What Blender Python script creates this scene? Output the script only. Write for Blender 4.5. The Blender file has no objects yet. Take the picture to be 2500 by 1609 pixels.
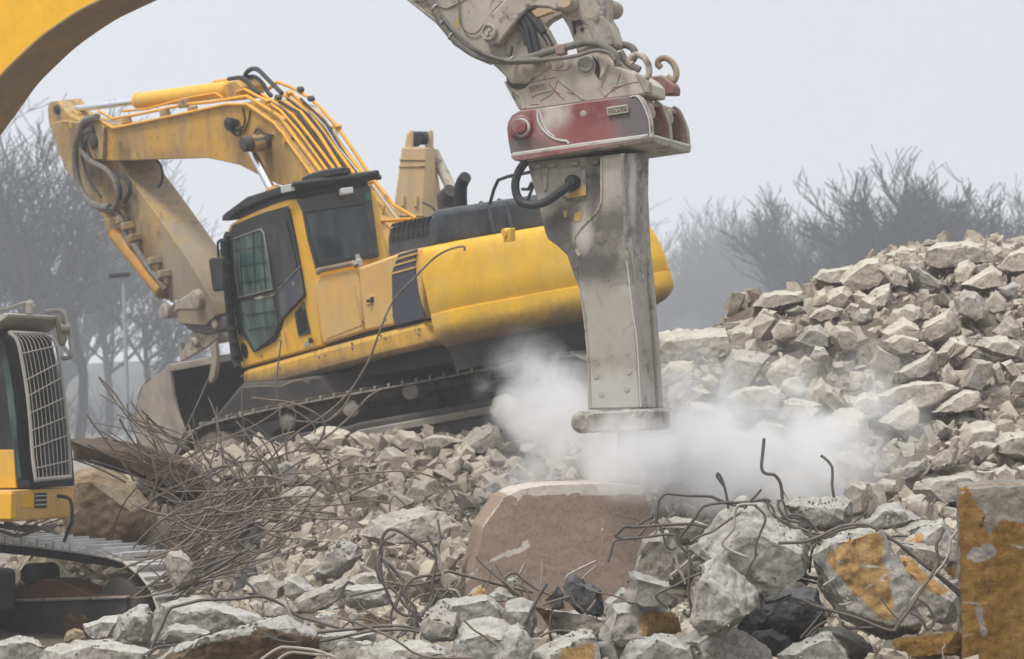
import bpy, bmesh, math, random
import numpy as np
from mathutils import Vector, Matrix, noise, Euler
R = math.radians
scene = bpy.context.scene
# ---------------------------------------------------------------- camera
K = 0.36 / 2500.0          # metres per reference unit per metre of distance (100 mm lens, 36 mm sensor)
CAMZ = 2.6
HY = 1000.0                # eye level line
cam_d = bpy.data.cameras.new("camera")
cam = bpy.data.objects.new("camera", cam_d)
scene.collection.objects.link(cam)
cam_d.lens = 100; cam_d.sensor_width = 36
cam_d.clip_start = 0.5; cam_d.clip_end = 6000
cam.location = (0, 0, CAMZ); cam.rotation_euler = (R(90), 0, 0)
cam_d.shift_y = (HY - 804.5) / 2500.0
cam_d.dof.use_dof = True; cam_d.dof.focus_distance = 22.0; cam_d.dof.aperture_fstop = 4.5
scene.camera = cam
# ---------------------------------------------------------------- sky
SUN_EL, SUN_AZ = 58.0, 222.0     # degrees; azimuth clockwise from +Y
w = bpy.data.worlds.new("World"); scene.world = w; w.use_nodes = True
nt = w.node_tree; nt.nodes.clear()
def wn(t, **kw):
    n = nt.nodes.new(t)
    for a, b in kw.items(): setattr(n, a, b)
    return n
sky = wn('ShaderNodeTexSky', sky_type='NISHITA', sun_disc=False, sun_elevation=R(SUN_EL), sun_rotation=R(SUN_AZ), dust_density=6.0, air_density=1.0)
skys = wn('ShaderNodeVectorMath', operation='SCALE'); skys.inputs[3].default_value = 0.06
tc = wn('ShaderNodeTexCoord'); sep = wn('ShaderNodeSeparateXYZ')
ramp = wn('ShaderNodeValToRGB')
ramp.color_ramp.elements[0].position = 0.0; ramp.color_ramp.elements[0].color = (0.79, 0.815, 0.86, 1)
ramp.color_ramp.elements[1].position = 1.0; ramp.color_ramp.elements[1].color = (1.45, 1.48, 1.52, 1)
e = ramp.color_ramp.elements.new(0.12); e.color = (0.755, 0.79, 0.845, 1)
e = ramp.color_ramp.elements.new(0.25); e.color = (0.77, 0.80, 0.845, 1)
noi = wn('ShaderNodeTexNoise'); noi.inputs['Scale'].default_value = 2.2; noi.inputs['Detail'].default_value = 4
nr = wn('ShaderNodeMapRange'); nr.inputs['To Min'].default_value = 0.93; nr.inputs['To Max'].default_value = 1.07
mul = wn('ShaderNodeVectorMath', operation='SCALE')
mix = wn('ShaderNodeMixRGB'); mix.inputs[0].default_value = 0.86
bg = wn('ShaderNodeBackground'); bg.inputs[1].default_value = 1.0
wo = wn('ShaderNodeOutputWorld')
L_ = nt.links.new
gx = wn('ShaderNodeMapRange'); gx.inputs['From Min'].default_value = -.22; gx.inputs['From Max'].default_value = .22; gx.inputs['To Min'].default_value = 1.04; gx.inputs['To Max'].default_value = .93
L_(tc.outputs['Generated'], sep.inputs[0]); L_(sep.outputs[2], ramp.inputs[0])
L_(tc.outputs['Generated'], noi.inputs['Vector']); L_(noi.outputs[0], nr.inputs[0])
gm = wn('ShaderNodeMath', operation='MULTIPLY'); L_(sep.outputs[0], gx.inputs[0]); L_(gx.outputs[0], gm.inputs[0]); L_(nr.outputs[0], gm.inputs[1])
L_(ramp.outputs[0], mul.inputs[0]); L_(gm.outputs[0], mul.inputs[3])
L_(sky.outputs[0], skys.inputs[0]); L_(skys.outputs[0], mix.inputs[1]); L_(mul.outputs[0], mix.inputs[2])
L_(mix.outputs[0], bg.inputs[0]); L_(bg.outputs[0], wo.inputs[0])
sun_d = bpy.data.lights.new("sun", 'SUN'); sun_d.energy = 2.5; sun_d.angle = R(14); sun_d.color = (1.0, 0.965, 0.91)
sun = bpy.data.objects.new("sun", sun_d); scene.collection.objects.link(sun)
az = R(SUN_AZ); el = R(SUN_EL)
sdir = Vector((math.sin(az) * math.cos(el), math.cos(az) * math.cos(el), math.sin(el)))
sun.rotation_euler = sdir.to_track_quat('Z', 'Y').to_euler()
scene.view_settings.view_transform = 'Standard'; scene.view_settings.look = 'None'
scene.view_settings.exposure = 0.17; scene.view_settings.gamma = 1.0
scene.render.engine = 'CYCLES'
cy = scene.cycles
cy.max_bounces = 8; cy.diffuse_bounces = 3; cy.glossy_bounces = 2; cy.transmission_bounces = 3
cy.volume_bounces = 4; cy.transparent_max_bounces = 8
cy.volume_step_rate = 2.0; cy.volume_max_steps = 256
cy.use_denoising = True
cy.caustics_reflective = False; cy.caustics_refractive = False
cy.sample_clamp_indirect = 6

# ---------------------------------------------------------------- helpers
col = scene.collection
def P(x, y, d):
    return Vector(((x - 1250.0) * K * d, d, CAMZ - (y - HY) * K * d))
def ray(x, y):
    return Vector(((x - 1250.0) * K, 1.0, -(y - HY) * K))
CAM = Vector((0, 0, CAMZ))
class Frame:
    def __init__(s, o, f, u):
        s.o = Vector(o); s.u = Vector(u).normalized(); f = Vector(f)
        s.f = (f - s.u * f.dot(s.u)).normalized(); s.r = s.f.cross(s.u).normalized()
    def at(s, x, y, axis='r', off=0.0):
        n = {'r': s.r, 'f': s.f, 'u': s.u}[axis]
        dr = ray(x, y); t = ((s.o + n * off) - CAM).dot(n) / dr.dot(n)
        return CAM + dr * t
    def loc(s, a, b, c): return s.o + s.f * a + s.r * b + s.u * c
    def abc(s, p):
        q = p - s.o; return (q.dot(s.f), q.dot(s.r), q.dot(s.u))
def Z(reg, pts):
    x0, y0, sc = REG[reg]
    return [(x0 + p[0] * sc, y0 + p[1] * sc) + tuple(p[2:]) for p in pts]
REG = dict(S=(0, 0, 1), A=(0, 1380, .29252), B=(600, 1350, .29252), C=(600, 1020, .27163), D=(1050, 1000, .39548),
           E=(1450, 1050, .36298), F=(1900, 1050, .36298), H=(1800, 560, .32468), G=(1850, 900, .29227), Q=(1550, 550, .42203),
           L=(0, 700, .5903), R1=(0, 0, .32468), R2=(500, 150, .32468), R3=(950, 0, .33431), R4=(1150, 350, .48701),
           R5=(450, 400, .38961), R7=(300, 650, .32468), R8=(850, 450, .42203), W=(350, 1000, .32468), V=(350, 1250, .33431))

def thing(name, label, cat, loc=(0, 0, 0), group=None):
    o = bpy.data.objects.new(name, None); col.objects.link(o)
    o.location = loc; o.empty_display_size = 0.3
    o['label'] = label; o['category'] = cat
    if group: o['group'] = group
    return o
def tag(o, label, cat, group=None):
    o['label'] = label; o['category'] = cat
    if group: o['group'] = group
    return o
def wloc(o):
    v = Vector(o.location)
    while o.parent: o = o.parent; v += Vector(o.location)
    return v
def finish(name, bm, mat, parent=None, bevel=0.0, smooth=35.0, origin=None, seg=2):
    """link the bmesh as one object; its vertices are given in world space"""
    me = bpy.data.meshes.new(name)
    if origin is None: origin = wloc(parent) if parent else Vector((0, 0, 0))
    origin = Vector(origin)
    bmesh.ops.translate(bm, verts=bm.verts, vec=-origin)
    bmesh.ops.recalc_face_normals(bm, faces=bm.faces)
    bm.to_mesh(me); bm.free()
    mats = mat if isinstance(mat, (list, tuple)) else [mat]
    for m in mats: me.materials.append(m)
    if smooth:
        me.polygons.foreach_set('use_smooth', [True] * len(me.polygons))
        me.set_sharp_from_angle(angle=R(smooth))
    o = bpy.data.objects.new(name, me); col.objects.link(o)
    if parent: o.parent = parent
    else: o.location = origin
    if bevel:
        b = o.modifiers.new('bevel', 'BEVEL'); b.width = bevel; b.segments = seg; b.limit_method = 'ANGLE'; b.angle_limit = R(40)
        b.harden_normals = False
    return o
def poly_face(bm, pts):
    vs = [bm.verts.new(p) for p in pts]
    return bm.faces.new(vs), vs
def add_prism(bm, front, vec, mi=0):
    a = [bm.verts.new(p) for p in front]; b = [bm.verts.new(p + vec) for p in front]
    n = len(a)
    fs = [bm.faces.new(a), bm.faces.new(b[::-1])]
    for i in range(n): fs.append(bm.faces.new((a[i], b[i], b[(i + 1) % n], a[(i + 1) % n])))
    for f in fs: f.material_index = mi
    return fs
def prism(name, fr, reg, pts, o0, o1, mat, parent=None, bevel=0.0, axis='r', smooth=35, base=None):
    n = {'r': fr.r, 'f': fr.f, 'u': fr.u}[axis]; base = o0 if base is None else base
    fp = [fr.at(p[0], p[1], axis, base) + n * (o0 - base) for p in Z(reg, pts)]
    bm = bmesh.new(); add_prism(bm, fp, n * (o1 - o0))
    return finish(name, bm, mat, parent, bevel, smooth)
def catmull(pts, n=8):
    pts = [Vector(p) for p in pts]
    if len(pts) < 3: return pts
    out = []; ext = [pts[0] * 2 - pts[1]] + pts + [pts[-1] * 2 - pts[-2]]
    for i in range(1, len(ext) - 2):
        p0, p1, p2, p3 = ext[i - 1:i + 3]
        for j in range(n):
            t = j / n
            out.append(0.5 * ((2 * p1) + (p2 - p0) * t + (2 * p0 - 5 * p1 + 4 * p2 - p3) * t * t + (3 * p1 - p0 - 3 * p2 + p3) * t ** 3))
    out.append(pts[-1]); return out
def add_tube(bm, pts, r, sides=8, cap=True, r1=None):
    pts = [Vector(p) for p in pts]; rings = []; n = len(pts)
    t0 = (pts[1] - pts[0]).normalized()
    ref = Vector((0, 0, 1)) if abs(t0.z) < 0.9 else Vector((1, 0, 0))
    nx = t0.cross(ref).normalized()
    for i, p in enumerate(pts):
        t = (pts[min(i + 1, n - 1)] - pts[max(i - 1, 0)])
        if t.length < 1e-9: t = t0
        t = t.normalized()
        nx = (nx - t * nx.dot(t))
        if nx.length < 1e-6: nx = t.orthogonal()
        nx.normalize(); ny = t.cross(nx)
        rr = r[i] if isinstance(r, (list, tuple)) else (r if r1 is None else r + (r1 - r) * i / (n - 1))
        rings.append([bm.verts.new(p + (nx * math.cos(2 * math.pi * k / sides) + ny * math.sin(2 * math.pi * k / sides)) * rr) for k in range(sides)])
    for i in range(n - 1):
        for k in range(sides):
            bm.faces.new((rings[i][k], rings[i][(k + 1) % sides], rings[i + 1][(k + 1) % sides], rings[i + 1][k]))
    if cap: bm.faces.new(rings[0][::-1]); bm.faces.new(rings[-1])
def tube(name, pts, r, mat, parent=None, sides=10, smooth=40, sm=0):
    if sm: pts = catmull(pts, sm)
    bm = bmesh.new(); add_tube(bm, pts, r, sides)
    return finish(name, bm, mat, parent, smooth=smooth)
def add_disc(bm, c, n, r, th, sides=24, prof=None):
    """a turned piece: axis n from c; prof = [(t, radius)]"""
    n = Vector(n).normalized()
    prof = prof or [(0, r), (th, r)]
    add_tube(bm, [c + n * t for t, _ in prof], [q for _, q in prof], sides)
def disc(name, c, n, prof, mat, parent=None, sides=28, bevel=0, smooth=35):
    n = Vector(n).normalized(); bm = bmesh.new(); x = n.orthogonal().normalized(); y = n.cross(x)
    rings = [[bm.verts.new(c + n * t + (x * math.cos(2 * math.pi * k / sides) + y * math.sin(2 * math.pi * k / sides)) * q) for k in range(sides)] for t, q in prof]
    for a, b in zip(rings, rings[1:]):
        for k in range(sides): bm.faces.new((a[k], a[(k + 1) % sides], b[(k + 1) % sides], b[k]))
    bm.faces.new(rings[0][::-1]); bm.faces.new(rings[-1])
    return finish(name, bm, mat, parent, bevel, smooth)
def add_box(bm, c, ax, ay, az, mi=0):
    vs = [bm.verts.new(c + ax * i + ay * j + az * k) for i in (-1, 1) for j in (-1, 1) for k in (-1, 1)]
    for q in ((0, 1, 3, 2), (4, 6, 7, 5), (0, 4, 5, 1), (2, 3, 7, 6), (0, 2, 6, 4), (1, 5, 7, 3)):
        f = bm.faces.new([vs[i] for i in q]); f.material_index = mi

# ---------------------------------------------------------------- materials
class NT:
    def __init__(s, name):
        s.m = bpy.data.materials.new(name); s.m.use_nodes = True; s.t = s.m.node_tree; s.t.nodes.clear()
        s.out = s.t.nodes.new('ShaderNodeOutputMaterial'); s.b = s.t.nodes.new('ShaderNodeBsdfPrincipled')
        s.t.links.new(s.b.outputs[0], s.out.inputs[0])
        s.tc = s.t.nodes.new('ShaderNodeTexCoord')
    def link(s, a, b): s.t.links.new(a, b)
    def noise(s, scale, detail=6, rough=0.6, vec=None, dist=0.0, sc=None):
        n = s.t.nodes.new('ShaderNodeTexNoise'); n.inputs['Scale'].default_value = scale
        n.inputs['Detail'].default_value = detail; n.inputs['Roughness'].default_value = rough; n.inputs['Distortion'].default_value = dist
        v = vec or s.tc.outputs['Object']
        if sc:
            mp = s.t.nodes.new('ShaderNodeMapping'); mp.inputs['Scale'].default_value = sc; s.link(v, mp.inputs[0]); v = mp.outputs[0]
        s.link(v, n.inputs['Vector']); return n.outputs[0]
    def vor(s, scale, feature='F1', rnd=1.0):
        n = s.t.nodes.new('ShaderNodeTexVoronoi'); n.feature = feature; n.inputs['Scale'].default_value = scale
        s.link(s.tc.outputs['Object'], n.inputs['Vector']); return n
    def ramp(s, fac, stops):
        n = s.t.nodes.new('ShaderNodeValToRGB'); els = n.color_ramp.elements
        for i, (p, c) in enumerate(stops):
            c = (c, c, c) if not isinstance(c, (tuple, list)) else c
            e = els[i] if i < 2 else els.new(p)
            e.position = p; e.color = (*c, 1)
        s.link(fac, n.inputs[0]); return n.outputs[0]
    def mix(s, fac, a, b, mode='MIX'):
        n = s.t.nodes.new('ShaderNodeMixRGB'); n.blend_type = mode
        for i, v in enumerate((fac, a, b)):
            if isinstance(v, (int, float)): n.inputs[i].default_value = v if i == 0 else (v, v, v, 1)
            elif isinstance(v, (tuple, list)): n.inputs[i].default_value = (*v, 1)
            else: s.link(v, n.inputs[i])
        return n.outputs[0]
    def math(s, op, a, b=0.0, clamp=False):
        n = s.t.nodes.new('ShaderNodeMath'); n.operation = op; n.use_clamp = clamp
        for i, v in enumerate((a, b)):
            if isinstance(v, (int, float)): n.inputs[i].default_value = v
            else: s.link(v, n.inputs[i])
        return n.outputs[0]
    def bump(s, h, strength=0.5, dist=0.02, prev=None):
        n = s.t.nodes.new('ShaderNodeBump'); n.inputs['Strength'].default_value = strength; n.inputs['Distance'].default_value = dist
        s.link(h, n.inputs['Height'])
        if prev is not None: s.link(prev, n.inputs['Normal'])
        s.link(n.outputs[0], s.b.inputs['Normal']); return n.outputs[0]
    def rand(s):
        n = s.t.nodes.new('ShaderNodeObjectInfo'); return n.outputs['Random']
    def attr(s, nm):
        n = s.t.nodes.new('ShaderNodeAttribute'); n.attribute_name = nm; return n.outputs['Fac']
    def upness(s, lo=0.2, hi=0.9):
        g = s.t.nodes.new('ShaderNodeNewGeometry'); x = s.t.nodes.new('ShaderNodeSeparateXYZ'); s.link(g.outputs['Normal'], x.inputs[0])
        m = s.t.nodes.new('ShaderNodeMapRange'); m.inputs['From Min'].default_value = lo; m.inputs['From Max'].default_value = hi
        s.link(x.outputs[2], m.inputs[0]); return m.outputs[0]

def paint(name, base, dust=(.46, .40, .32), dust_amt=.45, grime=(.07, .055, .045), grime_amt=.25, rough=.5, scale=1.0, metal=0.0, wear=None, wear_amt=0.1, fine=True, spec=0.35, streak=0.35, top=0.3, spots=(), bands=()):
    """spots: (centre in object metres, radius, colour, strength) - caked dust, grease or soot; bands: (point, normal, width, colour, strength) - mud along an edge"""
    t = NT(name)
    n1 = t.noise(1.1 * scale, 10, .66)
    n2 = t.noise(3.7 * scale, 9, .72, dist=.4)
    n3 = t.noise(2.2 * scale, 8, .7, sc=(3.0, 3.0, .35))
    c = t.mix(t.ramp(n2, [(.35, 0), (.68, .5)]), base, tuple(v * .72 for v in base))
    lo = .60 - .34 * dust_amt
    c = t.mix(t.ramp(n1, [(max(lo, .02), 0), (min(lo + .22, 1), min(.95, .5 + dust_amt * .5))]), c, dust)
    c = t.mix(t.ramp(t.noise(12 * scale, 8, .75), [(.5, 0), (.72, .25 + .4 * dust_amt)]), c, tuple(v * .8 for v in dust))
    c = t.mix(t.ramp(n3, [(.5, 0), (.72, streak)]), c, tuple(.45 * a + .55 * b for a, b in zip(dust, grime)))
    if top: c = t.mix(t.math('MULTIPLY', t.upness(.3, 1.0), top), c, dust)
    g = t.noise(5.5 * scale, 12, .74, dist=.6)
    c = t.mix(t.ramp(g, [(.70 - .3 * grime_amt, 0), (.80 - .25 * grime_amt, min(.95, .35 + grime_amt))]), c, grime)
    if wear:
        wv = t.noise(9 * scale, 12, .75, sc=(1, 1, .6))
        c = t.mix(t.ramp(wv, [(.70 - .25 * wear_amt, 0), (.73 - .25 * wear_amt, .9)]), c, wear)
    for (p, rr_, cc, st) in spots:
        mp = t.t.nodes.new('ShaderNodeMapping'); mp.vector_type = 'TEXTURE'; mp.inputs['Location'].default_value = tuple(p)
        mp.inputs['Scale'].default_value = rr_ if isinstance(rr_, tuple) else (rr_, rr_, rr_)
        t.link(t.tc.outputs['Object'], mp.inputs[0]); ln = t.t.nodes.new('ShaderNodeVectorMath'); ln.operation = 'LENGTH'; t.link(mp.outputs[0], ln.inputs[0])
        d_ = t.math('ADD', ln.outputs['Value'], t.math('MULTIPLY', t.math('SUBTRACT', n2, .5), 1.4))
        c = t.mix(t.ramp(d_, [(.35, st), (1.0, 0)]), c, cc)
    for (p, nrm, wd, cc, st) in bands:
        sb = t.t.nodes.new('ShaderNodeVectorMath'); sb.operation = 'SUBTRACT'; sb.inputs[1].default_value = tuple(p); t.link(t.tc.outputs['Object'], sb.inputs[0])
        dt = t.t.nodes.new('ShaderNodeVectorMath'); dt.operation = 'DOT_PRODUCT'; dt.inputs[1].default_value = tuple(nrm); t.link(sb.outputs[0], dt.inputs[0])
        d_ = t.math('ADD', t.math('DIVIDE', dt.outputs['Value'], wd), t.math('MULTIPLY', t.math('SUBTRACT', t.noise(2.6, 9, .7, sc=(1, 1, .8)), .5), 1.5))
        c = t.mix(t.ramp(d_, [(.15, st), (1.0, 0)]), c, cc)
    t.link(c, t.b.inputs['Base Color'])
    rr = t.ramp(n1, [(.3, rough), (.7, min(1, rough + .3))])
    t.link(rr, t.b.inputs['Roughness']); t.b.inputs['Metallic'].default_value = metal
    t.b.inputs['Specular IOR Level'].default_value = spec
    b = t.bump(n2, .3, .012)
    t.bump(t.noise(50, 6, .65), .25, .004, b)
    return t.m

def concrete(name, lo, hi, spot=(.12, .11, .10), warm=(.42, .34, .24), bump=1.0, scale=1.0, paintcol=None, paintcol2=None, dusty_toplit=.55):
    t = NT(name)
    n1 = t.noise(1.6 * scale, 10, .62); n2 = t.noise(7 * scale, 9, .68, dist=.3); n3 = t.noise(28 * scale, 6, .7)
    c = t.mix(t.ramp(n1, [(.36, 0), (.62, 1)]), lo, hi)
    c = t.mix(t.math('MULTIPLY', t.ramp(n2, [(.45, 0), (.7, 1)]), .35), c, warm)
    rn = t.rand()
    c = t.mix(t.ramp(rn, [(0, .0), (1, .38)]), c, warm)
    vr = t.math('ADD', t.math('MULTIPLY', t.math('FRACT', t.math('MULTIPLY', rn, 7.13)), .42), .76)
    c = t.mix(1.0, c, t.ramp(vr, [(0, 0.0), (1.2, 1.2)]), 'MULTIPLY') if False else t.mix(t.math('MULTIPLY', t.math('FRACT', t.math('MULTIPLY', rn, 7.13)), .38), c, tuple(v * .45 for v in lo))
    v = t.vor(26 * scale); sp = t.ramp(v.outputs['Distance'], [(.10, 1), (.22, 0)])
    sel = t.ramp(t.noise(11 * scale, 4, .6), [(.5, 0), (.6, 1)])
    c = t.mix(t.math('MULTIPLY', t.math('MULTIPLY', sp, sel), .75), c, spot)
    c = t.mix(t.ramp(n3, [(.45, 0), (.66, .55)]), c, tuple(v * .5 for v in lo))
    c = t.mix(t.ramp(t.noise(5 * scale, 9, .7, dist=1.5), [(.56, 0), (.66, .5)]), c, tuple(v * .55 for v in lo))
    c = t.mix(t.math('MULTIPLY', t.math('MULTIPLY', t.upness(.30, .85), dusty_toplit), t.ramp(n2, [(.35, .45), (.6, 1)])), c, tuple(min(.8, v * 1.25 + .03) for v in hi))  # paler up-facing sides: settled dust, and light from above put into the colour
    tn = t.attr('tone')
    c = t.mix(t.math('MULTIPLY', tn, .5), c, tuple(v * .5 for v in hi))
    if paintcol:
        a = t.attr('paint'); pn = t.noise(8, 10, .72, dist=.8)
        m = t.math('ADD', a, t.math('MULTIPLY', t.math('SUBTRACT', pn, .5), 1.0))
        m = t.math('ADD', m, t.math('MULTIPLY', t.math('SUBTRACT', t.noise(30, 6, .7), .5), .5))
        m = t.ramp(m, [(.50, 0), (.58, 1)])
        scr = t.ramp(t.noise(3, 8, .6, dist=1.2, sc=(1.2, 1, 4)), [(.60, 0), (.64, .8)])
        pc = t.mix(t.ramp(t.noise(4, 10, .75, sc=(3, 3, .6)), [(.35, 0), (.65, 1)]), paintcol, paintcol2 or paintcol)
        pc = t.mix(t.ramp(t.noise(9, 10, .78, sc=(1.5, 1.5, .7)), [(.52, 0), (.62, .6)]), pc, tuple(v * .45 for v in paintcol))
        pc = t.mix(scr, pc, hi)
        c = t.mix(m, c, pc)
    t.link(c, t.b.inputs['Base Color']); t.b.inputs['Roughness'].default_value = .93
    t.b.inputs['Specular IOR Level'].default_value = .15
    b = t.bump(n2, .8 * bump, .07 / scale)
    b = t.bump(t.noise(24 * scale, 9, .78), .9 * bump, .028 / scale, b)
    t.bump(sp, -.35 * bump, .012 / scale, b)
    return t.m

def plain(name, c, rough=.6, metal=0.0, bump=0.0, var=.25, scale=8, spec=.4):
    t = NT(name); n = t.noise(scale, 8, .65)
    t.link(t.mix(t.ramp(n, [(.3, 0), (.75, 1)]), c, tuple(v * (1 - var) for v in c)), t.b.inputs['Base Color'])
    t.b.inputs['Roughness'].default_value = rough; t.b.inputs['Metallic'].default_value = metal; t.b.inputs['Specular IOR Level'].default_value = spec
    if bump: t.bump(n, bump, .01)
    return t.m

M = {}
M['yellow'] = paint('yellow_paint', (.80, .44, .030), dust=(.58, .42, .20), dust_amt=.30, grime_amt=.10, rough=.42, streak=.22, top=.2)
M['yellow_cw'] = paint('yellow_counterweight', (.86, .50, .035), dust=(.66, .45, .16), dust_amt=.25, grime_amt=.12, rough=.42, streak=.18, top=.1)
M['yellow_tan'] = paint('yellow_dusty', (.74, .44, .12), dust=(.60, .42, .20), dust_amt=.5, grime_amt=.14, rough=.55, streak=.2, top=.2)
M['boom_y'] = paint('boom_yellow', (.64, .36, .045), dust=(.46, .32, .15), dust_amt=.55, grime=(.10, .06, .03), grime_amt=.28, rough=.5, streak=.5, top=.25)
M['stick_y'] = paint('stick_yellow', (.56, .33, .07), dust=(.42, .32, .20), dust_amt=.8, grime=(.09, .065, .045), grime_amt=.45, rough=.6, streak=.6, top=.4)
M['pipe_y'] = paint('pipe_yellow', (.78, .38, .018), dust=(.40, .26, .10), dust_amt=.35, grime_amt=.3, rough=.4, streak=.1, top=0)
M['cyl_o'] = paint('cylinder_orange', (.50, .23, .02), dust=(.28, .18, .09), dust_amt=.5, grime_amt=.5, rough=.45)
M['tan_arm'] = paint('tan_arm', (.60, .40, .17), dust=(.52, .40, .26), dust_amt=.7, grime_amt=.15, rough=.6)
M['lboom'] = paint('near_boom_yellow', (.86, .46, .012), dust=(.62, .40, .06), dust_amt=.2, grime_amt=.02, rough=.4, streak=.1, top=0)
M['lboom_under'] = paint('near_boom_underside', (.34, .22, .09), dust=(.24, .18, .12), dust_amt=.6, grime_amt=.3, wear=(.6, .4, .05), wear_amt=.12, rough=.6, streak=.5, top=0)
M['dust_steel'] = paint('dusty_steel', (.33, .29, .24), dust=(.47, .42, .35), dust_amt=.6, grime=(.06, .05, .045), grime_amt=.62, rough=.8, streak=.4, top=.4)
M['dust_steel_rust'] = paint('dusty_steel_rust', (.44, .39, .32), dust=(.53, .48, .41), dust_amt=.65, grime=(.16, .12, .09), grime_amt=.35, wear=(.30, .05, .045), wear_amt=.02, rough=.8, streak=.3, top=.4)
M['red'] = paint('red_bracket', (.20, .055, .052), dust=(.34, .27, .25), dust_amt=.62, grime=(.13, .12, .12), grime_amt=.40, rough=.7, streak=.4, top=.9)
M['hammer'] = paint('hammer_steel', (.22, .20, .175), dust=(.40, .37, .32), dust_amt=.55, grime=(.04, .038, .04), grime_amt=.55, rough=.7, streak=.6, top=.5)
M['hammer_front'] = paint('hammer_front_scraped', (.24, .215, .19), dust=(.58, .56, .53), dust_amt=.42, grime=(.07, .055, .05), grime_amt=.6, wear=(.72, .72, .72), wear_amt=.30, rough=.6, streak=.7, top=.6, scale=1.4)
M['white_dust'] = plain('lime_dust_edge', (.56, .55, .52), rough=.95, bump=.5, var=.25, scale=12)
M['dark'] = paint('dark_plastic', (.022, .024, .03), dust=(.10, .095, .09), dust_amt=.25, grime_amt=.0, rough=.55, streak=.25, top=.25)
M['dark_blue'] = paint('dark_blue_panel', (.05, .06, .085), dust=(.2, .18, .15), dust_amt=.25, grime_amt=.0, rough=.4, streak=.3, top=0)
M['hood'] = paint('hood_grey', (.055, .062, .075), dust=(.2, .19, .18), dust_amt=.3, grime_amt=0, rough=.6, streak=.2, top=.15)
M['cabback'] = paint('cab_rear_window', (.04, .04, .044), dust=(.12, .11, .105), dust_amt=.35, grime_amt=0, rough=.5, streak=.3, top=0)
M['black'] = plain('black_rubber', (.022, .022, .025), rough=.6)
M['hose'] = plain('hose_rubber', (.035, .035, .038), rough=.55, var=.4)
M['hose_dusty'] = plain('hose_dusty', (.20, .185, .16), rough=.85, var=.55, scale=14, bump=.4)
M['chrome'] = plain('chrome_rod', (.78, .80, .84), rough=.22, metal=1.0, var=.15)
M['steel'] = paint('track_steel', (.20, .19, .18), dust=(.40, .36, .30), dust_amt=.5, grime_amt=.35, rough=.5, metal=.3, streak=.2, top=.4)
M['shoe'] = paint('track_shoe_polished', (.58, .56, .53), dust=(.50, .44, .35), dust_amt=.55, grime=(.16, .12, .08), grime_amt=.25, rough=.42, metal=.1, streak=.2, top=0)
M['track_dark'] = paint('track_dark', (.045, .042, .042), dust=(.14, .125, .11), dust_amt=.4, grime_amt=.2, rough=.7, streak=.3, top=.4)
M['bucket'] = paint('bucket_steel', (.24, .21, .18), dust=(.42, .37, .31), dust_amt=.6, grime=(.10, .08, .07), grime_amt=.4, rough=.6, streak=.5, top=.3)
M['bucket_in'] = paint('bucket_inside', (.10, .095, .095), dust=(.22, .19, .16), dust_amt=.4, grime_amt=.3, rough=.6, top=.2)
M['grille'] = paint('grille_bars', (.34, .32, .29), dust=(.48, .44, .38), dust_amt=.5, grime_amt=.35, grime=(.10, .09, .08), rough=.5, top=.5)
M['rust_dirt'] = plain('rusty_dirt', (.20, .105, .055), rough=.95, bump=.8, var=.5, scale=5)
M['grouser'] = plain('grouser_polished', (.66, .66, .66), rough=.35, var=.4, scale=5)
M['brown_dirt'] = plain('brown_dirt', (.11, .08, .055), rough=.95, bump=.8, var=.5, scale=6)
M['lamp'] = plain('lamp_lens', (.55, .56, .55), rough=.25, var=.2)
M['pole'] = plain('lamp_post_grey', (.27, .31, .34), rough=.6, var=.1)
M['plate_y'] = paint('plate_yellow', (.50, .30, .06), dust_amt=.5, grime_amt=.4, rough=.6)
def glass(name, c, rough=.12):
    t = NT(name); t.b.inputs['Roughness'].default_value = rough; t.b.inputs['Specular IOR Level'].default_value = .5
    n = t.noise(2.2, 5, .5, sc=(2.5, 2.5, .5)); v = t.ramp(n, [(.35, c), (.5, tuple(a * 2.2 for a in c)), (.62, tuple(a * 3.6 for a in c))])
    t.link(v, t.b.inputs['Base Color']); return t.m
M['glass'] = glass('tinted_glass', (.018, .034, .032)); M['glass_dark'] = glass('dark_glass', (.010, .013, .015))
def rebar_mat(name, c, c2, rust=.35):
    t = NT(name); n = t.noise(3.0, 9, .7); n2 = t.noise(20, 6, .7)
    cc = t.mix(t.ramp(n, [(.4, 0), (.62, 1)]), c, c2)
    cc = t.mix(t.ramp(n2, [(.5, 0), (.75, .5)]), cc, (.17, .12, .085))
    rn = t.rand(); cc = t.mix(t.math('MULTIPLY', rn, rust * .7), cc, (.15, .10, .07))
    t.link(cc, t.b.inputs['Base Color']); t.b.inputs['Roughness'].default_value = .6; t.b.inputs['Metallic'].default_value = .25
    wv = t.t.nodes.new('ShaderNodeTexWave'); wv.inputs['Scale'].default_value = 22; wv.inputs['Distortion'].default_value = 3
    t.link(t.tc.outputs['Object'], wv.inputs[0]); t.bump(wv.outputs[0], .5, .004); return t.m
M['rebar'] = rebar_mat('rebar_steel', (.055, .052, .055), (.15, .14, .13))
M['rebar_bg'] = rebar_mat('rebar_weathered', (.085, .068, .056), (.23, .19, .155), .5)
M['rebar_light'] = rebar_mat('rebar_pale', (.28, .26, .24), (.42, .38, .33), .2)
CL, CH = (.29, .275, .245), (.64, .61, .56)
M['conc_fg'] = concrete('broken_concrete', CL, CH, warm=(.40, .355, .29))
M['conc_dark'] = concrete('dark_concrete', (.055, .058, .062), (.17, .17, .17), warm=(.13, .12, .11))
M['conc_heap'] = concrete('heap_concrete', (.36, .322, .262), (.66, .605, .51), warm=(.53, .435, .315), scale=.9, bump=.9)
M['conc_mid'] = concrete('mid_concrete', (.28, .265, .235), (.54, .515, .46), warm=(.42, .35, .26))
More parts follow.
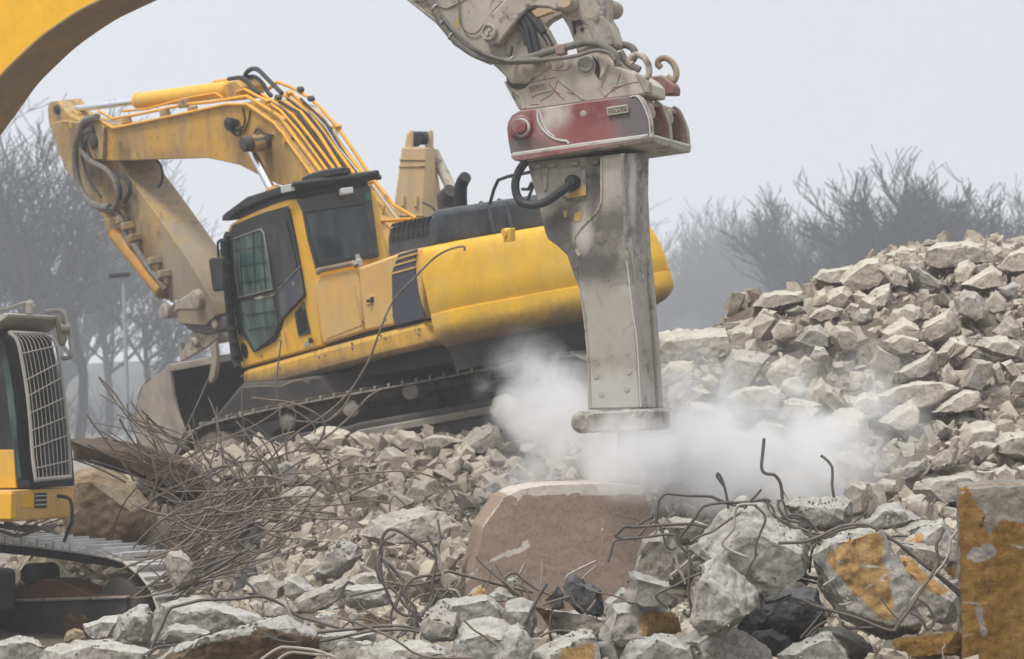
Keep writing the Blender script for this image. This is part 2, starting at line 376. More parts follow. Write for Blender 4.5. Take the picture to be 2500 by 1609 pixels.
M['conc_drab'] = concrete('drab_concrete', (.13, .125, .11), (.26, .25, .22), warm=(.22, .19, .15), dusty_toplit=.2)  # even brown-grey tone, darker than the other boulders
M['soil'] = concrete('rubble_soil', (.15, .13, .10), (.31, .27, .215), warm=(.30, .24, .16), scale=1.4, bump=1.2, dusty_toplit=.0)  # dark tone also stands for the contact shadows between stones
M['conc_small'] = concrete('rubble_small', (.33, .29, .23), (.58, .515, .42), warm=(.44, .34, .22), scale=1.6, bump=.8, dusty_toplit=.3)
M['conc_orange'] = concrete('orange_painted_concrete', CL, CH, warm=(.40, .355, .29), paintcol=(.46, .25, .07), paintcol2=(.62, .42, .20))
M['conc_ochre'] = concrete('ochre_painted_concrete', (.30, .27, .23), (.52, .48, .42), paintcol=(.26, .13, .025), paintcol2=(.34, .20, .06), dusty_toplit=.1)
M['conc_brownp'] = concrete('brown_painted_concrete', CL, CH, paintcol=(.20, .13, .075), paintcol2=(.26, .17, .10))
M['conc_slab'] = concrete('brown_faced_concrete', (.16, .115, .07), (.27, .2, .13), warm=(.2, .13, .07), paintcol=(.50, .48, .44), paintcol2=(.58, .56, .52), dusty_toplit=.25)
M['conc_earth'] = concrete('earth_caked_concrete', (.30, .19, .09), (.58, .47, .34), warm=(.42, .36, .30), spot=(.5, .46, .4), dusty_toplit=.1)
M['pink'] = concrete('pink_brown_render', (.31, .222, .168), (.36, .27, .212), spot=(.3, .2, .15), warm=(.33, .24, .18), bump=.15, paintcol=(.56, .51, .46), paintcol2=(.48, .43, .38), dusty_toplit=.1)
# ---------------------------------------------------------------- ground and rubble mound
TX = [-900, -200, 0, 150, 300, 430, 560, 800, 1100, 1350, 1600, 1850, 2100, 2300, 2500, 2900, 3500]
TD = [13, 17, 19, 21, 23, 25, 28, 30, 32, 34, 36, 38, 40, 43, 46, 50]
TZ = np.array([
 [.1, .5, .5, .5, .4, .3, .1, .05, .05, 0, 0, 0, 0, 0, 0, 0],
 [.1, .5, .55, .6, .45, .3, .1, .1, .2, .3, .2, .1, 0, 0, 0, 0],
 [.1, .5, .6, .7, .5, .25, .1, .1, .1, .5, .6, .3, .1, 0, 0, 0],
 [.1, .5, .65, .75, .5, .3, .12, .1, .12, 1.1, 1.7, 1.5, .7, 0, 0, 0],
 [.1, .5, .7, .8, .55, .35, .12, .1, .15, 1.4, 1.95, 1.8, 1.2, .6, 0, 0],
 [.1, .52, .72, .8, .6, .4, .18, .2, .6, 1.6, 1.98, 1.9, 1.5, 1.0, .3, 0],
 [.1, .55, .75, .8, .65, .6, .75, 1.0, 1.4, 1.78, 2.1, 2.1, 1.8, 1.5, .6, 0],
 [.1, .6, .85, .85, .65, .75, 1.0, 1.3, 1.62, 2.02, 2.26, 2.2, 1.9, 1.6, .8, 0],
 [.1, .7, 1.0, 1.0, .65, .55, .65, 1.1, 1.52, 2.0, 2.34, 2.4, 2.1, 1.6, .8, 0],
 [.1, .75, 1.1, 1.1, .65, .4, .4, .9, 1.5, 1.9, 2.2, 2.3, 2.1, 1.6, .8, 0],
 [.1, .75, 1.1, 1.15, .75, .5, .6, 1.25, 2.05, 2.8, 3.15, 2.6, 2.0, 1.5, .8, 0],
 [.1, .65, .75, .75, .8, .9, 1.25, 1.9, 2.65, 3.5, 4.1, 3.75, 2.6, 1.5, .6, 0],
 [.1, .7, .8, .85, .9, 1.1, 1.65, 2.2, 2.9, 3.75, 4.35, 4.6, 3.8, 2.2, .8, 0],
 [.1, .8, 1.1, 1.2, 1.1, 1.3, 1.8, 2.3, 3.0, 3.9, 4.55, 4.9, 4.4, 2.8, 1., 0],
 [.1, .8, 1.1, 1.2, 1.1, 1.3, 1.8, 2.3, 3.0, 3.9, 4.55, 4.9, 4.5, 3.0, 1.2, 0],
 [.1, .8, 1.0, 1.1, 1.0, 1.2, 1.7, 2.2, 2.8, 3.5, 4.0, 4.1, 3.8, 2.6, 1., 0],
 [.0, .4, .5, .5, .5, .6, .8, 1.2, 1.6, 2.0, 2.2, 2.2, 1.8, 1.0, .3, 0]])
TZ[:, 1:5] = np.maximum(TZ[:, 1:5] - .22, .05); TZ[:, 5:] = np.where(TZ[:, 5:] > .3, TZ[:, 5:] - .08, TZ[:, 5:])
def _hit(arr, v):
    i = int(np.clip(np.searchsorted(arr, v) - 1, 0, len(arr) - 2)); t = (v - arr[i]) / (arr[i + 1] - arr[i])
    t = min(1, max(0, t)); return i, t * t * (3 - 2 * t) * .5 + t * .5
def tz(x, d):
    i, s = _hit(TX, x); j, t = _hit(TD, d)
    return float((TZ[i, j] * (1 - t) + TZ[i, j + 1] * t) * (1 - s) + (TZ[i + 1, j] * (1 - t) + TZ[i + 1, j + 1] * t) * s)
def depth_at(x, y, dmin=24.0, dmax=45.0):
    d = dmin
    while d < dmax:
        if HY - (tz(x, d) - CAMZ) / (K * d) <= y: return d
        d += .08
    return None
def ground_mat():
    t = NT('mud_ground'); n = t.noise(.35, 10, .6); n2 = t.noise(3, 9, .7)
    c = t.mix(t.ramp(n, [(.35, 0), (.65, 1)]), (.16, .14, .115), (.27, .245, .21)); c = t.mix(t.ramp(n2, [(.4, 0), (.7, .5)]), c, (.12, .10, .08))
    t.link(c, t.b.inputs['Base Color']); t.b.inputs['Roughness'].default_value = .95; t.bump(n2, .7, .08); return t.m
M['ground'] = ground_mat()
bm = bmesh.new()
poly_face(bm, [Vector(p) for p in ((-4000, -60, 0), (4000, -60, 0), (4000, 5000, 0), (-4000, 5000, 0))])
g = finish('ground', bm, M['ground'], smooth=0); g['kind'] = 'structure'
def mound():
    xs = np.arange(-900, 3501, 22); ds = []
    d = 13.0
    while d < 50: ds.append(d); d += .09 if d < 38 else .3
    vs = []
    for d in ds:
        for x in xs:
            X = (x - 1250) * K * d; z = tz(x, d)
            edge = min(1, z / .3)
            z += edge * (noise.fractal(Vector((X * 1.3, d * 1.3, 0)), 1, 2, 5) * .10 + abs(noise.noise(Vector((X * 5, d * 5, 3)))) * .06)
            vs.append((X, d, z - .01))
    n = len(xs); m = len(ds)
    fs = [(i * n + j, i * n + j + 1, (i + 1) * n + j + 1, (i + 1) * n + j) for i in range(m - 1) for j in range(n - 1)]
    me = bpy.data.meshes.new('rubble_mound'); me.from_pydata(vs, [], fs); me.update()
    me.polygons.foreach_set('use_smooth', [True] * len(me.polygons))
    me.materials.append(M['soil']); o = bpy.data.objects.new('rubble_mound', me); col.objects.link(o); o['kind'] = 'structure'
mound()
# ---------------------------------------------------------------- rocks
def roughen(bm, size, amp, seed, fine=.012, cuts=3, smooth_it=0, target=None, freq=12.0):
    bmesh.ops.triangulate(bm, faces=bm.faces)
    if target:
        for _ in range(6):
            es = [e for e in bm.edges if e.calc_length() > target * 1.35]
            if not es: break
            bmesh.ops.subdivide_edges(bm, edges=es, cuts=1)
            bmesh.ops.triangulate(bm, faces=[f for f in bm.faces if len(f.verts) > 3])
    else:
        for _ in range(cuts): bmesh.ops.subdivide_edges(bm, edges=list(bm.edges), cuts=1, use_grid_fill=True)
    for _ in range(smooth_it): bmesh.ops.smooth_vert(bm, verts=bm.verts, factor=.5, use_axis_x=True, use_axis_y=True, use_axis_z=True)
    bm.normal_update(); so = Vector((seed * 7.31, seed * 3.7, seed * 1.9))
    f1 = 2.2 / size
    for v in bm.verts:
        p = v.co + so
        a = noise.noise(p * f1) * amp * size
        q = noise.noise(p * f1 * 2.7 + so); a += (abs(q) - .25) * amp * size * .7
        a = a * .35 + min(0, noise.noise(p * f1 * 4.5 + so)) * amp * size * .5
        b = noise.turbulence(p * freq, 4, False) - .5; h = noise.noise(p * freq * .4)
        v.co += v.normal * (a + (b * 1.5 + h * .7) * fine)
def rock_outline(name, reg, pts, d, mat, seed, thick=None, amp=.05, fine=.012, target=None, paint_poly=None, smooth=34, up=.12, paint_inv=False):
    rnd = random.Random(seed)
    q = Z(reg, pts); cx = sum(p[0] for p in q) / len(q); cy_ = sum(p[1] for p in q) / len(q)
    q = [(cx + (p[0] - cx) * 1.05, cy_ + (p[1] - cy_) * 1.05) for p in q]
    wpx = max(p[0] for p in q) - min(p[0] for p in q); hpx = max(p[1] for p in q) - min(p[1] for p in q)
    size = math.sqrt(wpx * hpx) * K * d; thick = thick or size * .85
    pts3 = []
    s = rnd.uniform(.60, .82)
    sx, sy = rnd.uniform(-.15, .15) * wpx, -up * hpx + rnd.uniform(-.1, .12) * hpx
    for p in q:
        pts3.append(P(p[0], p[1], d + rnd.uniform(-.08, .18) * thick))
        k1 = s + rnd.uniform(-.12, .12)
        pts3.append(P(cx + (p[0] - cx) * k1 + sx, cy_ + (p[1] - cy_) * k1 - sy * .8, d - thick * rnd.uniform(.38, .55)))
        k2 = rnd.uniform(.6, .85)
        pts3.append(P(cx + (p[0] - cx) * k2, cy_ + (p[1] - cy_) * k2, d + thick * rnd.uniform(.45, .7)))
    bm = bmesh.new()
    for p in pts3: bm.verts.new(p)
    r = bmesh.ops.convex_hull(bm, input=bm.verts)
    bmesh.ops.delete(bm, geom=[v for v in bm.verts if not v.link_faces], context='VERTS')
    org = P(cx, cy_, d)
    roughen(bm, size, amp, seed, fine, target=target or max(.022, size / 26))
    pl = None
    if paint_poly is not None:
        pp = Z(reg, paint_poly); pl = []
        lay = bm.verts.layers.float.new('paint')
        for v in bm.verts:
            px = 1250 + v.co.x / (K * v.co.y); py = HY - (v.co.z - CAMZ) / (K * v.co.y)
            ins = False; dm = 1e9
            for i in range(len(pp)):
                (x1, y1), (x2, y2) = pp[i][:2], pp[(i + 1) % len(pp)][:2]
                if (y1 > py) != (y2 > py) and px < (x2 - x1) * (py - y1) / (y2 - y1) + x1: ins = not ins
                dx, dy = x2 - x1, y2 - y1; tt = max(0, min(1, ((px - x1) * dx + (py - y1) * dy) / (dx * dx + dy * dy + 1e-9)))
                dm = min(dm, math.hypot(px - x1 - tt * dx, py - y1 - tt * dy))
            val = .5 + (1 if ins else -1) * min(.5, dm / 40.0)
            if v.co.y > d + .1 * thick and not paint_inv: val = 0
            v[lay] = val
    o = finish(name, bm, mat, origin=org, smooth=smooth)
    return o
protos = []
for i in range(16):
    rnd = random.Random(100 + i); bm = bmesh.new()
    ax = (1, rnd.uniform(.6, .95), rnd.uniform(.45, .85))
    for _ in range(rnd.choice((9, 10, 12, 15))):
        v = Vector((rnd.gauss(0, 1), rnd.gauss(0, 1), rnd.gauss(0, 1))).normalized()
        mx = max(abs(c) for c in v); v = v.lerp(v / mx, .7) * rnd.uniform(.82, 1.0)
        bm.verts.new((v.x * ax[0] * .5, v.y * ax[1] * .5, v.z * ax[2] * .5))
    bmesh.ops.convex_hull(bm, input=bm.verts)
    bmesh.ops.delete(bm, geom=[v for v in bm.verts if not v.link_faces], context='VERTS')
    roughen(bm, 1.0, .04, i + 1, fine=.016, target=.075, smooth_it=0, freq=5.0)
    me = bpy.data.meshes.new('rubble_chunk'); bmesh.ops.recalc_face_normals(bm, faces=bm.faces); bm.to_mesh(me); bm.free()
    me.polygons.foreach_set('use_smooth', [True] * len(me.polygons)); me.set_sharp_from_angle(angle=R(32))
    protos.append(me)
proto_heap = []; proto_fg = []
for me in protos:
    a = me.copy(); a.materials.append(M['conc_heap']); proto_heap.append(a)
    b = me.copy(); b.materials.append(M['conc_fg']); proto_fg.append(b)
def chunk(p, size, seed, meshes, label, group, cat='rubble'):
    rnd = random.Random(seed); me = meshes[rnd.randrange(len(meshes))]
    o = bpy.data.objects.new('rubble_chunk', me); col.objects.link(o)
    o.location = p; o.rotation_euler = (rnd.uniform(0, 6.28), rnd.uniform(0, 6.28), rnd.uniform(0, 6.28))
    o.scale = (size * rnd.uniform(.85, 1.2), size * rnd.uniform(.8, 1.1), size * rnd.uniform(.8, 1.1))
    return tag(o, label, cat, group)
# ---------------------------------------------------------------- traced foreground rubble
FG = [  # region, distance, outline, material, label, extra
 ('A', 21.0, [(-90, 640), (0, 620), (120, 590), (170, 585), (270, 605), (330, 650), (370, 720), (360, 860), (-90, 860)], 'conc_fg', 'white topped concrete chunk in the bottom left corner of the rubble', {}),
 ('A', 20.6, [(370, 700), (480, 660), (640, 625), (900, 610), (980, 640), (1240, 700), (1260, 860), (330, 860)], 'conc_fg', 'low wide grey concrete chunk between the corner chunk and the bent bar', {}),
 ('A', 23.0, [(700, 490), (850, 430), (1000, 405), (1060, 420), (960, 600), (800, 640), (720, 600)], 'conc_fg', 'pale concrete chunk leaning left of the upright chunk before the track idler', {}),
 ('A', 22.2, [(920, 620), (1000, 420), (1150, 330), (1240, 320), (1290, 400), (1250, 660), (1080, 700)], 'conc_fg', 'upright grey concrete chunk in front of the track idler of the left machine', {}),
 ('A', 22.9, [(530, 650), (560, 560), (620, 525), (700, 540), (720, 600), (640, 660)], 'conc_earth', 'small chunk with a brick red patch before the dark track frame', {}),
 ('A', 22.6, [(1250, 650), (1290, 400), (1330, 320), (1550, 270), (1660, 265), (1900, 330), (2200, 430), (2150, 540), (1700, 600), (1330, 650)], 'conc_fg', 'largest white dusted boulder under the long bent bar at lower left', {}),
 ('A', 21.6, [(1330, 620), (1400, 510), (1470, 490), (1600, 495), (1750, 560), (1620, 640), (1350, 660)], 'conc_fg', 'low chunk with a reddish foot lying before the white dusted boulder', {}),
 ('S', 19.4, [(352, 1640), (420, 1578), (500, 1566), (560, 1550), (620, 1520), (700, 1500), (765, 1540), (778, 1560), (772, 1590), (720, 1650), (380, 1660)], 'conc_slab', 'long broken slab with a brown broken side lying along the bottom edge', dict(paint_poly=[(340, 1650), (420, 1592), (560, 1562), (640, 1532), (770, 1560), (785, 1540), (700, 1480), (600, 1490), (400, 1550), (340, 1600)], up=-.05)),
 ('B', 22.0, [(10, 420), (90, 390), (140, 420), (155, 520), (60, 490)], 'conc_mid', 'small brownish pointed chunk on the white dusted boulder', {}),
 ('B', 22.1, [(150, 520), (180, 420), (320, 345), (350, 370), (380, 490), (280, 560)], 'conc_fg', 'white peaked chunk right of the small brownish pointed chunk', {}),
 ('B', 24.0, [(370, 490), (400, 400), (500, 340), (800, 210), (860, 230), (800, 370), (700, 460), (560, 510), (400, 520)], 'conc_mid', 'long grey boulder slanting up to the right at lower centre', {}),
 ('B', 24.8, [(310, 200), (370, 160), (480, 200), (590, 290), (420, 420), (330, 350)], 'conc_fg', 'chunk with a bright cream right half above the long slanting boulder', {}),
 ('B', 24.9, [(10, 230), (60, 190), (200, 170), (330, 260), (330, 390), (200, 380), (60, 340)], 'conc_mid', 'round grey chunk under the end of the wire tangle', {}),
 ('C', 27.0, [(600, 1400), (740, 1180), (850, 1080), (1010, 1150), (1060, 1230), (960, 1350), (850, 1440), (640, 1470)], 'conc_mid', 'dark sided boulder with a pale slanting top right of the wire tangle', {}),
 ('C', 28.0, [(1040, 1050), (1130, 920), (1290, 850), (1560, 800), (1770, 840), (1860, 960), (1820, 1070), (1500, 1130), (1200, 1150)], 'conc_mid', 'wide dark grey boulder behind the looped bar in the middle', {}),
 ('B', 24.4, [(780, 290), (830, 265), (1150, 260), (1200, 340), (1220, 430), (1000, 480), (860, 470), (790, 390)], 'conc_fg', 'flat topped white slab chunk pointed at by a straight bar', {}),
 ('B', 25.2, [(820, 230), (950, 165), (1080, 170), (1140, 240), (900, 280)], 'conc_mid', 'grey chunk just behind the flat topped white slab chunk', {}),
 ('B', 22.0, [(850, 560), (880, 500), (960, 490), (1200, 560), (1190, 660), (900, 660)], 'conc_brownp', 'thin brown faced chunk behind the two parallel bars', dict(paint_poly=[(850, 560), (1000, 500), (1200, 555), (1200, 620), (900, 560)])),
 ('B', 21.4, [(560, 520), (650, 490), (720, 500), (740, 600), (640, 640), (560, 600)], 'conc_fg', 'pale chunk with a rusty spot left of the two parallel bars', {}),
 ('B', 20.6, [(590, 720), (600, 650), (900, 640), (1090, 660), (1060, 760), (780, 820), (640, 830)], 'conc_fg', 'pale layered chunk under the two parallel bars', {}),
 ('B', 19.3, [(720, 900), (740, 780), (800, 740), (950, 725), (1090, 745), (980, 910), (740, 930)], 'conc_fg', 'small grey chunk right of the long brown slab end', {}),
 ('B', 18.8, [(880, 930), (960, 800), (1060, 740), (1250, 720), (1450, 725), (1680, 790), (1740, 850), (1700, 940), (900, 950)], 'conc_fg', 'broad cream chunk with layered top at the bottom middle', {}),
 ('B', 19.0, [(1460, 680), (1470, 590), (1530, 510), (1640, 470), (1760, 500), (1810, 600), (1760, 740), (1540, 750), (1480, 715)], 'conc_mid', 'dark brownish chunk at the foot of the bar loops', {}),
 ('B', 19.7, [(1480, 500), (1640, 380), (1800, 390), (2000, 340), (2150, 470), (2120, 530), (1980, 510), (1800, 590), (1560, 540)], 'conc_fg', 'slanting grey chunk right of the bar loops', {}),
 ('D', 19.0, [(150, 1500), (170, 1320), (300, 1275), (440, 1290), (580, 1340), (560, 1500), (430, 1620), (150, 1640)], 'conc_fg', 'large flat faced light chunk below the slanting grey chunk', {}),
 ('D', 18.6, [(370, 1600), (450, 1380), (540, 1310), (640, 1440), (600, 1600), (390, 1660)], 'conc_fg', 'peaked light chunk overlapping the large flat faced chunk', {}),
 ('D', 20.0, [(465, 1220), (475, 1180), (560, 1160), (650, 1185), (668, 1260), (640, 1400), (560, 1460), (490, 1350)], 'conc_fg', 'upright grey chunk left of the dark gap in the front rubble', {}),
 ('D', 20.3, [(650, 1215), (800, 1230), (960, 1260), (1090, 1290), (1075, 1420), (980, 1400), (900, 1400), (740, 1380)], 'conc_brownp', 'thick wedge slab with a brown painted end right of the dark gap', dict(paint_poly=[(640, 1210), (760, 1230), (740, 1370), (660, 1330)])),
 ('D', 18.8, [(590, 1560), (640, 1500), (740, 1430), (900, 1350), (1000, 1360), (1030, 1440), (1050, 1640), (590, 1660)], 'conc_orange', 'chunk with a brown stained foot at the bottom right of centre', dict(paint_poly=[(800, 1480), (1000, 1450), (1040, 1660), (780, 1660)])),
 ('D', 19.7, [(830, 1080), (850, 1030), (900, 1020), (960, 1060), (1060, 1110), (1075, 1270), (1030, 1285), (900, 1240), (840, 1170)], 'conc_dark', 'dark grey chunk standing before the foot of the concrete block', {}),
 ('D', 20.1, [(712, 1170), (790, 1085), (832, 1130), (835, 1230), (760, 1230)], 'conc_dark', 'smaller black chunk left of the dark grey standing chunk', {}),
 ('D', 21.0, [(445, 1090), (470, 1045), (520, 1030), (570, 1090), (580, 1160), (500, 1150)], 'conc_mid', 'small grey knob shaped chunk before the brown concrete block', {}),
 ('D', 21.2, [(355, 1140), (400, 1100), (450, 1095), (520, 1150), (480, 1190), (380, 1180)], 'conc_fg', 'small white chunk left of the grey knob shaped chunk', {}),
 ('D', 21.4, [(230, 1150), (270, 1095), (320, 1068), (345, 1110), (330, 1150), (270, 1165)], 'conc_orange', 'small pointed chunk with an orange face near the block corner', dict(paint_poly=[(240, 1155), (320, 1060), (350, 1110), (330, 1160)])),
 ('D', 20.6, [(1060, 1270), (1070, 1180), (1180, 1095), (1240, 1110), (1260, 1200), (1200, 1290)], 'conc_fg', 'pale chunk behind the dark grey standing chunk', {}),
 ('D', 19.2, [(1030, 1410), (1100, 1290), (1120, 1200), (1280, 1180), (1440, 1190), (1530, 1280), (1545, 1375), (1380, 1400), (1180, 1490), (1060, 1450)], 'conc_orange', 'wide wedge chunk with a brown painted right face', dict(paint_poly=[(1280, 1310), (1330, 1240), (1520, 1250), (1560, 1380), (1310, 1410)])),
 ('D', 18.4, [(1160, 1560), (1230, 1440), (1380, 1370), (1500, 1380), (1600, 1450), (1650, 1560), (1650, 1660), (1160, 1660)], 'conc_fg', 'rounded cream chunk at the bottom edge right of centre', {}),
 ('E', 19.0, [(200, 1140), (230, 960), (270, 942), (400, 985), (500, 1010), (525, 1100), (480, 1160), (240, 1165)], 'conc_fg', 'blocky grey chunk at the left foot of the bar crowned boulder', {}),
 ('E', 20.2, [(275, 960), (300, 850), (340, 740), (420, 660), (530, 670), (640, 830), (700, 960), (620, 1060), (300, 990)], 'conc_mid', 'rough shaded boulder left of the bar crowned boulder', {}),
 ('E', 19.9, [(475, 660), (500, 600), (560, 583), (680, 600), (765, 640), (700, 780), (560, 780)], 'conc_mid', 'dark knobbly chunk on top of the rough shaded boulder', {}),
 ('E', 19.2, [(640, 800), (680, 750), (880, 540), (960, 458), (1020, 455), (1120, 520), (1250, 605), (1430, 705), (1445, 885), (1280, 990), (1130, 1120), (1000, 1070), (860, 900), (700, 840)], 'conc_fg', 'large boulder crowned with bent bars right of centre', dict(thick=.75)),
 ('E', 20.2, [(700, 900), (900, 860), (1150, 1000), (1150, 1150), (1000, 1200), (760, 1150)], 'conc_mid', 'shaded chunk wedged under the bar crowned boulder', {}),
 ('E', 18.5, [(645, 1280), (680, 1120), (730, 1000), (750, 890), (830, 843), (900, 880), (1000, 970), (1098, 1080), (1092, 1190), (960, 1310), (880, 1380), (740, 1350)], 'conc_fg', 'upright white boulder below the bar crowned boulder', dict(thick=.45)),
 ('E', 18.9, [(570, 1420), (690, 1310), (800, 1360), (960, 1330), (990, 1420), (1180, 1480), (1200, 1620), (640, 1640)], 'conc_fg', 'flat layered chunk under the upright white boulder', {}),
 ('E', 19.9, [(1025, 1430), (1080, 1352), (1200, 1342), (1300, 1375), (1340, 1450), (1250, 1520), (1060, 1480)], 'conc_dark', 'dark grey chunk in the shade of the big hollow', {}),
 ('F', 18.7, [(0, 1510), (100, 1430), (260, 1365), (350, 1355), (440, 1440), (480, 1560), (300, 1640), (0, 1640)], 'conc_fg', 'light chunk at the bottom edge below the big hollow', {}),
 ('F', 19.5, [(200, 1390), (250, 1330), (330, 1308), (470, 1330), (620, 1430), (650, 1520), (480, 1600)], 'conc_mid', 'shaded chunk behind the light chunk below the big hollow', {}),
 ('F', 20.6, [(45, 500), (130, 450), (240, 452), (400, 448), (490, 470), (505, 600), (440, 660), (280, 690), (150, 650)], 'conc_fg', 'flat topped pitted block behind the bundle of bars', {}),
 ('F', 19.0, [(235, 850), (310, 740), (420, 695), (640, 660), (725, 760), (800, 900), (890, 1060), (935, 1340), (900, 1385), (720, 1410), (560, 1350), (400, 1250), (280, 1060)], 'conc_orange', 'large slab with an orange and cream painted face', dict(thick=.7, paint_poly=[(305, 850), (400, 770), (630, 670), (715, 740), (700, 860), (760, 1020), (785, 1265), (680, 1290), (560, 1160), (390, 960)], up=0)),
 ('F', 19.5, [(800, 900), (825, 850), (900, 855), (1060, 950), (1230, 1090), (1240, 1240), (1160, 1290), (1040, 1210), (900, 1080)], 'conc_orange', 'chunk with a faded orange strip between the painted slab and the wall block', dict(paint_poly=[(800, 850), (900, 855), (1010, 960), (1170, 1090), (1080, 1130), (960, 1060), (830, 940)])),
 ('F', 20.0, [(815, 755), (980, 765), (1160, 830), (1150, 910), (1080, 950), (940, 890)], 'conc_mid', 'flat grey chunk with a thin bar lying across it', {}),
 ('F', 20.4, [(835, 760), (960, 640), (1100, 600), (1190, 740), (1210, 900), (1150, 920), (960, 780)], 'conc_orange', 'white chunk with an orange triangle on its face', dict(paint_poly=[(835, 755), (990, 665), (975, 780)])),
 ('F', 20.6, [(1110, 930), (1150, 860), (1230, 850), (1240, 1020), (1180, 1010)], 'conc_orange', 'pale chunk with orange streaks touching the ochre wall block', dict(paint_poly=[(1110, 900), (1240, 930), (1240, 1030), (1120, 960)])),
 ('F', 21.8, [(550, 640), (640, 560), (700, 500), (780, 478), (880, 520), (960, 600), (800, 660), (600, 670)], 'conc_fg', 'white peaked chunk behind the orange painted slab', {}),
 ('F', 21.2, [(860, 660), (960, 602), (1090, 605), (1160, 660), (1100, 740), (900, 720)], 'conc_fg', 'low white chunk left of the ochre wall block', {}),
 ('F', 23.6, [(830, 460), (900, 420), (1000, 435), (1045, 520), (1060, 620), (940, 610), (860, 520)], 'conc_heap', 'rounded beige boulder behind the white peaked chunk', {}),
 ('F', 18.7, [(705, 1490), (750, 1400), (950, 1365), (1200, 1350), (1270, 1400), (1260, 1520), (900, 1540)], 'conc_ochre', 'rusty brown chunk leaning on the foot of the ochre wall block', dict(paint_poly=[(760, 1390), (1280, 1340), (1280, 1540), (780, 1540)])),
 ('F', 18.2, [(570, 1540), (610, 1495), (680, 1490), (690, 1530), (620, 1560)], 'conc_small', 'small sandy stone at the bottom edge, left of two', {}),
 ('F', 18.1, [(665, 1500), (700, 1455), (780, 1465), (870, 1500), (900, 1540), (760, 1570), (680, 1550)], 'conc_small', 'elongated sandy stone before the rusty brown chunk', {}),
 ('E', 20.6, [(1000, 1150), (1180, 1040), (1500, 1060), (1560, 1250), (1500, 1420), (1100, 1440), (980, 1300)], 'conc_dark', 'added rock face coloured as the shade at the back of the big hollow', dict(thick=.35)),  # added rock; its dark colour stands for the shade of the void
 ('E', 20.3, [(950, 1330), (1010, 1250), (1120, 1290), (1110, 1400), (980, 1420)], 'conc_dark', 'added chunk coloured as the shade at the left end of the big hollow', {}),  # also added, the shade of the hollow painted as dark colour
 # middle ground, left
 ('L', 33.5, [(250, 880), (270, 810), (340, 755), (400, 738), (500, 780), (560, 830), (615, 900), (632, 960), (600, 1070), (545, 1100), (350, 1070), (285, 1010)], 'conc_earth', 'big earth brown boulder between the left machine and the wire tangle', dict(amp=.06)),
 ('L', 28.6, [(668, 1140), (700, 1100), (750, 1088), (805, 1140), (795, 1230), (720, 1250)], 'conc_mid', 'round grey stone right of the left machine track', {}),
 ('S', 34.2, [(172, 1075), (250, 1066), (340, 1085), (450, 1115), (530, 1180), (470, 1205), (300, 1150), (190, 1120)], 'brown_dirt', 'dark decayed slab under loose bars left of the wire tangle', {}),
]
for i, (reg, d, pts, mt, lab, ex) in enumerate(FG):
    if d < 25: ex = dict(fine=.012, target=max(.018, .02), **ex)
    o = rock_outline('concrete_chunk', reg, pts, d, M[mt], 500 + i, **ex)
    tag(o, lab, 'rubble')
# the ochre wall block at the right
bm = bmesh.new()
dB = 18.6
fp = [P(2345, 1196, dB), P(2420, 1192, dB - .05), P(2560, 1190, dB - .1), P(2570, 1620, dB - .1), P(2470, 1640, dB), P(2352, 1640, dB), P(2350, 1480, dB), P(2347, 1300, dB)]
add_prism(bm, fp, Vector((.075, .62, .03)))
bmesh.ops.triangulate(bm, faces=bm.faces)
roughen(bm, 1.0, .012, 77, fine=.009, target=.02, smooth_it=0)
lay = bm.verts.layers.float.new('paint')
def inside(px, py, pp):
    ins = False; dm = 1e9
    for i in range(len(pp)):
        (x1, y1), (x2, y2) = pp[i][:2], pp[(i + 1) % len(pp)][:2]
        if (y1 > py) != (y2 > py) and px < (x2 - x1) * (py - y1) / (y2 - y1) + x1: ins = not ins
        dx, dy = x2 - x1, y2 - y1; tt = max(0, min(1, ((px - x1) * dx + (py - y1) * dy) / (dx * dx + dy * dy + 1e-9)))
        dm = min(dm, math.hypot(px - x1 - tt * dx, py - y1 - tt * dy))
    return (1 if ins else -1) * dm
bare = [Z('F', p) for p in ([(1270, 380), (1700, 370), (1700, 640), (1560, 600), (1490, 590), (1420, 720), (1390, 640), (1400, 580), (1340, 500)], [(1270, 860), (1310, 790), (1400, 760), (1470, 790), (1450, 850), (1330, 890)], [(1320, 1150), (1370, 1200), (1410, 1390), (1370, 1390), (1345, 1280)])]
for v in bm.verts:
    px = 1250 + v.co.x / (K * v.co.y); py = HY - (v.co.z - CAMZ) / (K * v.co.y)
    m = max(inside(px, py, b) for b in bare)
    v[lay] = .5 - max(-.5, min(.5, m / 30.0)) if v.co.y < dB + .12 else 0
o = finish('wall_block', bm, M['conc_ochre'], origin=P(2440, 1609, dB), smooth=50)
tag(o, 'tall ochre painted wall fragment with a broken grey top at the right edge', 'wall fragment')
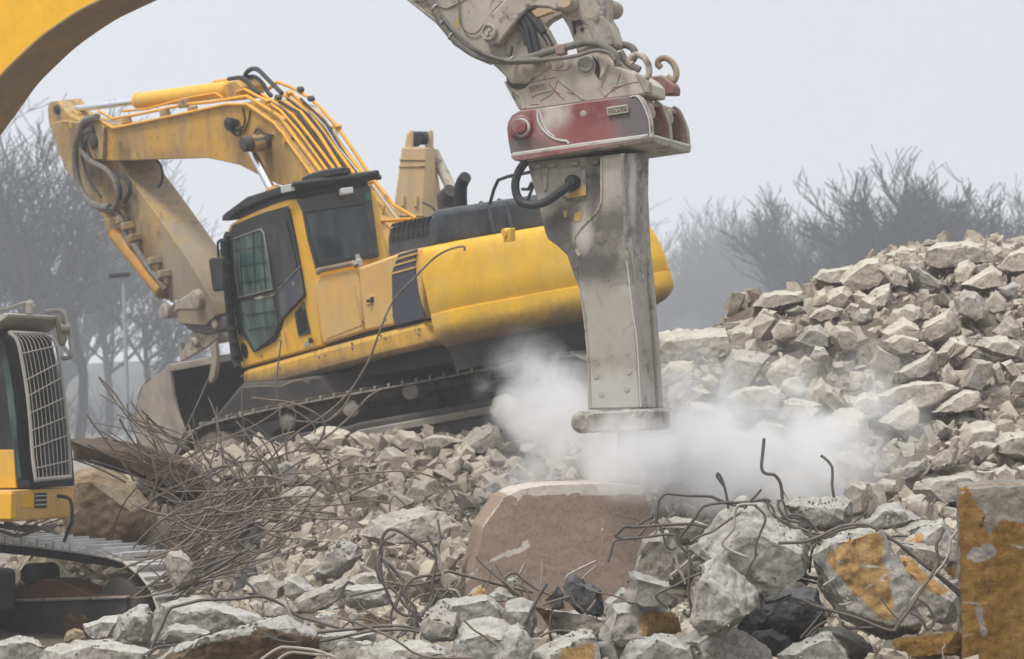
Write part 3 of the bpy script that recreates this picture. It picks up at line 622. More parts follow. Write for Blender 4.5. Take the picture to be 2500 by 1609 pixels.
# the concrete block under the hammer
dC = 27.4
fr = Frame(P(1300, 1300, dC), (1, .10, 0), (0, 0, 1))    # front face runs left to right
fpx = Z('D', [(225, 1300), (262, 1010), (305, 860), (332, 730), (420, 600), (455, 545), (560, 495), (700, 470), (860, 462), (1050, 458), (1180, 462), (1310, 478), (1350, 610), (1400, 850), (1420, 1400)])
fp = [fr.at(x, y, 'r', 0) for x, y in fpx]
bm = bmesh.new(); n_ = fr.r if fr.r.y > 0 else -fr.r
fp = [p if p.z > .02 else Vector((p.x, p.y, .02)) for p in fp]
fp[0].z = .02; fp[-1].z = .02
add_prism(bm, fp, n_ * 1.25)
bmesh.ops.triangulate(bm, faces=bm.faces)
roughen(bm, 1.6, .002, 5, fine=.003, target=.04, smooth_it=0)
lay = bm.verts.layers.float.new('paint')
bare = [Z('D', p) for p in ([(410, 600), (470, 520), (560, 480), (1330, 440), (1340, 485), (1180, 480), (1150, 540), (1060, 540), (960, 500), (890, 500), (850, 545), (820, 500), (720, 490), (680, 530), (640, 545), (590, 520), (500, 640), (480, 630), (530, 560), (500, 520), (455, 545)],
        [(150, 1130), (240, 1005), (470, 860), (540, 845), (600, 785), (630, 850), (560, 890), (330, 960), (200, 1110)], [(760, 850), (790, 848), (780, 860)], [(1052, 580), (1068, 580), (1070, 1100), (1060, 1100)], [(300, 730), (450, 540), (470, 545), (330, 735)])]
for v in bm.verts:
    px = 1250 + v.co.x / (K * v.co.y); py = HY - (v.co.z - CAMZ) / (K * v.co.y)
    m = max(inside(px, py, b) for b in bare)
    v[lay] = .5 + max(-.5, min(.5, m / 22.0)) - .12
    if v.co.z > 1.78: v[lay] = 1
o = finish('concrete_block', bm, M['pink'], origin=P(1350, 1480, dC), smooth=50)
tag(o, 'big pinkish brown concrete block with broken corners under the hammer', 'concrete block')
o = rock_outline('concrete_flake', 'D', [(1040, 452), (1090, 436), (1140, 424), (1200, 440), (1285, 464), (1180, 470), (1080, 462)], 28.3, M['conc_fg'], 901, thick=.3)
tag(o, 'thin broken flake lying on top of the brown concrete block', 'rubble')
# ---------------------------------------------------------------- traced rocks of the heap (distance read off the slope)
HEAP = [
 ('H', [(1430, 240), (1450, 150), (1530, 105), (1740, 92), (1830, 120), (1900, 180), (1890, 240), (1700, 250), (1560, 290), (1470, 270)]),
 ('H', [(580, 360), (640, 310), (820, 280), (930, 300), (870, 400), (720, 410)]), ('H', [(780, 380), (830, 310), (960, 230), (1050, 220), (1100, 300), (1050, 400), (900, 460), (840, 440)]),
 ('H', [(1060, 290), (1170, 262), (1270, 310), (1305, 380), (1280, 430), (1150, 415)]), ('H', [(1290, 280), (1320, 262), (1420, 320), (1530, 400), (1500, 430), (1330, 390)]),
 ('H', [(120, 580), (200, 490), (300, 465), (480, 472), (500, 540), (400, 570), (260, 590)]), ('H', [(930, 540), (1040, 450), (1140, 412), (1150, 500), (1100, 590), (1010, 610), (940, 590)]),
 ('H', [(1120, 700), (1180, 610), (1290, 565), (1380, 590), (1405, 650), (1340, 700)]), ('H', [(1100, 770), (1150, 720), (1250, 662), (1350, 730), (1360, 800), (1240, 830), (1120, 830)]),
 ('H', [(1380, 760), (1420, 700), (1600, 600), (1650, 640), (1660, 740), (1560, 830), (1440, 870), (1390, 830)]), ('H', [(1640, 520), (1720, 462), (1800, 480), (1890, 600), (1870, 680), (1800, 690), (1650, 620)]),
 ('H', [(1100, 840), (1200, 792), (1350, 830), (1350, 870), (1290, 950), (1180, 950), (1100, 900)]), ('H', [(695, 790), (740, 725), (830, 735), (890, 800), (900, 860), (870, 910), (760, 890)]),
 ('H', [(1200, 1070), (1300, 1010), (1460, 918), (1500, 960), (1500, 1070), (1400, 1120), (1240, 1148)]), ('H', [(1490, 930), (1600, 820), (1700, 798), (1740, 860), (1700, 930), (1560, 985)]),
 ('H', [(1800, 870), (1860, 812), (2020, 808), (2110, 880), (2110, 970), (2000, 970), (1860, 920)]), ('H', [(1690, 1180), (1770, 985), (1900, 1000), (1890, 1090), (1810, 1225), (1720, 1205)]),
 ('H', [(1070, 1250), (1180, 1190), (1330, 1150), (1520, 1152), (1640, 1200), (1560, 1300), (1380, 1350), (1200, 1290), (1120, 1310)]), ('H', [(1470, 1370), (1560, 1300), (1700, 1208), (1800, 1220), (1830, 1290), (1780, 1350), (1640, 1375)]),
 ('H', [(1070, 1440), (1180, 1350), (1310, 1278), (1350, 1330), (1360, 1440), (1300, 1510), (1180, 1480)]),
 ('H', [(200, 1080), (260, 1010), (370, 948), (450, 990), (480, 1060), (400, 1150), (280, 1190)]), ('H', [(1870, 540), (1940, 458), (2020, 530), (2020, 600), (1930, 612), (1880, 580)]),
 ('H', [(1960, 440), (2080, 398), (2125, 420), (2060, 505), (2000, 515)]), ('H', [(1980, 270), (2060, 180), (2156, 135), (2230, 160), (2230, 300), (2080, 320)]),
 ('H', [(1635, 310), (1660, 260), (1740, 228), (1800, 280), (1740, 372), (1650, 375)]), ('H', [(1750, 285), (1920, 243), (1940, 300), (1840, 345)]), ('H', [(1690, 410), (1900, 278), (1980, 330), (1960, 425), (1800, 450)]),
 ('H', [(260, 770), (330, 688), (430, 710), (450, 800), (360, 855), (290, 825)]), ('H', [(440, 840), (520, 730), (620, 718), (700, 800), (690, 885), (560, 890)]), ('H', [(545, 965), (590, 878), (650, 885), (690, 940), (620, 1005)]),
 ('H', [(450, 1000), (500, 953), (555, 970), (555, 1035), (490, 1055)]), ('H', [(570, 1190), (640, 1122), (720, 1200), (800, 1290), (740, 1350), (640, 1300)]), ('H', [(1930, 770), (2030, 648), (2120, 740), (2110, 825), (1990, 805)]),
 ('H', [(1540, 1060), (1590, 1008), (1680, 1120), (1640, 1190), (1560, 1130)]), ('H', [(2050, 1180), (2120, 1095), (2210, 1120), (2210, 1210), (2090, 1240)]), ('H', [(840, 1290), (960, 1228), (1050, 1250), (1080, 1370), (970, 1430), (860, 1360)]),
 ('H', [(1900, 1030), (1970, 1003), (2010, 1155), (1950, 1178)]), ('H', [(1985, 1005), (2060, 978), (2140, 1090), (2060, 1110)]), ('H', [(540, 660), (600, 600), (680, 570), (790, 600), (760, 660), (640, 690)]),
 ('H', [(820, 590), (860, 555), (930, 570), (920, 620), (850, 625)]), ('H', [(890, 660), (920, 590), (1000, 600), (1010, 660), (940, 690)]), ('H', [(130, 670), (200, 590), (290, 620), (280, 680), (180, 700)]),
 ('H', [(1330, 860), (1400, 845), (1480, 900), (1400, 930), (1340, 920)]), ('H', [(640, 530), (700, 450), (800, 430), (860, 480), (800, 560), (690, 570)]), ('H', [(560, 570), (590, 470), (650, 450), (690, 500), (650, 590)]),
 ('H', [(110, 180), (1120, 190), (1230, 135), (1330, 150), (1290, 230), (1150, 230)][1:]), ('H', [(1890, 160), (1950, 115), (2010, 150), (1960, 200)]), ('H', [(1960, 190), (2000, 110), (2100, 110), (2110, 170), (2020, 220)]),
 ('G', [(1690, 570), (1740, 480), (1850, 438), (1980, 460), (2008, 530), (1980, 600), (1800, 630), (1710, 640)]), ('G', [(1985, 610), (2030, 548), (2224, 525), (2320, 560), (2320, 750), (2100, 750), (2000, 705)]),
 ('G', [(1775, 650), (1860, 602), (2008, 630), (1960, 705), (1850, 790), (1790, 745)]), ('G', [(1450, 750), (1560, 680), (1660, 618), (1672, 680), (1640, 795), (1500, 825)]), ('G', [(1200, 890), (1215, 820), (1270, 778), (1400, 758), (1425, 830), (1370, 885), (1240, 935)]),
 ('G', [(540, 450), (680, 338), (800, 348), (900, 400), (932, 600), (880, 690), (700, 650), (560, 570)]), ('G', [(230, 270), (300, 243), (420, 278), (525, 300), (535, 425), (400, 430), (240, 435)]), ('G', [(0, 190), (80, 148), (190, 180), (232, 280), (100, 340), (0, 310)]),
 ('G', [(730, 1010), (800, 928), (920, 970), (952, 1050), (900, 1190), (780, 1260), (730, 1130)]), ('G', [(968, 970), (1040, 918), (1150, 930), (1175, 1010), (1080, 1050), (990, 1020)]),
 ('G', [(1310, 1010), (1340, 950), (1400, 928), (1650, 888), (1780, 878), (1835, 930), (1700, 1110), (1480, 1150), (1340, 1060)]), ('G', [(1835, 830), (1900, 768), (2000, 800), (1990, 845), (1860, 858)]),
 ('G', [(1838, 850), (1980, 855), (1970, 930), (1930, 1000), (1850, 940)]), ('G', [(1975, 850), (2070, 798), (2160, 860), (2155, 940), (2060, 960), (1990, 910)]), ('G', [(2165, 820), (2260, 800), (2300, 900), (2200, 920)]),
 ('Q', [(105, 680), (130, 640), (180, 618), (300, 605), (500, 603), (545, 690), (540, 740), (500, 795), (360, 825), (130, 770)]), ('Q', [(490, 960), (520, 800), (570, 728), (680, 738), (765, 760), (690, 890), (620, 970), (500, 1000)]),
 ('Q', [(120, 880), (200, 798), (330, 788), (362, 860), (300, 935), (150, 940)]), ('Q', [(380, 885), (430, 862), (492, 900), (470, 945), (400, 935)]), ('Q', [(250, 1000), (350, 938), (442, 970), (420, 1045), (280, 1045)]),
 ('Q', [(540, 1000), (640, 938), (800, 932), (872, 1000), (840, 1070), (640, 1070)]), ('Q', [(250, 1110), (310, 1018), (420, 1040), (592, 1110), (570, 1190), (300, 1200)]), ('Q', [(380, 1280), (520, 1200), (720, 1208), (872, 1260), (882, 1390), (600, 1430), (420, 1380)]),
 ('Q', [(650, 1210), (740, 1138), (840, 1150), (862, 1220), (760, 1240)]), ('Q', [(540, 610), (600, 580), (680, 600), (690, 690), (620, 720), (550, 690)]), ('Q', [(860, 900), (940, 880), (1010, 960), (960, 1020), (880, 1000)]),
 ('Q', [(0, 1300), (100, 1210), (260, 1220), (330, 1300), (200, 1380), (40, 1400)]), ('Q', [(180, 1350), (320, 1310), (430, 1350), (540, 1430), (400, 1500), (220, 1480)]), ('Q', [(900, 1330), (980, 1290), (1090, 1290), (1100, 1370), (1000, 1400), (920, 1390)]),
 ('Q', [(1180, 1330), (1260, 1310), (1370, 1390), (1370, 1500), (1260, 1540), (1190, 1440)]),
 ('C', [(640, 110), (700, 85), (800, 82), (925, 130), (900, 200), (760, 260), (680, 190)]), ('C', [(945, 160), (1020, 118), (1140, 180), (1168, 230), (1110, 285), (1000, 230)]),
 ('C', [(1303, 210), (1370, 122), (1500, 125), (1575, 190), (1605, 285), (1440, 290), (1330, 260)]), ('C', [(1588, 200), (1700, 148), (1830, 160), (1940, 210), (1800, 270), (1620, 270)]),
 ('C', [(1930, 225), (2040, 110), (2180, 50), (2255, 90), (2285, 170), (2200, 260), (2060, 305), (1990, 270)]), ('C', [(1830, 440), (1880, 290), (1970, 218), (2055, 290), (2015, 450)]),
 ('D', [(375, 10), (400, -60), (480, -85), (570, -40), (620, 60), (632, 175), (560, 190), (420, 95)]), ('D', [(430, 160), (470, 130), (540, 180), (530, 215), (450, 200)]),
 ('C', [(520, 175), (590, 138), (690, 180), (742, 230), (700, 290), (560, 270)]), ('C', [(100, 440), (200, 330), (340, 298), (402, 380), (300, 480), (150, 490)]), ('C', [(272, 430), (360, 388), (455, 430), (430, 600), (270, 590)]),
 ('C', [(310, 700), (380, 628), (560, 618), (692, 690), (680, 790), (420, 770)]), ('C', [(1435, 690), (1520, 565), (1640, 588), (1685, 680), (1600, 770), (1480, 770)]), ('C', [(2035, 375), (2110, 338), (2175, 380), (2120, 425)]),
 ('C', [(828, 305), (900, 255), (1055, 290), (1020, 355), (860, 345)]), ('C', [(500, 350), (600, 320), (740, 340), (700, 400), (560, 410)]), ('C', [(2130, 620), (2230, 560), (2300, 600), (2250, 680), (2150, 680)]), ('C', [(520, 560), (600, 500), (680, 480), (690, 560), (600, 610)]),
]
LAB = []
def place(cx, cy_):
    if cx < 1400 and not (cx > 1230 and cy_ > 1200):
        return ('on the crest' if cy_ < 1110 else 'halfway down' if cy_ < 1250 else 'near the foot') + ' of the mound, ' + ('left' if cx < 700 else 'centre' if cx < 950 else 'right') + ''
    return ('along the crest' if cy_ < 690 else 'high up' if cy_ < 790 else 'halfway up' if cy_ < 900 else 'low down' if cy_ < 1030 else 'at the foot') + ' of the right heap, ' + ('far left' if cx < 1700 else 'left' if cx < 1900 else 'centre' if cx < 2120 else 'right' if cx < 2350 else 'far right') + ''
def settle_labels():
    """where several things got the same words, say which one by its order from the left"""
    by = {}
    for o, x in LAB: by.setdefault(o['label'], []).append((x, o))
    w_ = ['leftmost', 'second from left', 'third from left', 'fourth from left', 'fifth from left', 'sixth from left', 'seventh from left', 'eighth from left']
    for lab, l in by.items():
        if len(l) < 2: continue
        l.sort(key=lambda q: q[0])
        for k_, (x, o) in enumerate(l):
            o['label'] = lab + ', ' + (w_[k_] if k_ < len(w_) else 'further right')
for i, (reg, pts) in enumerate(HEAP):
    q = Z(reg, pts); cx = sum(p[0] for p in q) / len(q); cy_ = sum(p[1] for p in q) / len(q)
    pts = [(sum(a[0] for a in pts) / len(pts) * -.08 + p[0] * 1.08, sum(a[1] for a in pts) / len(pts) * -.08 + p[1] * 1.08) for p in pts]
    wd = max(p[0] for p in q) - min(p[0] for p in q); ht = max(p[1] for p in q) - min(p[1] for p in q)
    yb = max(p[1] for p in q) - .15 * ht
    d = (depth_at(cx, yb) or depth_at(cx, yb + 60) or 36) - .45
    centre = cx < 1400
    mt = 'conc_mid' if (i % 6 == 4 ) else 'conc_drab' if reg == 'D' else 'conc_heap'
    o = rock_outline('boulder', reg, pts, d, M[mt], 900 + i, amp=.05, target=max(.035, math.sqrt(wd * ht) * K * d / 22), fine=.010)
    a = math.sqrt(wd * ht)
    sz = 'small' if a < 36 else 'middling' if a < 55 else 'large' if a < 75 else 'huge'
    sh = 'flat' if wd > 1.7 * ht else 'upright' if ht > 1.15 * wd else 'blocky'
    tag(o, f"{sz} {sh} {'grey' if mt != 'conc_heap' else 'beige'} boulder {place(cx, cy_)}", 'boulder', 'boulders of the ' + ('middle mound' if centre else 'right heap'))
    LAB.append((o, cx))
# ---------------------------------------------------------------- scattered chunks between them
rnd = random.Random(7)
proto_shade = []
for me in protos: a = me.copy(); a.materials.append(M['conc_dark']); proto_shade.append(a)
taken = []
for reg, pts in HEAP:
    q = Z(reg, pts); taken.append((sum(p[0] for p in q) / len(q), sum(p[1] for p in q) / len(q), .42 * (max(p[0] for p in q) - min(p[0] for p in q))))
def crest_y(x):
    return min(HY - (tz(x, d) - CAMZ) / (K * d) for d in np.arange(26, 44, .5))
def scatter(n, xr, yf, smin, smax, label, group, overlap=.66, meshes=proto_heap, dmin=24, power=1.5, tries=60):
    cnt = 0
    for k in range(n * tries):
        if cnt >= n: break
        x = rnd.uniform(*xr); y0, y1 = yf(x); y = rnd.uniform(y0, y1)
        s = smin + (smax - smin) * rnd.random() ** power
        if any((x - a) ** 2 + ((y - b) * 1.25) ** 2 < (overlap * (s * .5 + r)) ** 2 for a, b, r in taken): continue
        d = depth_at(x, y, dmin)
        if d is None: continue
        taken.append((x, y, s * .5)); cnt += 1
        z = tz(x, d); X = (x - 1250) * K * d
        o = chunk(Vector((X, d, z + s * K * d * .15)), s * K * d * 1.15, 3000 + len(taken), meshes, label, group)
        if label.startswith('medium'): o['label'] = ('small' if s < 52 else 'medium' if s < 72 else 'big') + ' angular stone ' + place(x, y); LAB.append((o, x))
scatter(150, (1620, 2560), lambda x: (crest_y(x) + 6, 1330), 38, 105, 'medium beige stone packed between the boulders of the right heap', 'stones of the right heap')
scatter(85, (480, 1330), lambda x: (crest_y(x) + 4, 1480), 32, 88, 'medium pale stone lying on the slope of the middle mound', 'stones of the middle mound')
scatter(12, (1240, 1640), lambda x: (1150, 1380), 26, 60, 'stone lying around the foot of the brown concrete block', 'stones around the concrete block')
def _noop(): pass
def fgrow(n, xr, dr, smin, smax, lab, grp):
    for k in range(n):
        x = rnd.uniform(*xr); d = rnd.uniform(*dr); s = rnd.uniform(smin, smax)
        chunk(Vector(((x - 1250) * K * d, d, tz(x, d) + s * .12)), s, 5000 + k + int(xr[0]), proto_fg, lab, grp)
fgrow(26, (-50, 2600), (18.2, 21.5), .16, .42, 'grey concrete chunk filling gaps in the front rubble', 'fill chunks of the front rubble')
fgrow(20, (550, 2300), (22, 26.5), .2, .5, 'grey stone in the dip behind the front rubble', 'stones in the dip')
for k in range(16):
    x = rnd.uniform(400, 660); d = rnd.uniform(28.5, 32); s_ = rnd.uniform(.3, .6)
    chunk(Vector(((x - 1250) * K * d, d, tz(x, d) + s_ * .05)), s_, 7000 + k, proto_shade, 'added chunk coloured as the shade in the voids under the tangle of bars', 'added shade chunks under the tangle')  # added chunks; dark colour stands for the shade under the bars
# gravel: thousands of small stones, one object
def gravel():
    def hulls(n, k, seed):
        out = []; r_ = random.Random(seed)
        for _ in range(n):
            bm = bmesh.new(); ax = (1, r_.uniform(.55, .95), r_.uniform(.4, .85))
            for _ in range(k):
                v = Vector((r_.gauss(0, 1), r_.gauss(0, 1), r_.gauss(0, 1))).normalized(); v = v.lerp(v / max(abs(c) for c in v), .75) * r_.uniform(.85, 1)
                bm.verts.new((v.x * ax[0] * .5, v.y * ax[1] * .5, v.z * ax[2] * .5))
            bmesh.ops.convex_hull(bm, input=bm.verts); bmesh.ops.delete(bm, geom=[v for v in bm.verts if not v.link_faces], context='VERTS')
            bmesh.ops.triangulate(bm, faces=bm.faces); bm.verts.ensure_lookup_table(); bm.verts.index_update()
            out.append((np.array([v.co[:] for v in bm.verts]), np.array([[v.index for v in f.verts] for f in bm.faces]))); bm.free()
        return out
    src = hulls(14, 10, 4); big = hulls(18, 12, 9); TN = []
    rg = np.random.default_rng(3); V = []; T = []; off = 0
    tk = np.array(taken)
    def put(x, d, s, lift=.2):
        nonlocal off
        if d > 24:
            py = HY - (tz(x, d) - CAMZ) / (K * d)
            if 400 < x < 640 and 1190 < py < 1420 and rg.random() < .8: return
            if np.any((tk[:, 0] - x) ** 2 + (tk[:, 1] - py) ** 2 * 1.3 < (tk[:, 2] * .62) ** 2): return
        v, f = src[rg.integers(len(src))]
        e_ = Euler(rg.uniform(0, 6.28, 3).tolist()).to_matrix(); m = np.array(e_)
        vv = (v * (s * rg.uniform(.75, 1.25, 3))) @ m.T + np.array([(x - 1250) * K * d, d, tz(x, d) + s * lift])
        V.append(vv); T.append(f + off); off += len(vv); TN.append(np.full(len(vv), rg.random() ** 1.5, dtype=np.float32))
    for _ in range(20000):
        x = rg.uniform(-150, 2700); d = rg.uniform(24, 39)
        if tz(x, d) < .25: continue
        put(x, d, (.05 + .15 * rg.random() ** 2.4))
    for _ in range(7000):
        x, d = rg.uniform(-150, 2650), rg.uniform(16.5, 24)
        if not (1780 < x < 2150 and d < 22): put(x, d, (.03 + .12 * rg.random() ** 2.2))
    src[:] = big
    for _ in range(3400):
        x = rg.uniform(-100, 2650); d = rg.uniform(24.5, 38.5)
        if tz(x, d) < .5: continue
        put(x, d, .15 + .24 * rg.random() ** 1.8, .1)
    for _ in range(900):
        x = rg.uniform(-100, 2650); d = rg.uniform(17, 25)
        if not (1780 < x < 2150 and d < 22): put(x, d, .14 + .24 * rg.random() ** 1.6, .1)
    V = np.concatenate(V); T = np.concatenate(T)
    me = bpy.data.meshes.new('gravel'); me.vertices.add(len(V)); me.vertices.foreach_set('co', V.ravel())
    me.loops.add(T.size); me.loops.foreach_set('vertex_index', T.ravel().astype(np.int32))
    me.polygons.add(len(T)); me.polygons.foreach_set('loop_start', np.arange(0, T.size, 3, dtype=np.int32))
    me.update(calc_edges=True); at_ = me.attributes.new('tone', 'FLOAT', 'POINT'); at_.data.foreach_set('value', np.concatenate(TN)); me.materials.append(M['conc_small'])
    me.polygons.foreach_set('use_smooth', [False] * len(me.polygons))
    o = bpy.data.objects.new('gravel', me); col.objects.link(o); o['kind'] = 'stuff'
    tag(o, 'small broken stones and crumbs covering the rubble mounds', 'gravel')
gravel()

settle_labels()
# ---------------------------------------------------------------- bare winter trees
def bark(name, c):
    t = NT(name); n = t.noise(2, 8, .7); t.link(t.mix(t.ramp(n, [(.35, 0), (.7, 1)]), c, tuple(v * .55 for v in c)), t.b.inputs['Base Color'])
    t.b.inputs['Roughness'].default_value = .95; t.b.inputs['Specular IOR Level'].default_value = .1; return t.m
M['bark'] = bark('tree_bark', (.042, .042, .05)); M['twig'] = bark('tree_twigs', (.045, .048, .058)); M['ivy'] = bark('ivy_green', (.045, .06, .035))
def tree_mesh(seed, style, H=12.0):
    rnd = random.Random(seed); segs_t = []; segs_c = []
    def grow(p, dirv, length, rad, level, maxl):
        n = 5 if level < 2 else 4 if level < 4 else 3
        pts = [p.copy()]; rs = [rad]; d = dirv.copy()
        for i in range(n):
            up = .07 if style == 'broom' else .05
            d = (d + Vector((rnd.gauss(0, .17), rnd.gauss(0, .17), rnd.gauss(0, .09) + up))).normalized()
            p = p + d * (length / n); pts.append(p.copy()); rs.append(rad * (1 - .45 * (i + 1) / n))
        (segs_t if level == 0 else segs_c).append((pts, rs, level))
        if level >= maxl: return
        if style == 'broom':
            kids = (11, 7, 5, 5, 5)[min(level, 4)]; spread = (.75, .55, .5, .5, .5)[min(level, 4)]
        else:
            kids = (8, 6, 5, 5, 4)[min(level, 4)]; spread = (.85, .85, .8, .8, .8)[min(level, 4)]
        for k in range(kids):
            t = rnd.uniform(.35 if level == 0 else .2, 1.0); idx = min(n - 1, int(t * n))
            q = pts[idx].lerp(pts[idx + 1], t * n - idx)
            a = rnd.uniform(0, 6.283); o = d.orthogonal().normalized(); b = d.cross(o)
            nd = (d + (o * math.cos(a) + b * math.sin(a)) * rnd.uniform(.6, 1.4) * spread).normalized()
            nd.z = nd.z * .9 + (.25 if style == 'broom' else .10)
            nd.normalize()
            grow(q, nd, length * (rnd.uniform(.46, .70) if style == 'broom' else rnd.uniform(.5, .8)) * (.8 if level == 0 else 1), max(rs[idx] * .6, .008), level + 1, maxl)
    grow(Vector((0, 0, 0)), Vector((0, 0, 1)), H * (.34 if style == 'broom' else .42), H * (.018 if style == 'broom' else .0135), 0, 4)
    out = []
    for segs, nm, mt in ((segs_t, 'trunk', M['bark']), (segs_c, 'crown', M['twig'])):
        V = []; F = []
        for pts, rs, lv in segs:
            s = 6 if lv < 2 else 3; base = len(V)
            for i, p in enumerate(pts):
                t = (pts[min(i + 1, len(pts) - 1)] - pts[max(i - 1, 0)]).normalized(); x = t.orthogonal().normalized(); y = t.cross(x)
                for k in range(s):
                    V.append(p + (x * math.cos(6.283 * k / s) + y * math.sin(6.283 * k / s)) * max(rs[i], .0085 if style == 'broom' else .0105))
            for i in range(len(pts) - 1):
                for k in range(s): F.append((base + i * s + k, base + i * s + (k + 1) % s, base + (i + 1) * s + (k + 1) % s, base + (i + 1) * s + k))
        me = bpy.data.meshes.new(nm); me.from_pydata([v[:] for v in V], [], F); me.materials.append(mt)
        me.polygons.foreach_set('use_smooth', [True] * len(me.polygons)); out.append(me)
    zmax = max(v.co.z for v in out[1].vertices)
    return out, zmax
TF = 2.1
TREES = {'wide': [tree_mesh(s, 'wide') for s in (1, 2, 3)], 'broom': [tree_mesh(s, 'broom') for s in (11, 12, 13)]}
print('tree faces', [len(m[0][1].polygons) for v in TREES.values() for m in v])
def tree(x, d, ytop, style, i, rz, label, group, wide=1.0):
    d = d * TF
    (tr, cr), zm = TREES[style][i % 3]
    h = CAMZ - (ytop - HY) * K * d
    t = thing('bare_tree', label, 'tree', ((x - 1250) * K * d, d, 0), group)
    t.rotation_euler.z = rz; s = h / zm; t.scale = (s * wide, s * wide, s)
    for nm, me in (('trunk', tr), ('crown', cr)):
        o = bpy.data.objects.new(nm, me); col.objects.link(o); o.parent = t
tree(60, 78, 70, 'wide', 0, .3, 'tallest dark bare tree with wide twiggy crown at the left edge', 'dark bare trees at the left')
tree(-120, 82, 120, 'wide', 1, 1.9, 'dark bare tree cut by the left edge behind the near boom', 'dark bare trees at the left')
tree(190, 86, 200, 'wide', 2, 4.1, 'dark bare tree behind the stick of the yellow excavator', 'dark bare trees at the left')
tree(-10, 98, 250, 'wide', 2, 2.9, 'dark bare tree in the second row at the left edge', 'dark bare trees at the left')
tree(260, 104, 420, 'wide', 0, 4.4, 'dark bare tree in the second row behind the lamp post', 'dark bare trees at the left')
tree(120, 120, 420, 'broom', 1, 4.4, 'upright bare tree in the back row above the grille cab', 'dark bare trees at the left')
tree(345, 88, 480, 'wide', 1, 5.2, 'bare tree with a thin trunk right of the lamp post', 'dark bare trees at the left')
tree(100, 90, 330, 'wide', 0, 2.6, 'dark bare tree standing low behind the grille cab', 'dark bare trees at the left')
tree(420, 99, 700, 'wide', 2, 1.2, 'low bare tree seen below the excavator stick', 'dark bare trees at the left')
tree(500, 110, 800, 'broom', 2, .6, 'low bare tree behind the excavator bucket', 'dark bare trees at the left')
ORD = ['leftmost', 'second from left', 'third from left', 'fourth from left', 'fifth from left', 'sixth from left', 'seventh from left', 'rightmost']
i_of = {x: k for k, x in enumerate(sorted([2330, 2190, 2460, 2060, 2580, 2260, 2400, 2130]))}
LB = 'broom shaped dark bare tree rising behind the right heap'
for i, (x, d, yt) in enumerate([(2330, 100, 390), (2190, 104, 395), (2460, 98, 425), (2060, 112, 445), (2580, 100, 440), (2260, 116, 420), (2400, 118, 430), (2130, 120, 430)]):
    tree(x, d * .85, yt - 5, 'broom', i, i * 1.7 + .5, ORD[i_of[x]] + ' of the broom shaped dark trees behind the right heap', 'broom shaped trees behind the heap', 1.25)
LC = 'pale hazy bare tree in the distant row right of the hammer'
NW = ['leftmost', 'second from left', 'third from left', 'fourth from left', 'fifth from left', 'sixth from left', 'seventh from left', 'eighth from left', 'eighth from right', 'seventh from right', 'sixth from right', 'fifth from right', 'fourth from right', 'third from right', 'second from right', 'rightmost']
XS = sorted([1590, 1660, 1730, 1790, 1850, 1910, 1970, 2020, 1700, 1820, 1560, 1630, 1950, 1880, 1760, 2080])
for i, (x, d, yt) in enumerate([(x_, d_ * 1.2, y_) for x_, d_, y_ in [(1590, 150, 500), (1660, 142, 468), (1730, 150, 480), (1790, 148, 490), (1850, 165, 540), (1910, 160, 535), (1970, 150, 485), (2020, 140, 480), (1700, 170, 530), (1820, 172, 560), (1560, 158, 520), (1630, 172, 540), (1950, 170, 540), (1880, 140, 560), (1760, 138, 560), (2080, 150, 500)]]):
    tree(x, d, yt, 'wide' if i % 2 else 'broom', i + 1, i * 2.3, 'pale hazy tree of the distant row right of the hammer, ' + NW[XS.index(x)], 'distant hazy tree row', 1.1)
# far thicket: an uncountable mass of twigs along the site edge
def thicket():
    rg = np.random.default_rng(5); V = []; F = []
    for _ in range(5000):
        d = rg.uniform(200, 300); x = rg.uniform(-300, 2900)
        h = rg.uniform(2.0, 6.0) * (1.0 if x < 700 or x > 1500 else .8)
        X = (x - 1250) * K * d; lean = rg.normal(0, 1.4, 2); w_ = rg.uniform(.02, .06)
        z0 = rg.uniform(0, h * .5); a = np.array([X, d, z0]); b = np.array([X + lean[0], d + lean[1], z0 + h * rg.uniform(.3, .6)]); m_ = (a + b) / 2 + rg.normal(0, .15, 3)
        base = len(V)
        for p, ww in ((a, w_), (m_, w_ * .8), (b, w_ * .4)):
            for k in range(3): V.append((p[0] + ww * math.cos(2.094 * k), p[1] + ww * math.sin(2.094 * k), p[2]))
        for i in range(2):
            for k in range(3): F.append((base + i * 3 + k, base + i * 3 + (k + 1) % 3, base + i * 3 + 3 + (k + 1) % 3, base + i * 3 + 3 + k))
    me = bpy.data.meshes.new('thicket'); me.from_pydata(V, [], F); me.materials.append(M['twig'])
    o = bpy.data.objects.new('thicket', me); col.objects.link(o); o['kind'] = 'stuff'
    tag(o, 'low far-off thicket of bare twigs along the site edge', 'thicket')
thicket()
def bank():
    xs = np.linspace(-500, 500, 240); V = []; F = []
    prof = [(300, 0), (306, 2.4), (316, 4.2), (335, 5.2), (370, 5.5), (460, 0)]
    for i, X in enumerate(xs):
        for y, z in prof:
            V.append((X * (1 + (y - 300) / 400), y + noise.noise(Vector((X * .05, y, 1))) * 4, z * (1.0 + 1.1 / (1 + math.exp((X + 25) / 12))) * (.72 + .3 * noise.noise(Vector((X * .06, y * .02, 7))) + .12 * noise.noise(Vector((X * .5, y * .1, 3))))))
    n = len(prof)
    for i in range(len(xs) - 1):
        for j in range(n - 1): F.append((i * n + j, (i + 1) * n + j, (i + 1) * n + j + 1, i * n + j + 1))
    me = bpy.data.meshes.new('hill'); me.from_pydata(V, [], F); me.materials.append(plain('scrub_bank', (.075, .078, .075), rough=1, var=.5, scale=.8))
    o = bpy.data.objects.new('hill', me); col.objects.link(o); o['kind'] = 'structure'
bank()
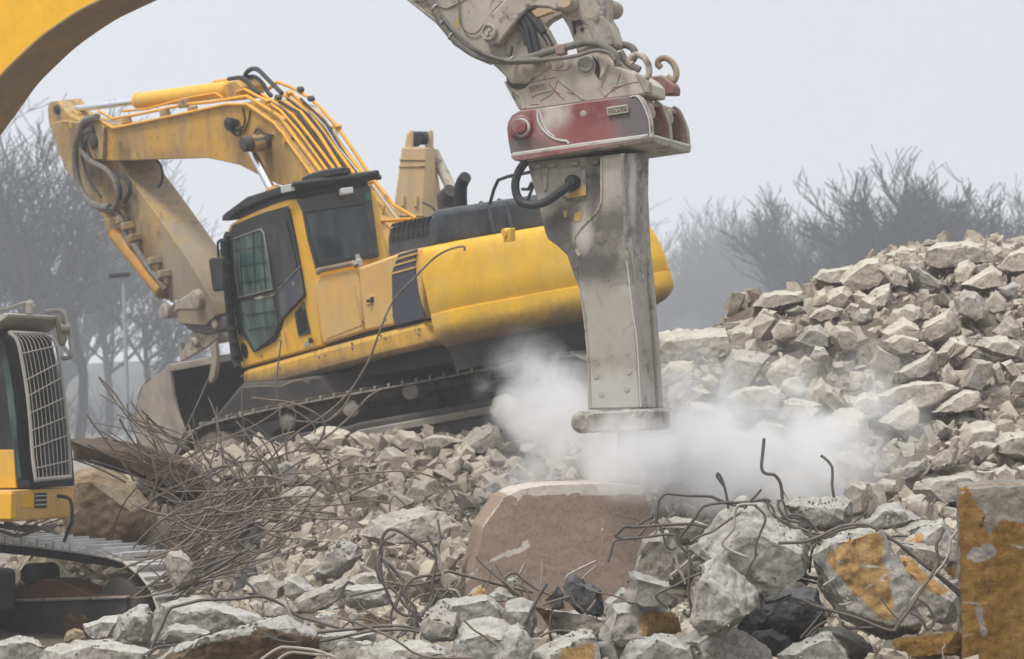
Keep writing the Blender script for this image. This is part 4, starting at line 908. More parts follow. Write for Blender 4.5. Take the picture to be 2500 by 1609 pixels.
lp = thing('lamp_post', 'slim pale lamp post standing before the bare trees at the left', 'lamp post', P(312, 1000, 62) - Vector((0, 0, CAMZ)))
b_ = Vector(lp.location)
tube('post', [b_, b_ + Vector((-.02, 0, 3)), b_ + Vector((-.10, 0, CAMZ + 325 * K * 62))], [.06, .05, .04], M['pole'], lp)
top = b_ + Vector((-.10, 0, CAMZ + 325 * K * 62))
bm = bmesh.new(); add_box(bm, top + Vector((-.08, 0, .03)), Vector((.22, 0, .02)), Vector((0, .12, 0)), Vector((0, 0, .045)))
finish('lamp_head', bm, M['dark'], lp, .02)
# ---------------------------------------------------------------- the yellow excavator on the mound
U = Frame(P(770, 745, 37.4), (-.545, .84, 0), (-.22, .03, 1))
X1 = thing('excavator', 'large yellow tracked excavator tilted on the rubble mound with its black cab roof', 'excavator', P(800, 1060, 38.5))
def S_(name, reg, pts, o0, o1, mat, bevel=.0, parent=None, axis='r', smooth=35, base=None): return prism(name, U, reg, pts, o0, o1, M[mat] if isinstance(mat, str) else mat, parent or X1, bevel, axis, smooth, base)
WB = 3.5
def X1p(x, y, off=0.0): return U.at(x, y, 'r', off) - X1.location
GR = (.05, .038, .028); BR = (.20, .13, .07)
M['boom_y'] = paint('boom_yellow', (.62, .34, .04), dust=(.44, .30, .14), dust_amt=.5, grime=(.10, .06, .03), grime_amt=.48, rough=.5, streak=.75, top=.3,
  spots=[(X1p(680, 400, 1.25), .5, (.20, .12, .05), .6), (X1p(320, 330, 1.25), (.9, .9, .5), (.30, .19, .09), .5), (X1p(300, 380, 1.25), .4, GR, .6), (X1p(225, 360, 1.25), .62, GR, .9), (X1p(640, 350, 1.25), .38, (.12, .07, .035), .75), (X1p(560, 320, 1.25), .3, BR, .5), (X1p(600, 400, 1.25), .55, BR, .6), (X1p(540, 240, 1.25), .3, BR, .5), (X1p(400, 390, 1.25), (1.3, 1.3, .22), BR, .5)])
M['stick_y'] = paint('stick_yellow', (.54, .32, .07), dust=(.36, .28, .18), dust_amt=.7, grime=(.09, .065, .045), grime_amt=.6, rough=.6, streak=.8, top=.4,
  spots=[(X1p(260, 440, 1.3), .45, GR, .7), (X1p(510, 750, 1.4), .7, (.10, .08, .065), .8), (X1p(205, 380, 1.3), .75, GR, .85), (X1p(300, 480, 1.3), .6, (.10, .075, .05), .7), (X1p(450, 700, 1.4), 1.3, (.25, .21, .165), .85), (X1p(400, 500, 1.9), 1.0, (.33, .27, .20), .7), (X1p(480, 640, 1.9), .9, (.34, .29, .225), .8), (X1p(350, 620, 1.3), .6, (.14, .10, .06), .6), (X1p(150, 350, 1.3), .5, BR, .4)])
_c = U.at(1048, 823) - X1.location
M['yellow_cw'] = paint('yellow_counterweight', (.86, .50, .035), dust=(.66, .45, .16), dust_amt=.3, grime_amt=.12, rough=.42, streak=.25, top=.1,
  bands=[(_c - U.u * .14, U.u, .30, (.19, .14, .085), .9)], spots=[(X1p(1150, 815, -.2), (.9, .9, .10), (.20, .13, .06), .8), (X1p(1330, 800, -.2), (1.2, 1.2, .12), (.20, .13, .06), .7), (X1p(1190, 600, -.2), (.10, .2, .4), (.5, .35, .12), .5), (X1p(1230, 760, -.2), (.12, .12, .5), (.45, .32, .12), .5)])
_k = U.at(600, 940) - X1.location; _n = (U.at(1050, 858) - U.at(592, 945)).cross(U.r).normalized(); _n = _n if _n.z > 0 else -_n
M['skirt'] = paint('skirt_yellow', (.72, .42, .06), dust=(.34, .22, .10), dust_amt=.5, grime_amt=.25, streak=.4, top=.1, bands=[(_k, _n, .15, (.15, .105, .07), .95)])
# cab
cab = S_('cab', 'R5', [(268, 420), (285, 380), (340, 345), (460, 290), (560, 250), (640, 225), (690, 222), (722, 250), (735, 300), (770, 480), (800, 640), (822, 720), (865, 1145), (355, 1283), (335, 1170), (325, 1080)], 0, 1.17, 'yellow', .03)
a_rear = U.abc(U.at(767, 673))[0]
rw = S_('rear_wall', 'R5', [(700, 225), (1100, 150), (1155, 140), (1212, 585), (1100, 605), (822, 660), (770, 480), (735, 300)], a_rear - .02, a_rear - .07, 'cabback', .01, axis='f')
S_('rear_window', 'R5', [(758, 312), (1128, 258), (1192, 568), (838, 628)], a_rear - .075, a_rear - .085, 'glass_dark', .0, axis='f')
S_('rear_window_trim', 'R5', [(745, 300), (1140, 245), (1142, 252), (748, 308)], a_rear - .075, a_rear - .1, 'dark', 0, axis='f')
door = S_('cab_door', 'R5', [(273, 440), (300, 385), (400, 342), (500, 303), (638, 265), (665, 350), (700, 520), (722, 655), (750, 825), (700, 880), (612, 975), (592, 1040), (565, 1108), (500, 1145), (430, 1182), (395, 1120), (365, 1080), (333, 1068), (300, 800)], -.035, .01, 'dark', .01)
gw = S_('door_window', 'R5', [(312, 470), (480, 408), (500, 440), (530, 620), (553, 785), (345, 838), (322, 700)], -.05, -.03, 'glass', 0, door)
gl = S_('lower_window', 'R5', [(350, 868), (556, 832), (592, 1000), (562, 1075), (442, 1168), (398, 1085), (368, 1020)], -.05, -.03, 'glass', 0, door)
gq = S_('side_window', 'R5', [(540, 390), (632, 350), (665, 480), (705, 640), (690, 690), (590, 762), (560, 560)], -.05, -.03, 'glass_dark', 0, door)
S_('door_panel', 'R5', [(590, 790), (712, 662), (720, 665), (746, 822), (700, 875), (606, 975)], -.055, -.03, 'dark_blue', .01, door)
bm = bmesh.new()
for x0, x1_, ya, yb in ((318, 500, 540, 515), (325, 520, 640, 612), (335, 540, 745, 715)):
    add_tube(bm, [U.at(*Z('R5', [(x0, ya)])[0][:2], 'r', -.06), U.at(*Z('R5', [(x1_, yb)])[0][:2], 'r', -.06)], .006, 5)
for x0, y0, x1_, y1 in ((430, 425, 445, 810), (480, 410, 510, 795), (350, 560, 362, 832)):
    add_tube(bm, [U.at(*Z('R5', [(x0, y0)])[0][:2], 'r', -.06), U.at(*Z('R5', [(x1_, y1)])[0][:2], 'r', -.06)], .006, 5)
for x0, x1_, ya, yb in ((385, 580, 950, 920), (400, 585, 1040, 1010)):
    add_tube(bm, [U.at(*Z('R5', [(x0, ya)])[0][:2], 'r', -.06), U.at(*Z('R5', [(x1_, yb)])[0][:2], 'r', -.06)], .009, 5)
finish('window_grid', bm, M['black'], door)
bm = bmesh.new()
for loop in ([(312, 470), (480, 408), (500, 440), (530, 620), (553, 785), (345, 838), (322, 700), (312, 470)], [(590, 785), (715, 655), (722, 640)]):
    add_tube(bm, [U.at(*q[:2], 'r', -.055) for q in Z('R5', loop)], .011, 6)
finish('window_seal', bm, M['steel'], door)
pl = S_('door_plate', 'S', [(620, 727), (667, 713), (668, 722), (632, 731), (624, 730)], -.065, -.05, 'dust_steel', 0, door)
def text_on(name, s, fr, px, height, axis, off, mat, parent, xdir=None, depth=.006, width=None):
    c = bpy.data.curves.new(name, 'FONT'); c.body = s; c.size = 1.0; c.extrude = .02; c.align_x = 'CENTER'; c.align_y = 'CENTER'
    o = bpy.data.objects.new(name + '_src', c); col.objects.link(o)
    dg = bpy.context.evaluated_depsgraph_get(); me = bpy.data.meshes.new_from_object(o.evaluated_get(dg))
    bpy.data.objects.remove(o); me.name = name
    bm = bmesh.new(); bm.from_mesh(me); bpy.data.meshes.remove(me)
    pa, pb = (fr.at(px[0][0], px[0][1], axis, off), fr.at(px[1][0], px[1][1], axis, off))
    xd = (pb - pa); n = {'r': fr.r, 'f': fr.f}[axis]; n = n if n.y < 0 else -n
    wdt = xd.length; xd.normalize(); yd = n.cross(xd).normalized()
    xs = [v.co.x for v in bm.verts]; k = (width or wdt) / (max(xs) - min(xs)); ys = [v.co.y for v in bm.verts]; ky = height / (max(ys) - min(ys))
    mid = (pa + pb) / 2
    for v in bm.verts: v.co = mid + xd * v.co.x * k + yd * v.co.y * ky + n * v.co.z * .3
    return finish(name, bm, mat, parent, smooth=0)
text_on('lettering', 'CALCO', U, [(640, 722), (666, 715)], .035, 'r', -.07, M['black'], pl)
# cab side trim
vent = S_('vent_panel', 'R5', [(685, 935), (745, 860), (787, 1062), (712, 1082)], -.02, .0, 'hood', .01)
bm = bmesh.new()
for i in range(9):
    t = i / 8; a = Z('R5', [(700 + 18 * t, 935 + 118 * t), (750 + 20 * t - (18 if i == 0 else 0), 905 + 122 * t)])
    add_tube(bm, [U.at(a[0][0], a[0][1], 'r', -.03), U.at(a[1][0], a[1][1], 'r', -.03)], .013, 5)
finish('louvre', bm, M['black'], vent)
p = Z('R5', [(380, 1170)])[0]; c_ = U.at(p[0], p[1], 'r', 0)
bm = bmesh.new(); ring = [c_ + U.u * math.cos(t * 6.283 / 24) * .105 + U.f * math.sin(t * 6.283 / 24) * .085 for t in range(24)]; add_prism(bm, ring, U.r * -.012); finish('step_hole', bm, M['black'], X1)
for x, y, r_, m_ in ((695, 752, .035, 'steel'), (797, 1105, .04, 'dark'), (660, 292, .03, 'dark'), (1158, 858, .02, 'dark')):
    q = Z('R5', [(x, y)])[0]; disc('latch', U.at(q[0], q[1], 'r', -.03), U.r * -1, [(0, r_), (.03, r_), (.035, r_ * .5)], M[m_], X1, 12)
S_('sticker', 'R5', [(752, 1120), (790, 1100), (790, 1145), (755, 1160)], -.006, .0, 'grille', 0)
tube('door_hinge_bar', [U.at(*Z('R5', [(612, 1045)])[0][:2], 'r', -.04), U.at(*Z('R5', [(632, 1128)])[0][:2], 'r', -.04)], .015, M['yellow'], X1)
# roof guard
rg_ = S_('roof_guard', 'R5', [(232, 358), (236, 325), (252, 308), (388, 208), (540, 160), (682, 112), (692, 125), (690, 160), (660, 178), (560, 205), (440, 250), (330, 300), (290, 335), (280, 358)], -.06, 1.25, 'dark', .02)
S_('roof', 'R5', [(300, 350), (340, 305), (460, 258), (570, 212), (690, 165), (700, 230), (640, 232), (460, 296), (340, 352)], .02, 1.15, 'dark', .02)
S_('visor_lip', 'R5', [(690, 118), (1157, 55), (1160, 66), (1150, 80), (692, 132)], a_rear - .2, a_rear + .1, 'dark', .01, axis='f')
for nm, a in (('work_light', [(600, 140), (660, 127), (668, 172), (606, 186)]),): S_(nm, 'R5', a, -.12, -.05, 'lamp', .01)
S_('work_light', 'R5', [(985, 152), (1058, 142), (1064, 182), (992, 194)], a_rear - .22, a_rear - .12, 'lamp', .015, axis='f')
S_('marker_lamp', 'R5', [(1146, 188), (1168, 184), (1172, 228), (1150, 232)], a_rear - .2, a_rear - .14, plain('green_tape', (.02, .12, .08)), .005, axis='f')
disc('roof_dome', U.at(*Z('R5', [(890, 72)])[0][:2], 'r', .6), U.u, [(-.05, .33), (.02, .33), (.05, .25), (.06, .1)], M['dark'], X1, 20)
# mirror and posts at the cab front
def ut(nm, reg, pts, off, r, mat, sm=0, sides=8, parent=None):
    pp = [U.at(q[0], q[1], 'r', q[2] if len(q) > 2 else off) for q in Z(reg, pts)]
    if sm: pp = catmull(pp, sm)
    bm = bmesh.new(); add_tube(bm, pp, r, sides); return finish(nm, bm, M[mat] if isinstance(mat, str) else mat, parent or X1, smooth=40)
ut('guard_post', 'R5', [(246, 470), (262, 700), (290, 1000), (318, 1230), (335, 1275)], -.12, .055, 'dark')
ut('guard_post', 'R5', [(272, 440), (262, 470), (264, 560), (285, 800), (308, 1040), (350, 1240)], -.06, .045, 'dark', 4)
ut('mirror_arm', 'R5', [(258, 485), (225, 482), (210, 500), (215, 590)], -.15, .018, 'dark', 5)
mr = S_('mirror', 'R5', [(148, 604), (158, 592), (222, 583), (232, 592), (246, 782), (240, 794), (186, 804), (174, 795)], -.34, -.26, 'dark', .025)
for k in range(9): disc('post_clamp', U.at(*Z('R5', [(250 + k * 9.2, 540 + k * 82)])[0][:2], 'r', -.12), U.u, [(-.02, .060), (.02, .060)], M['dark'], X1, 10)
# engine side panels
sp = S_('side_panel', 'R5', [(822, 760), (830, 722), (850, 705), (1083, 655), (1104, 850), (1123, 1054), (870, 1134), (850, 1060)], .0, .9, 'yellow_tan', .035)
S_('side_panel', 'R5', [(1086, 652), (1300, 575), (1345, 558), (1475, 527), (1500, 972), (1127, 1053), (1108, 850)], .0, .9, 'yellow_tan', .035)
S_('faded_patch', 'R5', [(880, 800), (1060, 760), (1110, 1010), (885, 1100)], -.008, .02, 'yellow_tan', .0)
hb = S_('panel_latch', 'R5', [(1133, 838), (1175, 826), (1182, 876), (1140, 886)], -.015, .02, 'yellow_tan', .005)
S_('latch_recess', 'R5', [(1162, 838), (1176, 835), (1180, 868), (1168, 872)], -.02, 0, 'black', 0, hb)
st = S_('dark_panel', 'R5', [(1340, 566), (1455, 534), (1440, 640), (1462, 800), (1502, 968), (1318, 1017), (1303, 960), (1298, 680)], -.015, .02, 'dark_blue', .008)
for a, b in (((1328, 592), (1452, 556)), ((1315, 632), (1446, 594)), ((1300, 682), (1443, 642))): S_('trim_strip', 'R5', [a, b, (b[0] + 1, b[1] + 11), (a[0] + 1, a[1] + 11)], -.025, 0, 'yellow_tan', 0, st)
ut('grab_rail', 'R5', [(838, 690), (840, 668), (980, 640), (1060, 622), (1080, 640)], -.02, .035, paint('rusty_rail', (.20, .13, .09)))
disc('valve', U.at(*Z('R5', [(1092, 605)])[0][:2], 'r', .2), U.u, [(-.08, .05), (.0, .05), (.02, .03), (.08, .03)], M['grille'], X1, 10)
S_('inner_body', 'R5', [(360, 1275), (830, 760), (1470, 560), (1500, 990), (870, 1160)], .08, 3.4, 'dark', 0)
S_('lower_skirt', 'R5', [(355, 1297), (862, 1152), (1502, 986), (1514, 1060), (1545, 1125), (1480, 1160), (1200, 1224), (950, 1290), (870, 1312), (620, 1380), (365, 1402), (360, 1350)], .0, WB, 'skirt', .07)
for x, y in ((362, 1330), (600, 1278), (845, 1210), (884, 1200), (1052, 1125), (1055, 1155), (1232, 1075), (1262, 1095), (1475, 1035), (1472, 1068), (600, 1105), (488, 1205), (1118, 985), (1262, 975)):
    q = Z('R5', [(x, y)])[0]; disc('bolt', U.at(q[0], q[1], 'r', -.0), U.r * -1, [(0, .018), (.015, .016)], M['steel'], X1, 8)
# counterweight
aS, _, cT = U.abc(U.at(1028, 606)); c0 = U.abc(U.at(1048, 823))[2]; cg = U.abc(U.at(1040, 775))[2]; a0 = U.abc(U.at(1036, 700))[0]
Rc = .36; WW = 3.56
plan = [(0, 0), (.10, 0)] + [(.10 + Rc * math.sin(t), Rc - Rc * math.cos(t)) for t in np.linspace(.2, 1.57, 7)]
plan += [(.10 + Rc + .10 * math.sin(math.pi * s), Rc + (WW - 2 * Rc) * s) for s in np.linspace(.08, .92, 8)]
plan += [(.10 + Rc * math.cos(t), WW - Rc + Rc * math.sin(t)) for t in np.linspace(0, 1.4, 7)] + [(.10, WW), (0, WW)]
def cwloft(name, prof, mat, parent):
    bm = bmesh.new(); rings = []
    for c, ins0 in prof:
        ring = []
        for ip, (a, b) in enumerate(plan):
            ins = ins0 * (.3 + .7 * min(1, ip / 7)) if b < WW / 2 else ins0
            bb = WW / 2 + (b - WW / 2) * (1 - ins / (WW / 2)); aa = a * (1 - ins / .75)
            e_ = max(0, (bb - (WW - .95)) / .95); f_ = max(0, (c - cg) / (cT - cg))
            ring.append(bm.verts.new(U.loc(a0 - aa, bb - .16 * e_ ** 2 * f_ ** 2, c - .34 * e_ ** 3 * f_)))
        rings.append(ring)
    for r0, r1 in zip(rings, rings[1:]):
        for i in range(len(plan)):
            j = (i + 1) % len(plan); bm.faces.new((r0[i], r0[j], r1[j], r1[i]))
    bm.faces.new(rings[0][::-1]); bm.faces.new(rings[-1])
    return finish(name, bm, mat, parent, .0, 50)
cw = cwloft('counterweight', [(c0 - .17, .40), (c0 - .13, .26), (c0 - .09, .15), (c0 - .04, .07), (c0 + .03, .02), (c0 + .10, .0), (cg - .04, .0), (cg - .005, .0), (cg, .022), (cg + .025, .024), (cg + .04, .010), (cg + .3, .008), (cT - .30, .010), (cT - .16, .022), (cT - .08, .048), (cT - .03, .085), (cT - .008, .13), (cT, .20)], M['yellow_cw'], X1)
cwloft('underside', [(c0 - .48, .62), (c0 - .3, .55), (c0 - .12, .36), (c0 - .06, .22)], M['track_dark'], X1)
S_('belly', 'S', [(640, 930), (1045, 850), (1080, 830), (1120, 880), (1000, 905), (850, 928), (700, 950)], .35, 3.2, 'track_dark', .03)
disc('slew_ring', U.loc(a0 + 1.9, 1.75, c0 - .35), U.u * -1, [(0, .95), (.55, .95)], M['track_dark'], X1, 32)
disc('lifting_eye', U.at(1236, 568, 'r', .8), U.r, [(-.04, .055), (.04, .055)], M['yellow_cw'], X1, 14); 
S_('lifting_eye_stem', 'S', [(1228, 560), (1245, 558), (1246, 590), (1229, 592)], .78, .86, 'yellow_cw', .01)
# hood
hd = S_('engine_hood', 'S', [(944, 640), (941, 570), (950, 552), (1044, 526), (1056, 514), (1068, 510), (1078, 600), (1040, 625)], .16, 2.95, 'hood', .09)
a_h = U.abc(U.at(1072, 560, 'r', .16))[0]
for k in (.75, 1.02, 1.9, 2.3):
    bm = bmesh.new()
    pts = [U.loc(a_h - .03, .16 + k, U.abc(U.at(1072, y, 'r', .16))[2]) for y in (590, 560, 535, 520)] + [U.loc(a_h + .12, .16 + k, U.abc(U.at(1072, 512, 'r', .16))[2] + .03)]
    add_tube(bm, pts, .03, 8)
    finish('hood_rib', bm, M['hood'], hd)
bm = bmesh.new()
for i in range(8):
    for ya, h in ((303, 34), (257, 34), (222, 20)):
        x = 244 + 28.5 * i; y = ya - 5.6 * i + (6 if h == 20 else 0)
        sk = 10 if h == 20 else 0
        fp = [U.at(*q[:2], 'r', .15) for q in Z('R8', [(x + sk, y), (x + 19 + sk, y - 4), (x + 19, y + h - 4), (x, y + h)])]
        add_prism(bm, fp, U.r * .03)
finish('hood_grille', bm, M['black'], hd)
ut('exhaust_pipe', 'S', [(1126, 520), (1124, 480), (1125, 455), (1131, 440), (1137, 432)], .9, [.085, .085, .082, .08, .075], 'dark', 0, 14)
ut('air_intake', 'S', [(1092, 515), (1088, 480), (1100, 465)], 1.2, [.12, .12, .09], 'track_dark', 0, 12)
ut('handrail', 'S', [(1196, 497), (1206, 462), (1216, 440), (1240, 431), (1300, 419), (1308, 440), (1322, 490)], .5, .022, 'dark')
ut('handrail', 'S', [(1275, 462), (1290, 462), (1298, 446), (1304, 448), (1288, 490)], .9, .02, 'dark')
# boom
bo = 1.25; bw = .82
boom = S_('boom', 'S', [(222, 393), (209, 350), (212, 318), (253, 312), (448, 276), (552, 256), (604, 257), (640, 279), (669, 302), (701, 345), (766, 432), (850, 545), (930, 660), (930, 740), (860, 720), (780, 600), (690, 452), (682, 452), (640, 432), (584, 403), (506, 386), (292, 393)], bo, bo + bw, 'boom_y', .015)
stick = S_('stick', 'S', [(119, 302), (149, 294), (250, 306), (311, 425), (380, 520), (450, 620), (520, 735), (528, 770), (500, 795), (440, 790), (410, 722), (318, 620), (235, 510), (158, 413)], bo + .12, bo + .12 + .60, 'stick_y', .015)
S_('stick_ear', 'S', [(119, 303), (116, 262), (124, 248), (140, 246), (165, 278), (200, 300), (190, 312)], bo + .2, bo + .62, 'stick_y', .01)
disc('pin', U.at(134, 268, 'r', bo + .14), U.r, [(0, .06), (.02, .08), (.48, .08)], M['track_dark'], X1, 20)
S_('stick_plate', 'R1', [(640, 880), (700, 850), (780, 960), (770, 1200), (700, 1200), (660, 1100)], bo - .06, bo, 'stick_y', .01)
disc('pin', U.at(222, 345, 'r', bo - .12), U.r, [(0, .10), (.02, .13), (.25, .13)], M['track_dark'], X1, 20)
def cyl(nm, pts, off, r, mat, cap=True):
    a = U.at(*pts[0], 'r', off); b = U.at(*pts[1], 'r', off); d = (b - a); L = d.length
    return disc(nm, a, d, [(0, r * .8), (.02, r), (L - .12, r), (L - .12, r * 1.08), (L - .02, r * 1.08), (L, r * .9)], M[mat], X1, 20)
cyl('arm_cylinder', [(562, 217), (338, 246)], bo + .42, .125, 'yellow')
cyl('arm_cylinder_rod', [(345, 246), (150, 270)], bo + .42, .055, 'chrome')
S_('clevis', 'S', [(140, 250), (152, 252), (188, 276), (190, 290), (160, 290)], bo + .3, bo + .5, 'stick_y', .02)
cyl('bucket_cylinder', [(282, 570), (399, 714)], bo + .04, .125, 'cyl_o')
cyl('bucket_cylinder_rod', [(394, 710), (424, 748)], bo + .1, .05, 'chrome')
S_('cylinder_bracket', 'R1', [(760, 1650), (830, 1640), (900, 1700), (930, 1800), (870, 1820), (800, 1760)], bo + .1, bo + .4, 'stick_y', .02)
for off in (0, bw + .36):
    for nm_, pa_, pb_, r_, m_ in (('lift_cylinder_rod', (604, 350), (672, 480), .062, 'chrome'), ('lift_cylinder', (665, 465), (760, 640), .12, 'boom_y')):
        A_ = U.at(*pa_, 'r', bo - .18) + U.r * off; B__ = U.at(*pb_, 'r', bo - .18) + U.r * off; disc(nm_, A_, B__ - A_, [(0, r_), ((B__ - A_).length, r_)], M[m_], X1, 18)
    disc('cylinder_eye', U.at(613, 352, 'r', bo - .27) + U.r * off, U.r, [(0, .12), (.18, .12)], M['boom_y'], X1, 18)
disc('lift_pin', U.at(592, 352, 'r', bo - .42), U.r, [(0, .10), (.02, .115), (.14, .115), (.15, .09), (.45, .09)], M['track_dark'], X1, 20)
S_('clevis', 'S', [(548, 205), (575, 196), (590, 212), (585, 245), (560, 248), (548, 230)], bo + .2, bo + .6, 'boom_y', .02)
# pipes along the boom
PI_ = [('R1', [(690, 860), (740, 900), (850, 962), (960, 942), (1400, 850), (1700, 785), (1860, 785), (2060, 925), (2120, 1000)], bo - .03, .022),
 ('S', [(688, 320), (700, 341), (766, 433), (800, 480)], bo - .03, .022),
 ('R1', [(740, 835), (850, 893), (940, 880), (1400, 785), (1600, 765), (1850, 722), (1960, 790), (2150, 900)], bo + .1, .024),
 ('R2', [(150, 290), (320, 262), (560, 410), (640, 520), (890, 850)], bo + .08, .026),
 ('R2', [(240, 230), (300, 208), (470, 300), (570, 370), (700, 520), (760, 600), (935, 840)], bo + .2, .022),
 ('R2', [(430, 245), (560, 340), (660, 400), (780, 550), (995, 840)], bo + .3, .024),
 ('R2', [(530, 275), (720, 380), (860, 550), (1045, 845)], bo + .42, .030),
 ('R2', [(580, 245), (690, 310), (830, 450), (900, 545), (1125, 845)], bo + .53, .028),
 ('R2', [(660, 250), (860, 400), (970, 570), (1185, 840)], bo + .64, .028),
 ('R2', [(470, 215), (545, 155), (640, 190), (790, 275), (870, 350), (1010, 510), (1240, 850), (1420, 1080), (1590, 1180)], bo + .84, .026),
 ('R2', [(1180, 950), (1280, 1170), (1330, 1200), (1480, 1190), (1560, 1185)], bo + .5, .024), ('R2', [(1250, 1000), (1350, 1090), (1330, 1200)], bo + .6, .022),
 ('R2', [(1240, 1010), (1300, 1300), (1310, 1450)], bo + .3, .03), ('R2', [(1180, 940), (1240, 1150), (1290, 1400)], bo + .2, .035),
 ('R2', [(1260, 1190), (1400, 1230), (1480, 1200)], bo + .7, .02), ('R2', [(1290, 1300), (1380, 1350), (1400, 1440)], bo + .7, .022),
 ('R1', [(1470, 715), (1620, 612), (1710, 602)], bo + .5, .022), ('R1', [(920, 835), (1100, 820), (1400, 740), (1620, 700), (1680, 735)], bo + .3, .02)]
for reg, pts, off, r in PI_:
    pp = [U.at(q[0], q[1], 'r', off) + U.u * .0 for q in Z(reg, pts)]
    bm = bmesh.new(); add_tube(bm, pp, r, 8); finish('hydraulic_pipe', bm, M['pipe_y'], X1, smooth=50)
for pts_, off_, r_ in (([(470, 290), (600, 370), (730, 540), (960, 850)], .26, .02), ([(560, 300), (700, 380), (820, 560), (1010, 850)], .36, .022), ([(620, 280), (780, 400), (900, 560), (1090, 850)], .48, .02), ([(720, 280), (900, 450), (1150, 850)], .6, .018), ([(1200, 960), (1290, 1150), (1330, 1400)], .45, .03), ([(1270, 1060), (1340, 1250), (1370, 1380)], .6, .03)): ut('hose', 'R2', pts_, bo + off_, r_, 'hose')  # dark tubes added between the pipes to stand for the shading there
ut('grease_line', 'R2', [(700, 290), (850, 350), (990, 550), (1200, 840), (1320, 1010), (1450, 1190)], bo + .72, .012, 'lamp')
ut('grease_line', 'R2', [(800, 380), (900, 480), (1000, 640), (1170, 850)], bo + .58, .010, 'lamp')
for reg, a, b, n in (('R2', (612, 600), (1000, 490), 7), ('R2', (470, 300), (720, 210), 4), ('R2', (690, 330), (800, 280), 2), ('R2', (1240, 905), (1300, 870), 2)):
    for i in range(n):
        t = i / (n - 1); q = Z(reg, [(a[0] + (b[0] - a[0]) * t, a[1] + (b[1] - a[1]) * t)])[0]
        c_ = U.at(q[0], q[1], 'r', bo + .82 * t if n > 2 else bo + .7); bm = bmesh.new()
        add_box(bm, c_, U.r * .045, (U.f * .7 - U.u * .7) * .03, (U.u * .7 + U.f * .7) * .035); finish('pipe_clamp', bm, M['track_dark' if i % 2 else 'pipe_y'], X1, .006)
for reg, q in (('R1', (950, 900)), ('R1', (1450, 830)), ('R1', (1380, 780)), ('R1', (1240, 850))):
    q = Z(reg, [q])[0]; c_ = U.at(q[0], q[1], 'r', bo + .05); bm = bmesh.new(); add_box(bm, c_, U.f * .03, U.r * .08, U.u * .06); finish('pipe_clamp', bm, M['stick_y'], X1, .01)
for reg, pts, off, r in (('R2', [(305, 125), (310, 90), (350, 58), (400, 62), (460, 120), (530, 190), (580, 240)], bo + .4, .035), ('R2', [(290, 125), (370, 115), (430, 160), (470, 225), (500, 260)], bo + .45, .032),
  ('R2', [(180, 132), (280, 122), (330, 160), (380, 220), (430, 245)], bo + .3, .032), ('R2', [(1640, 1060), (1700, 1090), (1730, 1120)], 1.6, .015),
  ('R1', [(730, 880), (640, 910), (600, 1000), (570, 1100), (568, 1260), (600, 1400), (660, 1500), (740, 1550), (820, 1560)], bo - .12, .058),
  ('R1', [(700, 960), (620, 1010), (610, 1120), (680, 1210), (790, 1270), (860, 1360), (885, 1470), (860, 1560), (800, 1590)], bo - .08, .045),
  ('R1', [(720, 990), (650, 1060), (640, 1160), (740, 1250), (850, 1310), (900, 1400), (905, 1500)], bo - .05, .035),
  ('R1', [(600, 1080), (640, 1280), (700, 1400), (760, 1480)], bo - .03, .02), ('R1', [(860, 1300), (960, 1360), (975, 1450), (930, 1520)], bo + .0, .035),
  ('R1', [(1170, 1195), (1205, 1240), (1222, 1310), (1215, 1370), (1190, 1405)], bo + .4, .022),
  ('R1', [(780, 1550), (880, 1600), (930, 1700), (960, 1800), (1010, 1850), (1100, 1990), (1200, 2110), (1240, 2180)], bo - .03, .045),
  ('R1', [(1825, 810), (1840, 900), (1820, 980), (1780, 1010)], bo - .02, .012), ('R1', [(1880, 830), (1870, 900), (1840, 990)], bo - .02, .012), ('R1', [(1910, 1000), (1940, 965), (1980, 1000), (2055, 1020)], bo - .02, .012)):
    ut('hose', reg, pts, off, r, 'hose' if reg == 'R2' else 'hose_dusty' if r > .04 else 'hose', 5)
for q in ((790, 1560), (850, 1600), (920, 1650), (900, 1540), (960, 1700), (1010, 1790), (1160, 1960), (1230, 2060)):
    q = Z('R1', [q])[0]; bm = bmesh.new(); add_box(bm, U.at(q[0], q[1], 'r', bo + .02), U.f * .07, U.r * .1, U.u * .06); finish('hose_bracket', bm, M['stick_y'], X1, .02)
disc('boom_light', U.at(*Z('R1', [(1700, 935)])[0][:2], 'r', bo - .2), U.r, [(0, .07), (.03, .1), (.12, .08), (.2, .04)], M['black'], X1, 14)
ut('cable_knot', 'R1', [(1720, 950), (1760, 1000), (1800, 1010), (1760, 980), (1820, 960)], bo - .08, .03, 'track_dark', 4)
for reg, pts in (('R1', [(1015, 1330), (1300, 1760), (1620, 2200)]),):
    pass
# bucket linkage and bucket
S_('bucket_link', 'R7', [(260, 330), (300, 270), (420, 250), (520, 190), (590, 200), (600, 260), (560, 330), (420, 330), (330, 400), (270, 400)], bo + .1, bo + .3, 'dust_steel', .03)
disc('link_eye', U.at(*Z('R7', [(530, 255)])[0][:2], 'r', bo), U.r, [(0, .11), (.02, .15), (.3, .15)], M['dust_steel'], X1, 20)
disc('link_pin', U.at(*Z('R7', [(300, 335)])[0][:2], 'r', bo - .02), U.r, [(0, .08), (.02, .12), (.5, .12)], M['dust_steel'], X1, 18)
S_('stick_end', 'R7', [(370, 330), (480, 280), (640, 240), (740, 380), (760, 480), (640, 520), (520, 500), (430, 430)], bo + .2, bo + .7, 'bucket_in', .04)
bo2 = bo - .30; BWD = 2.25
S_('bucket_ear', 'R7', [(405, 585), (430, 580), (440, 640), (490, 560), (520, 500), (600, 455), (650, 400), (690, 355), (730, 370), (742, 440), (710, 540), (640, 600), (540, 660), (430, 720)], bo + .25, bo + .33, 'dust_steel', .02)
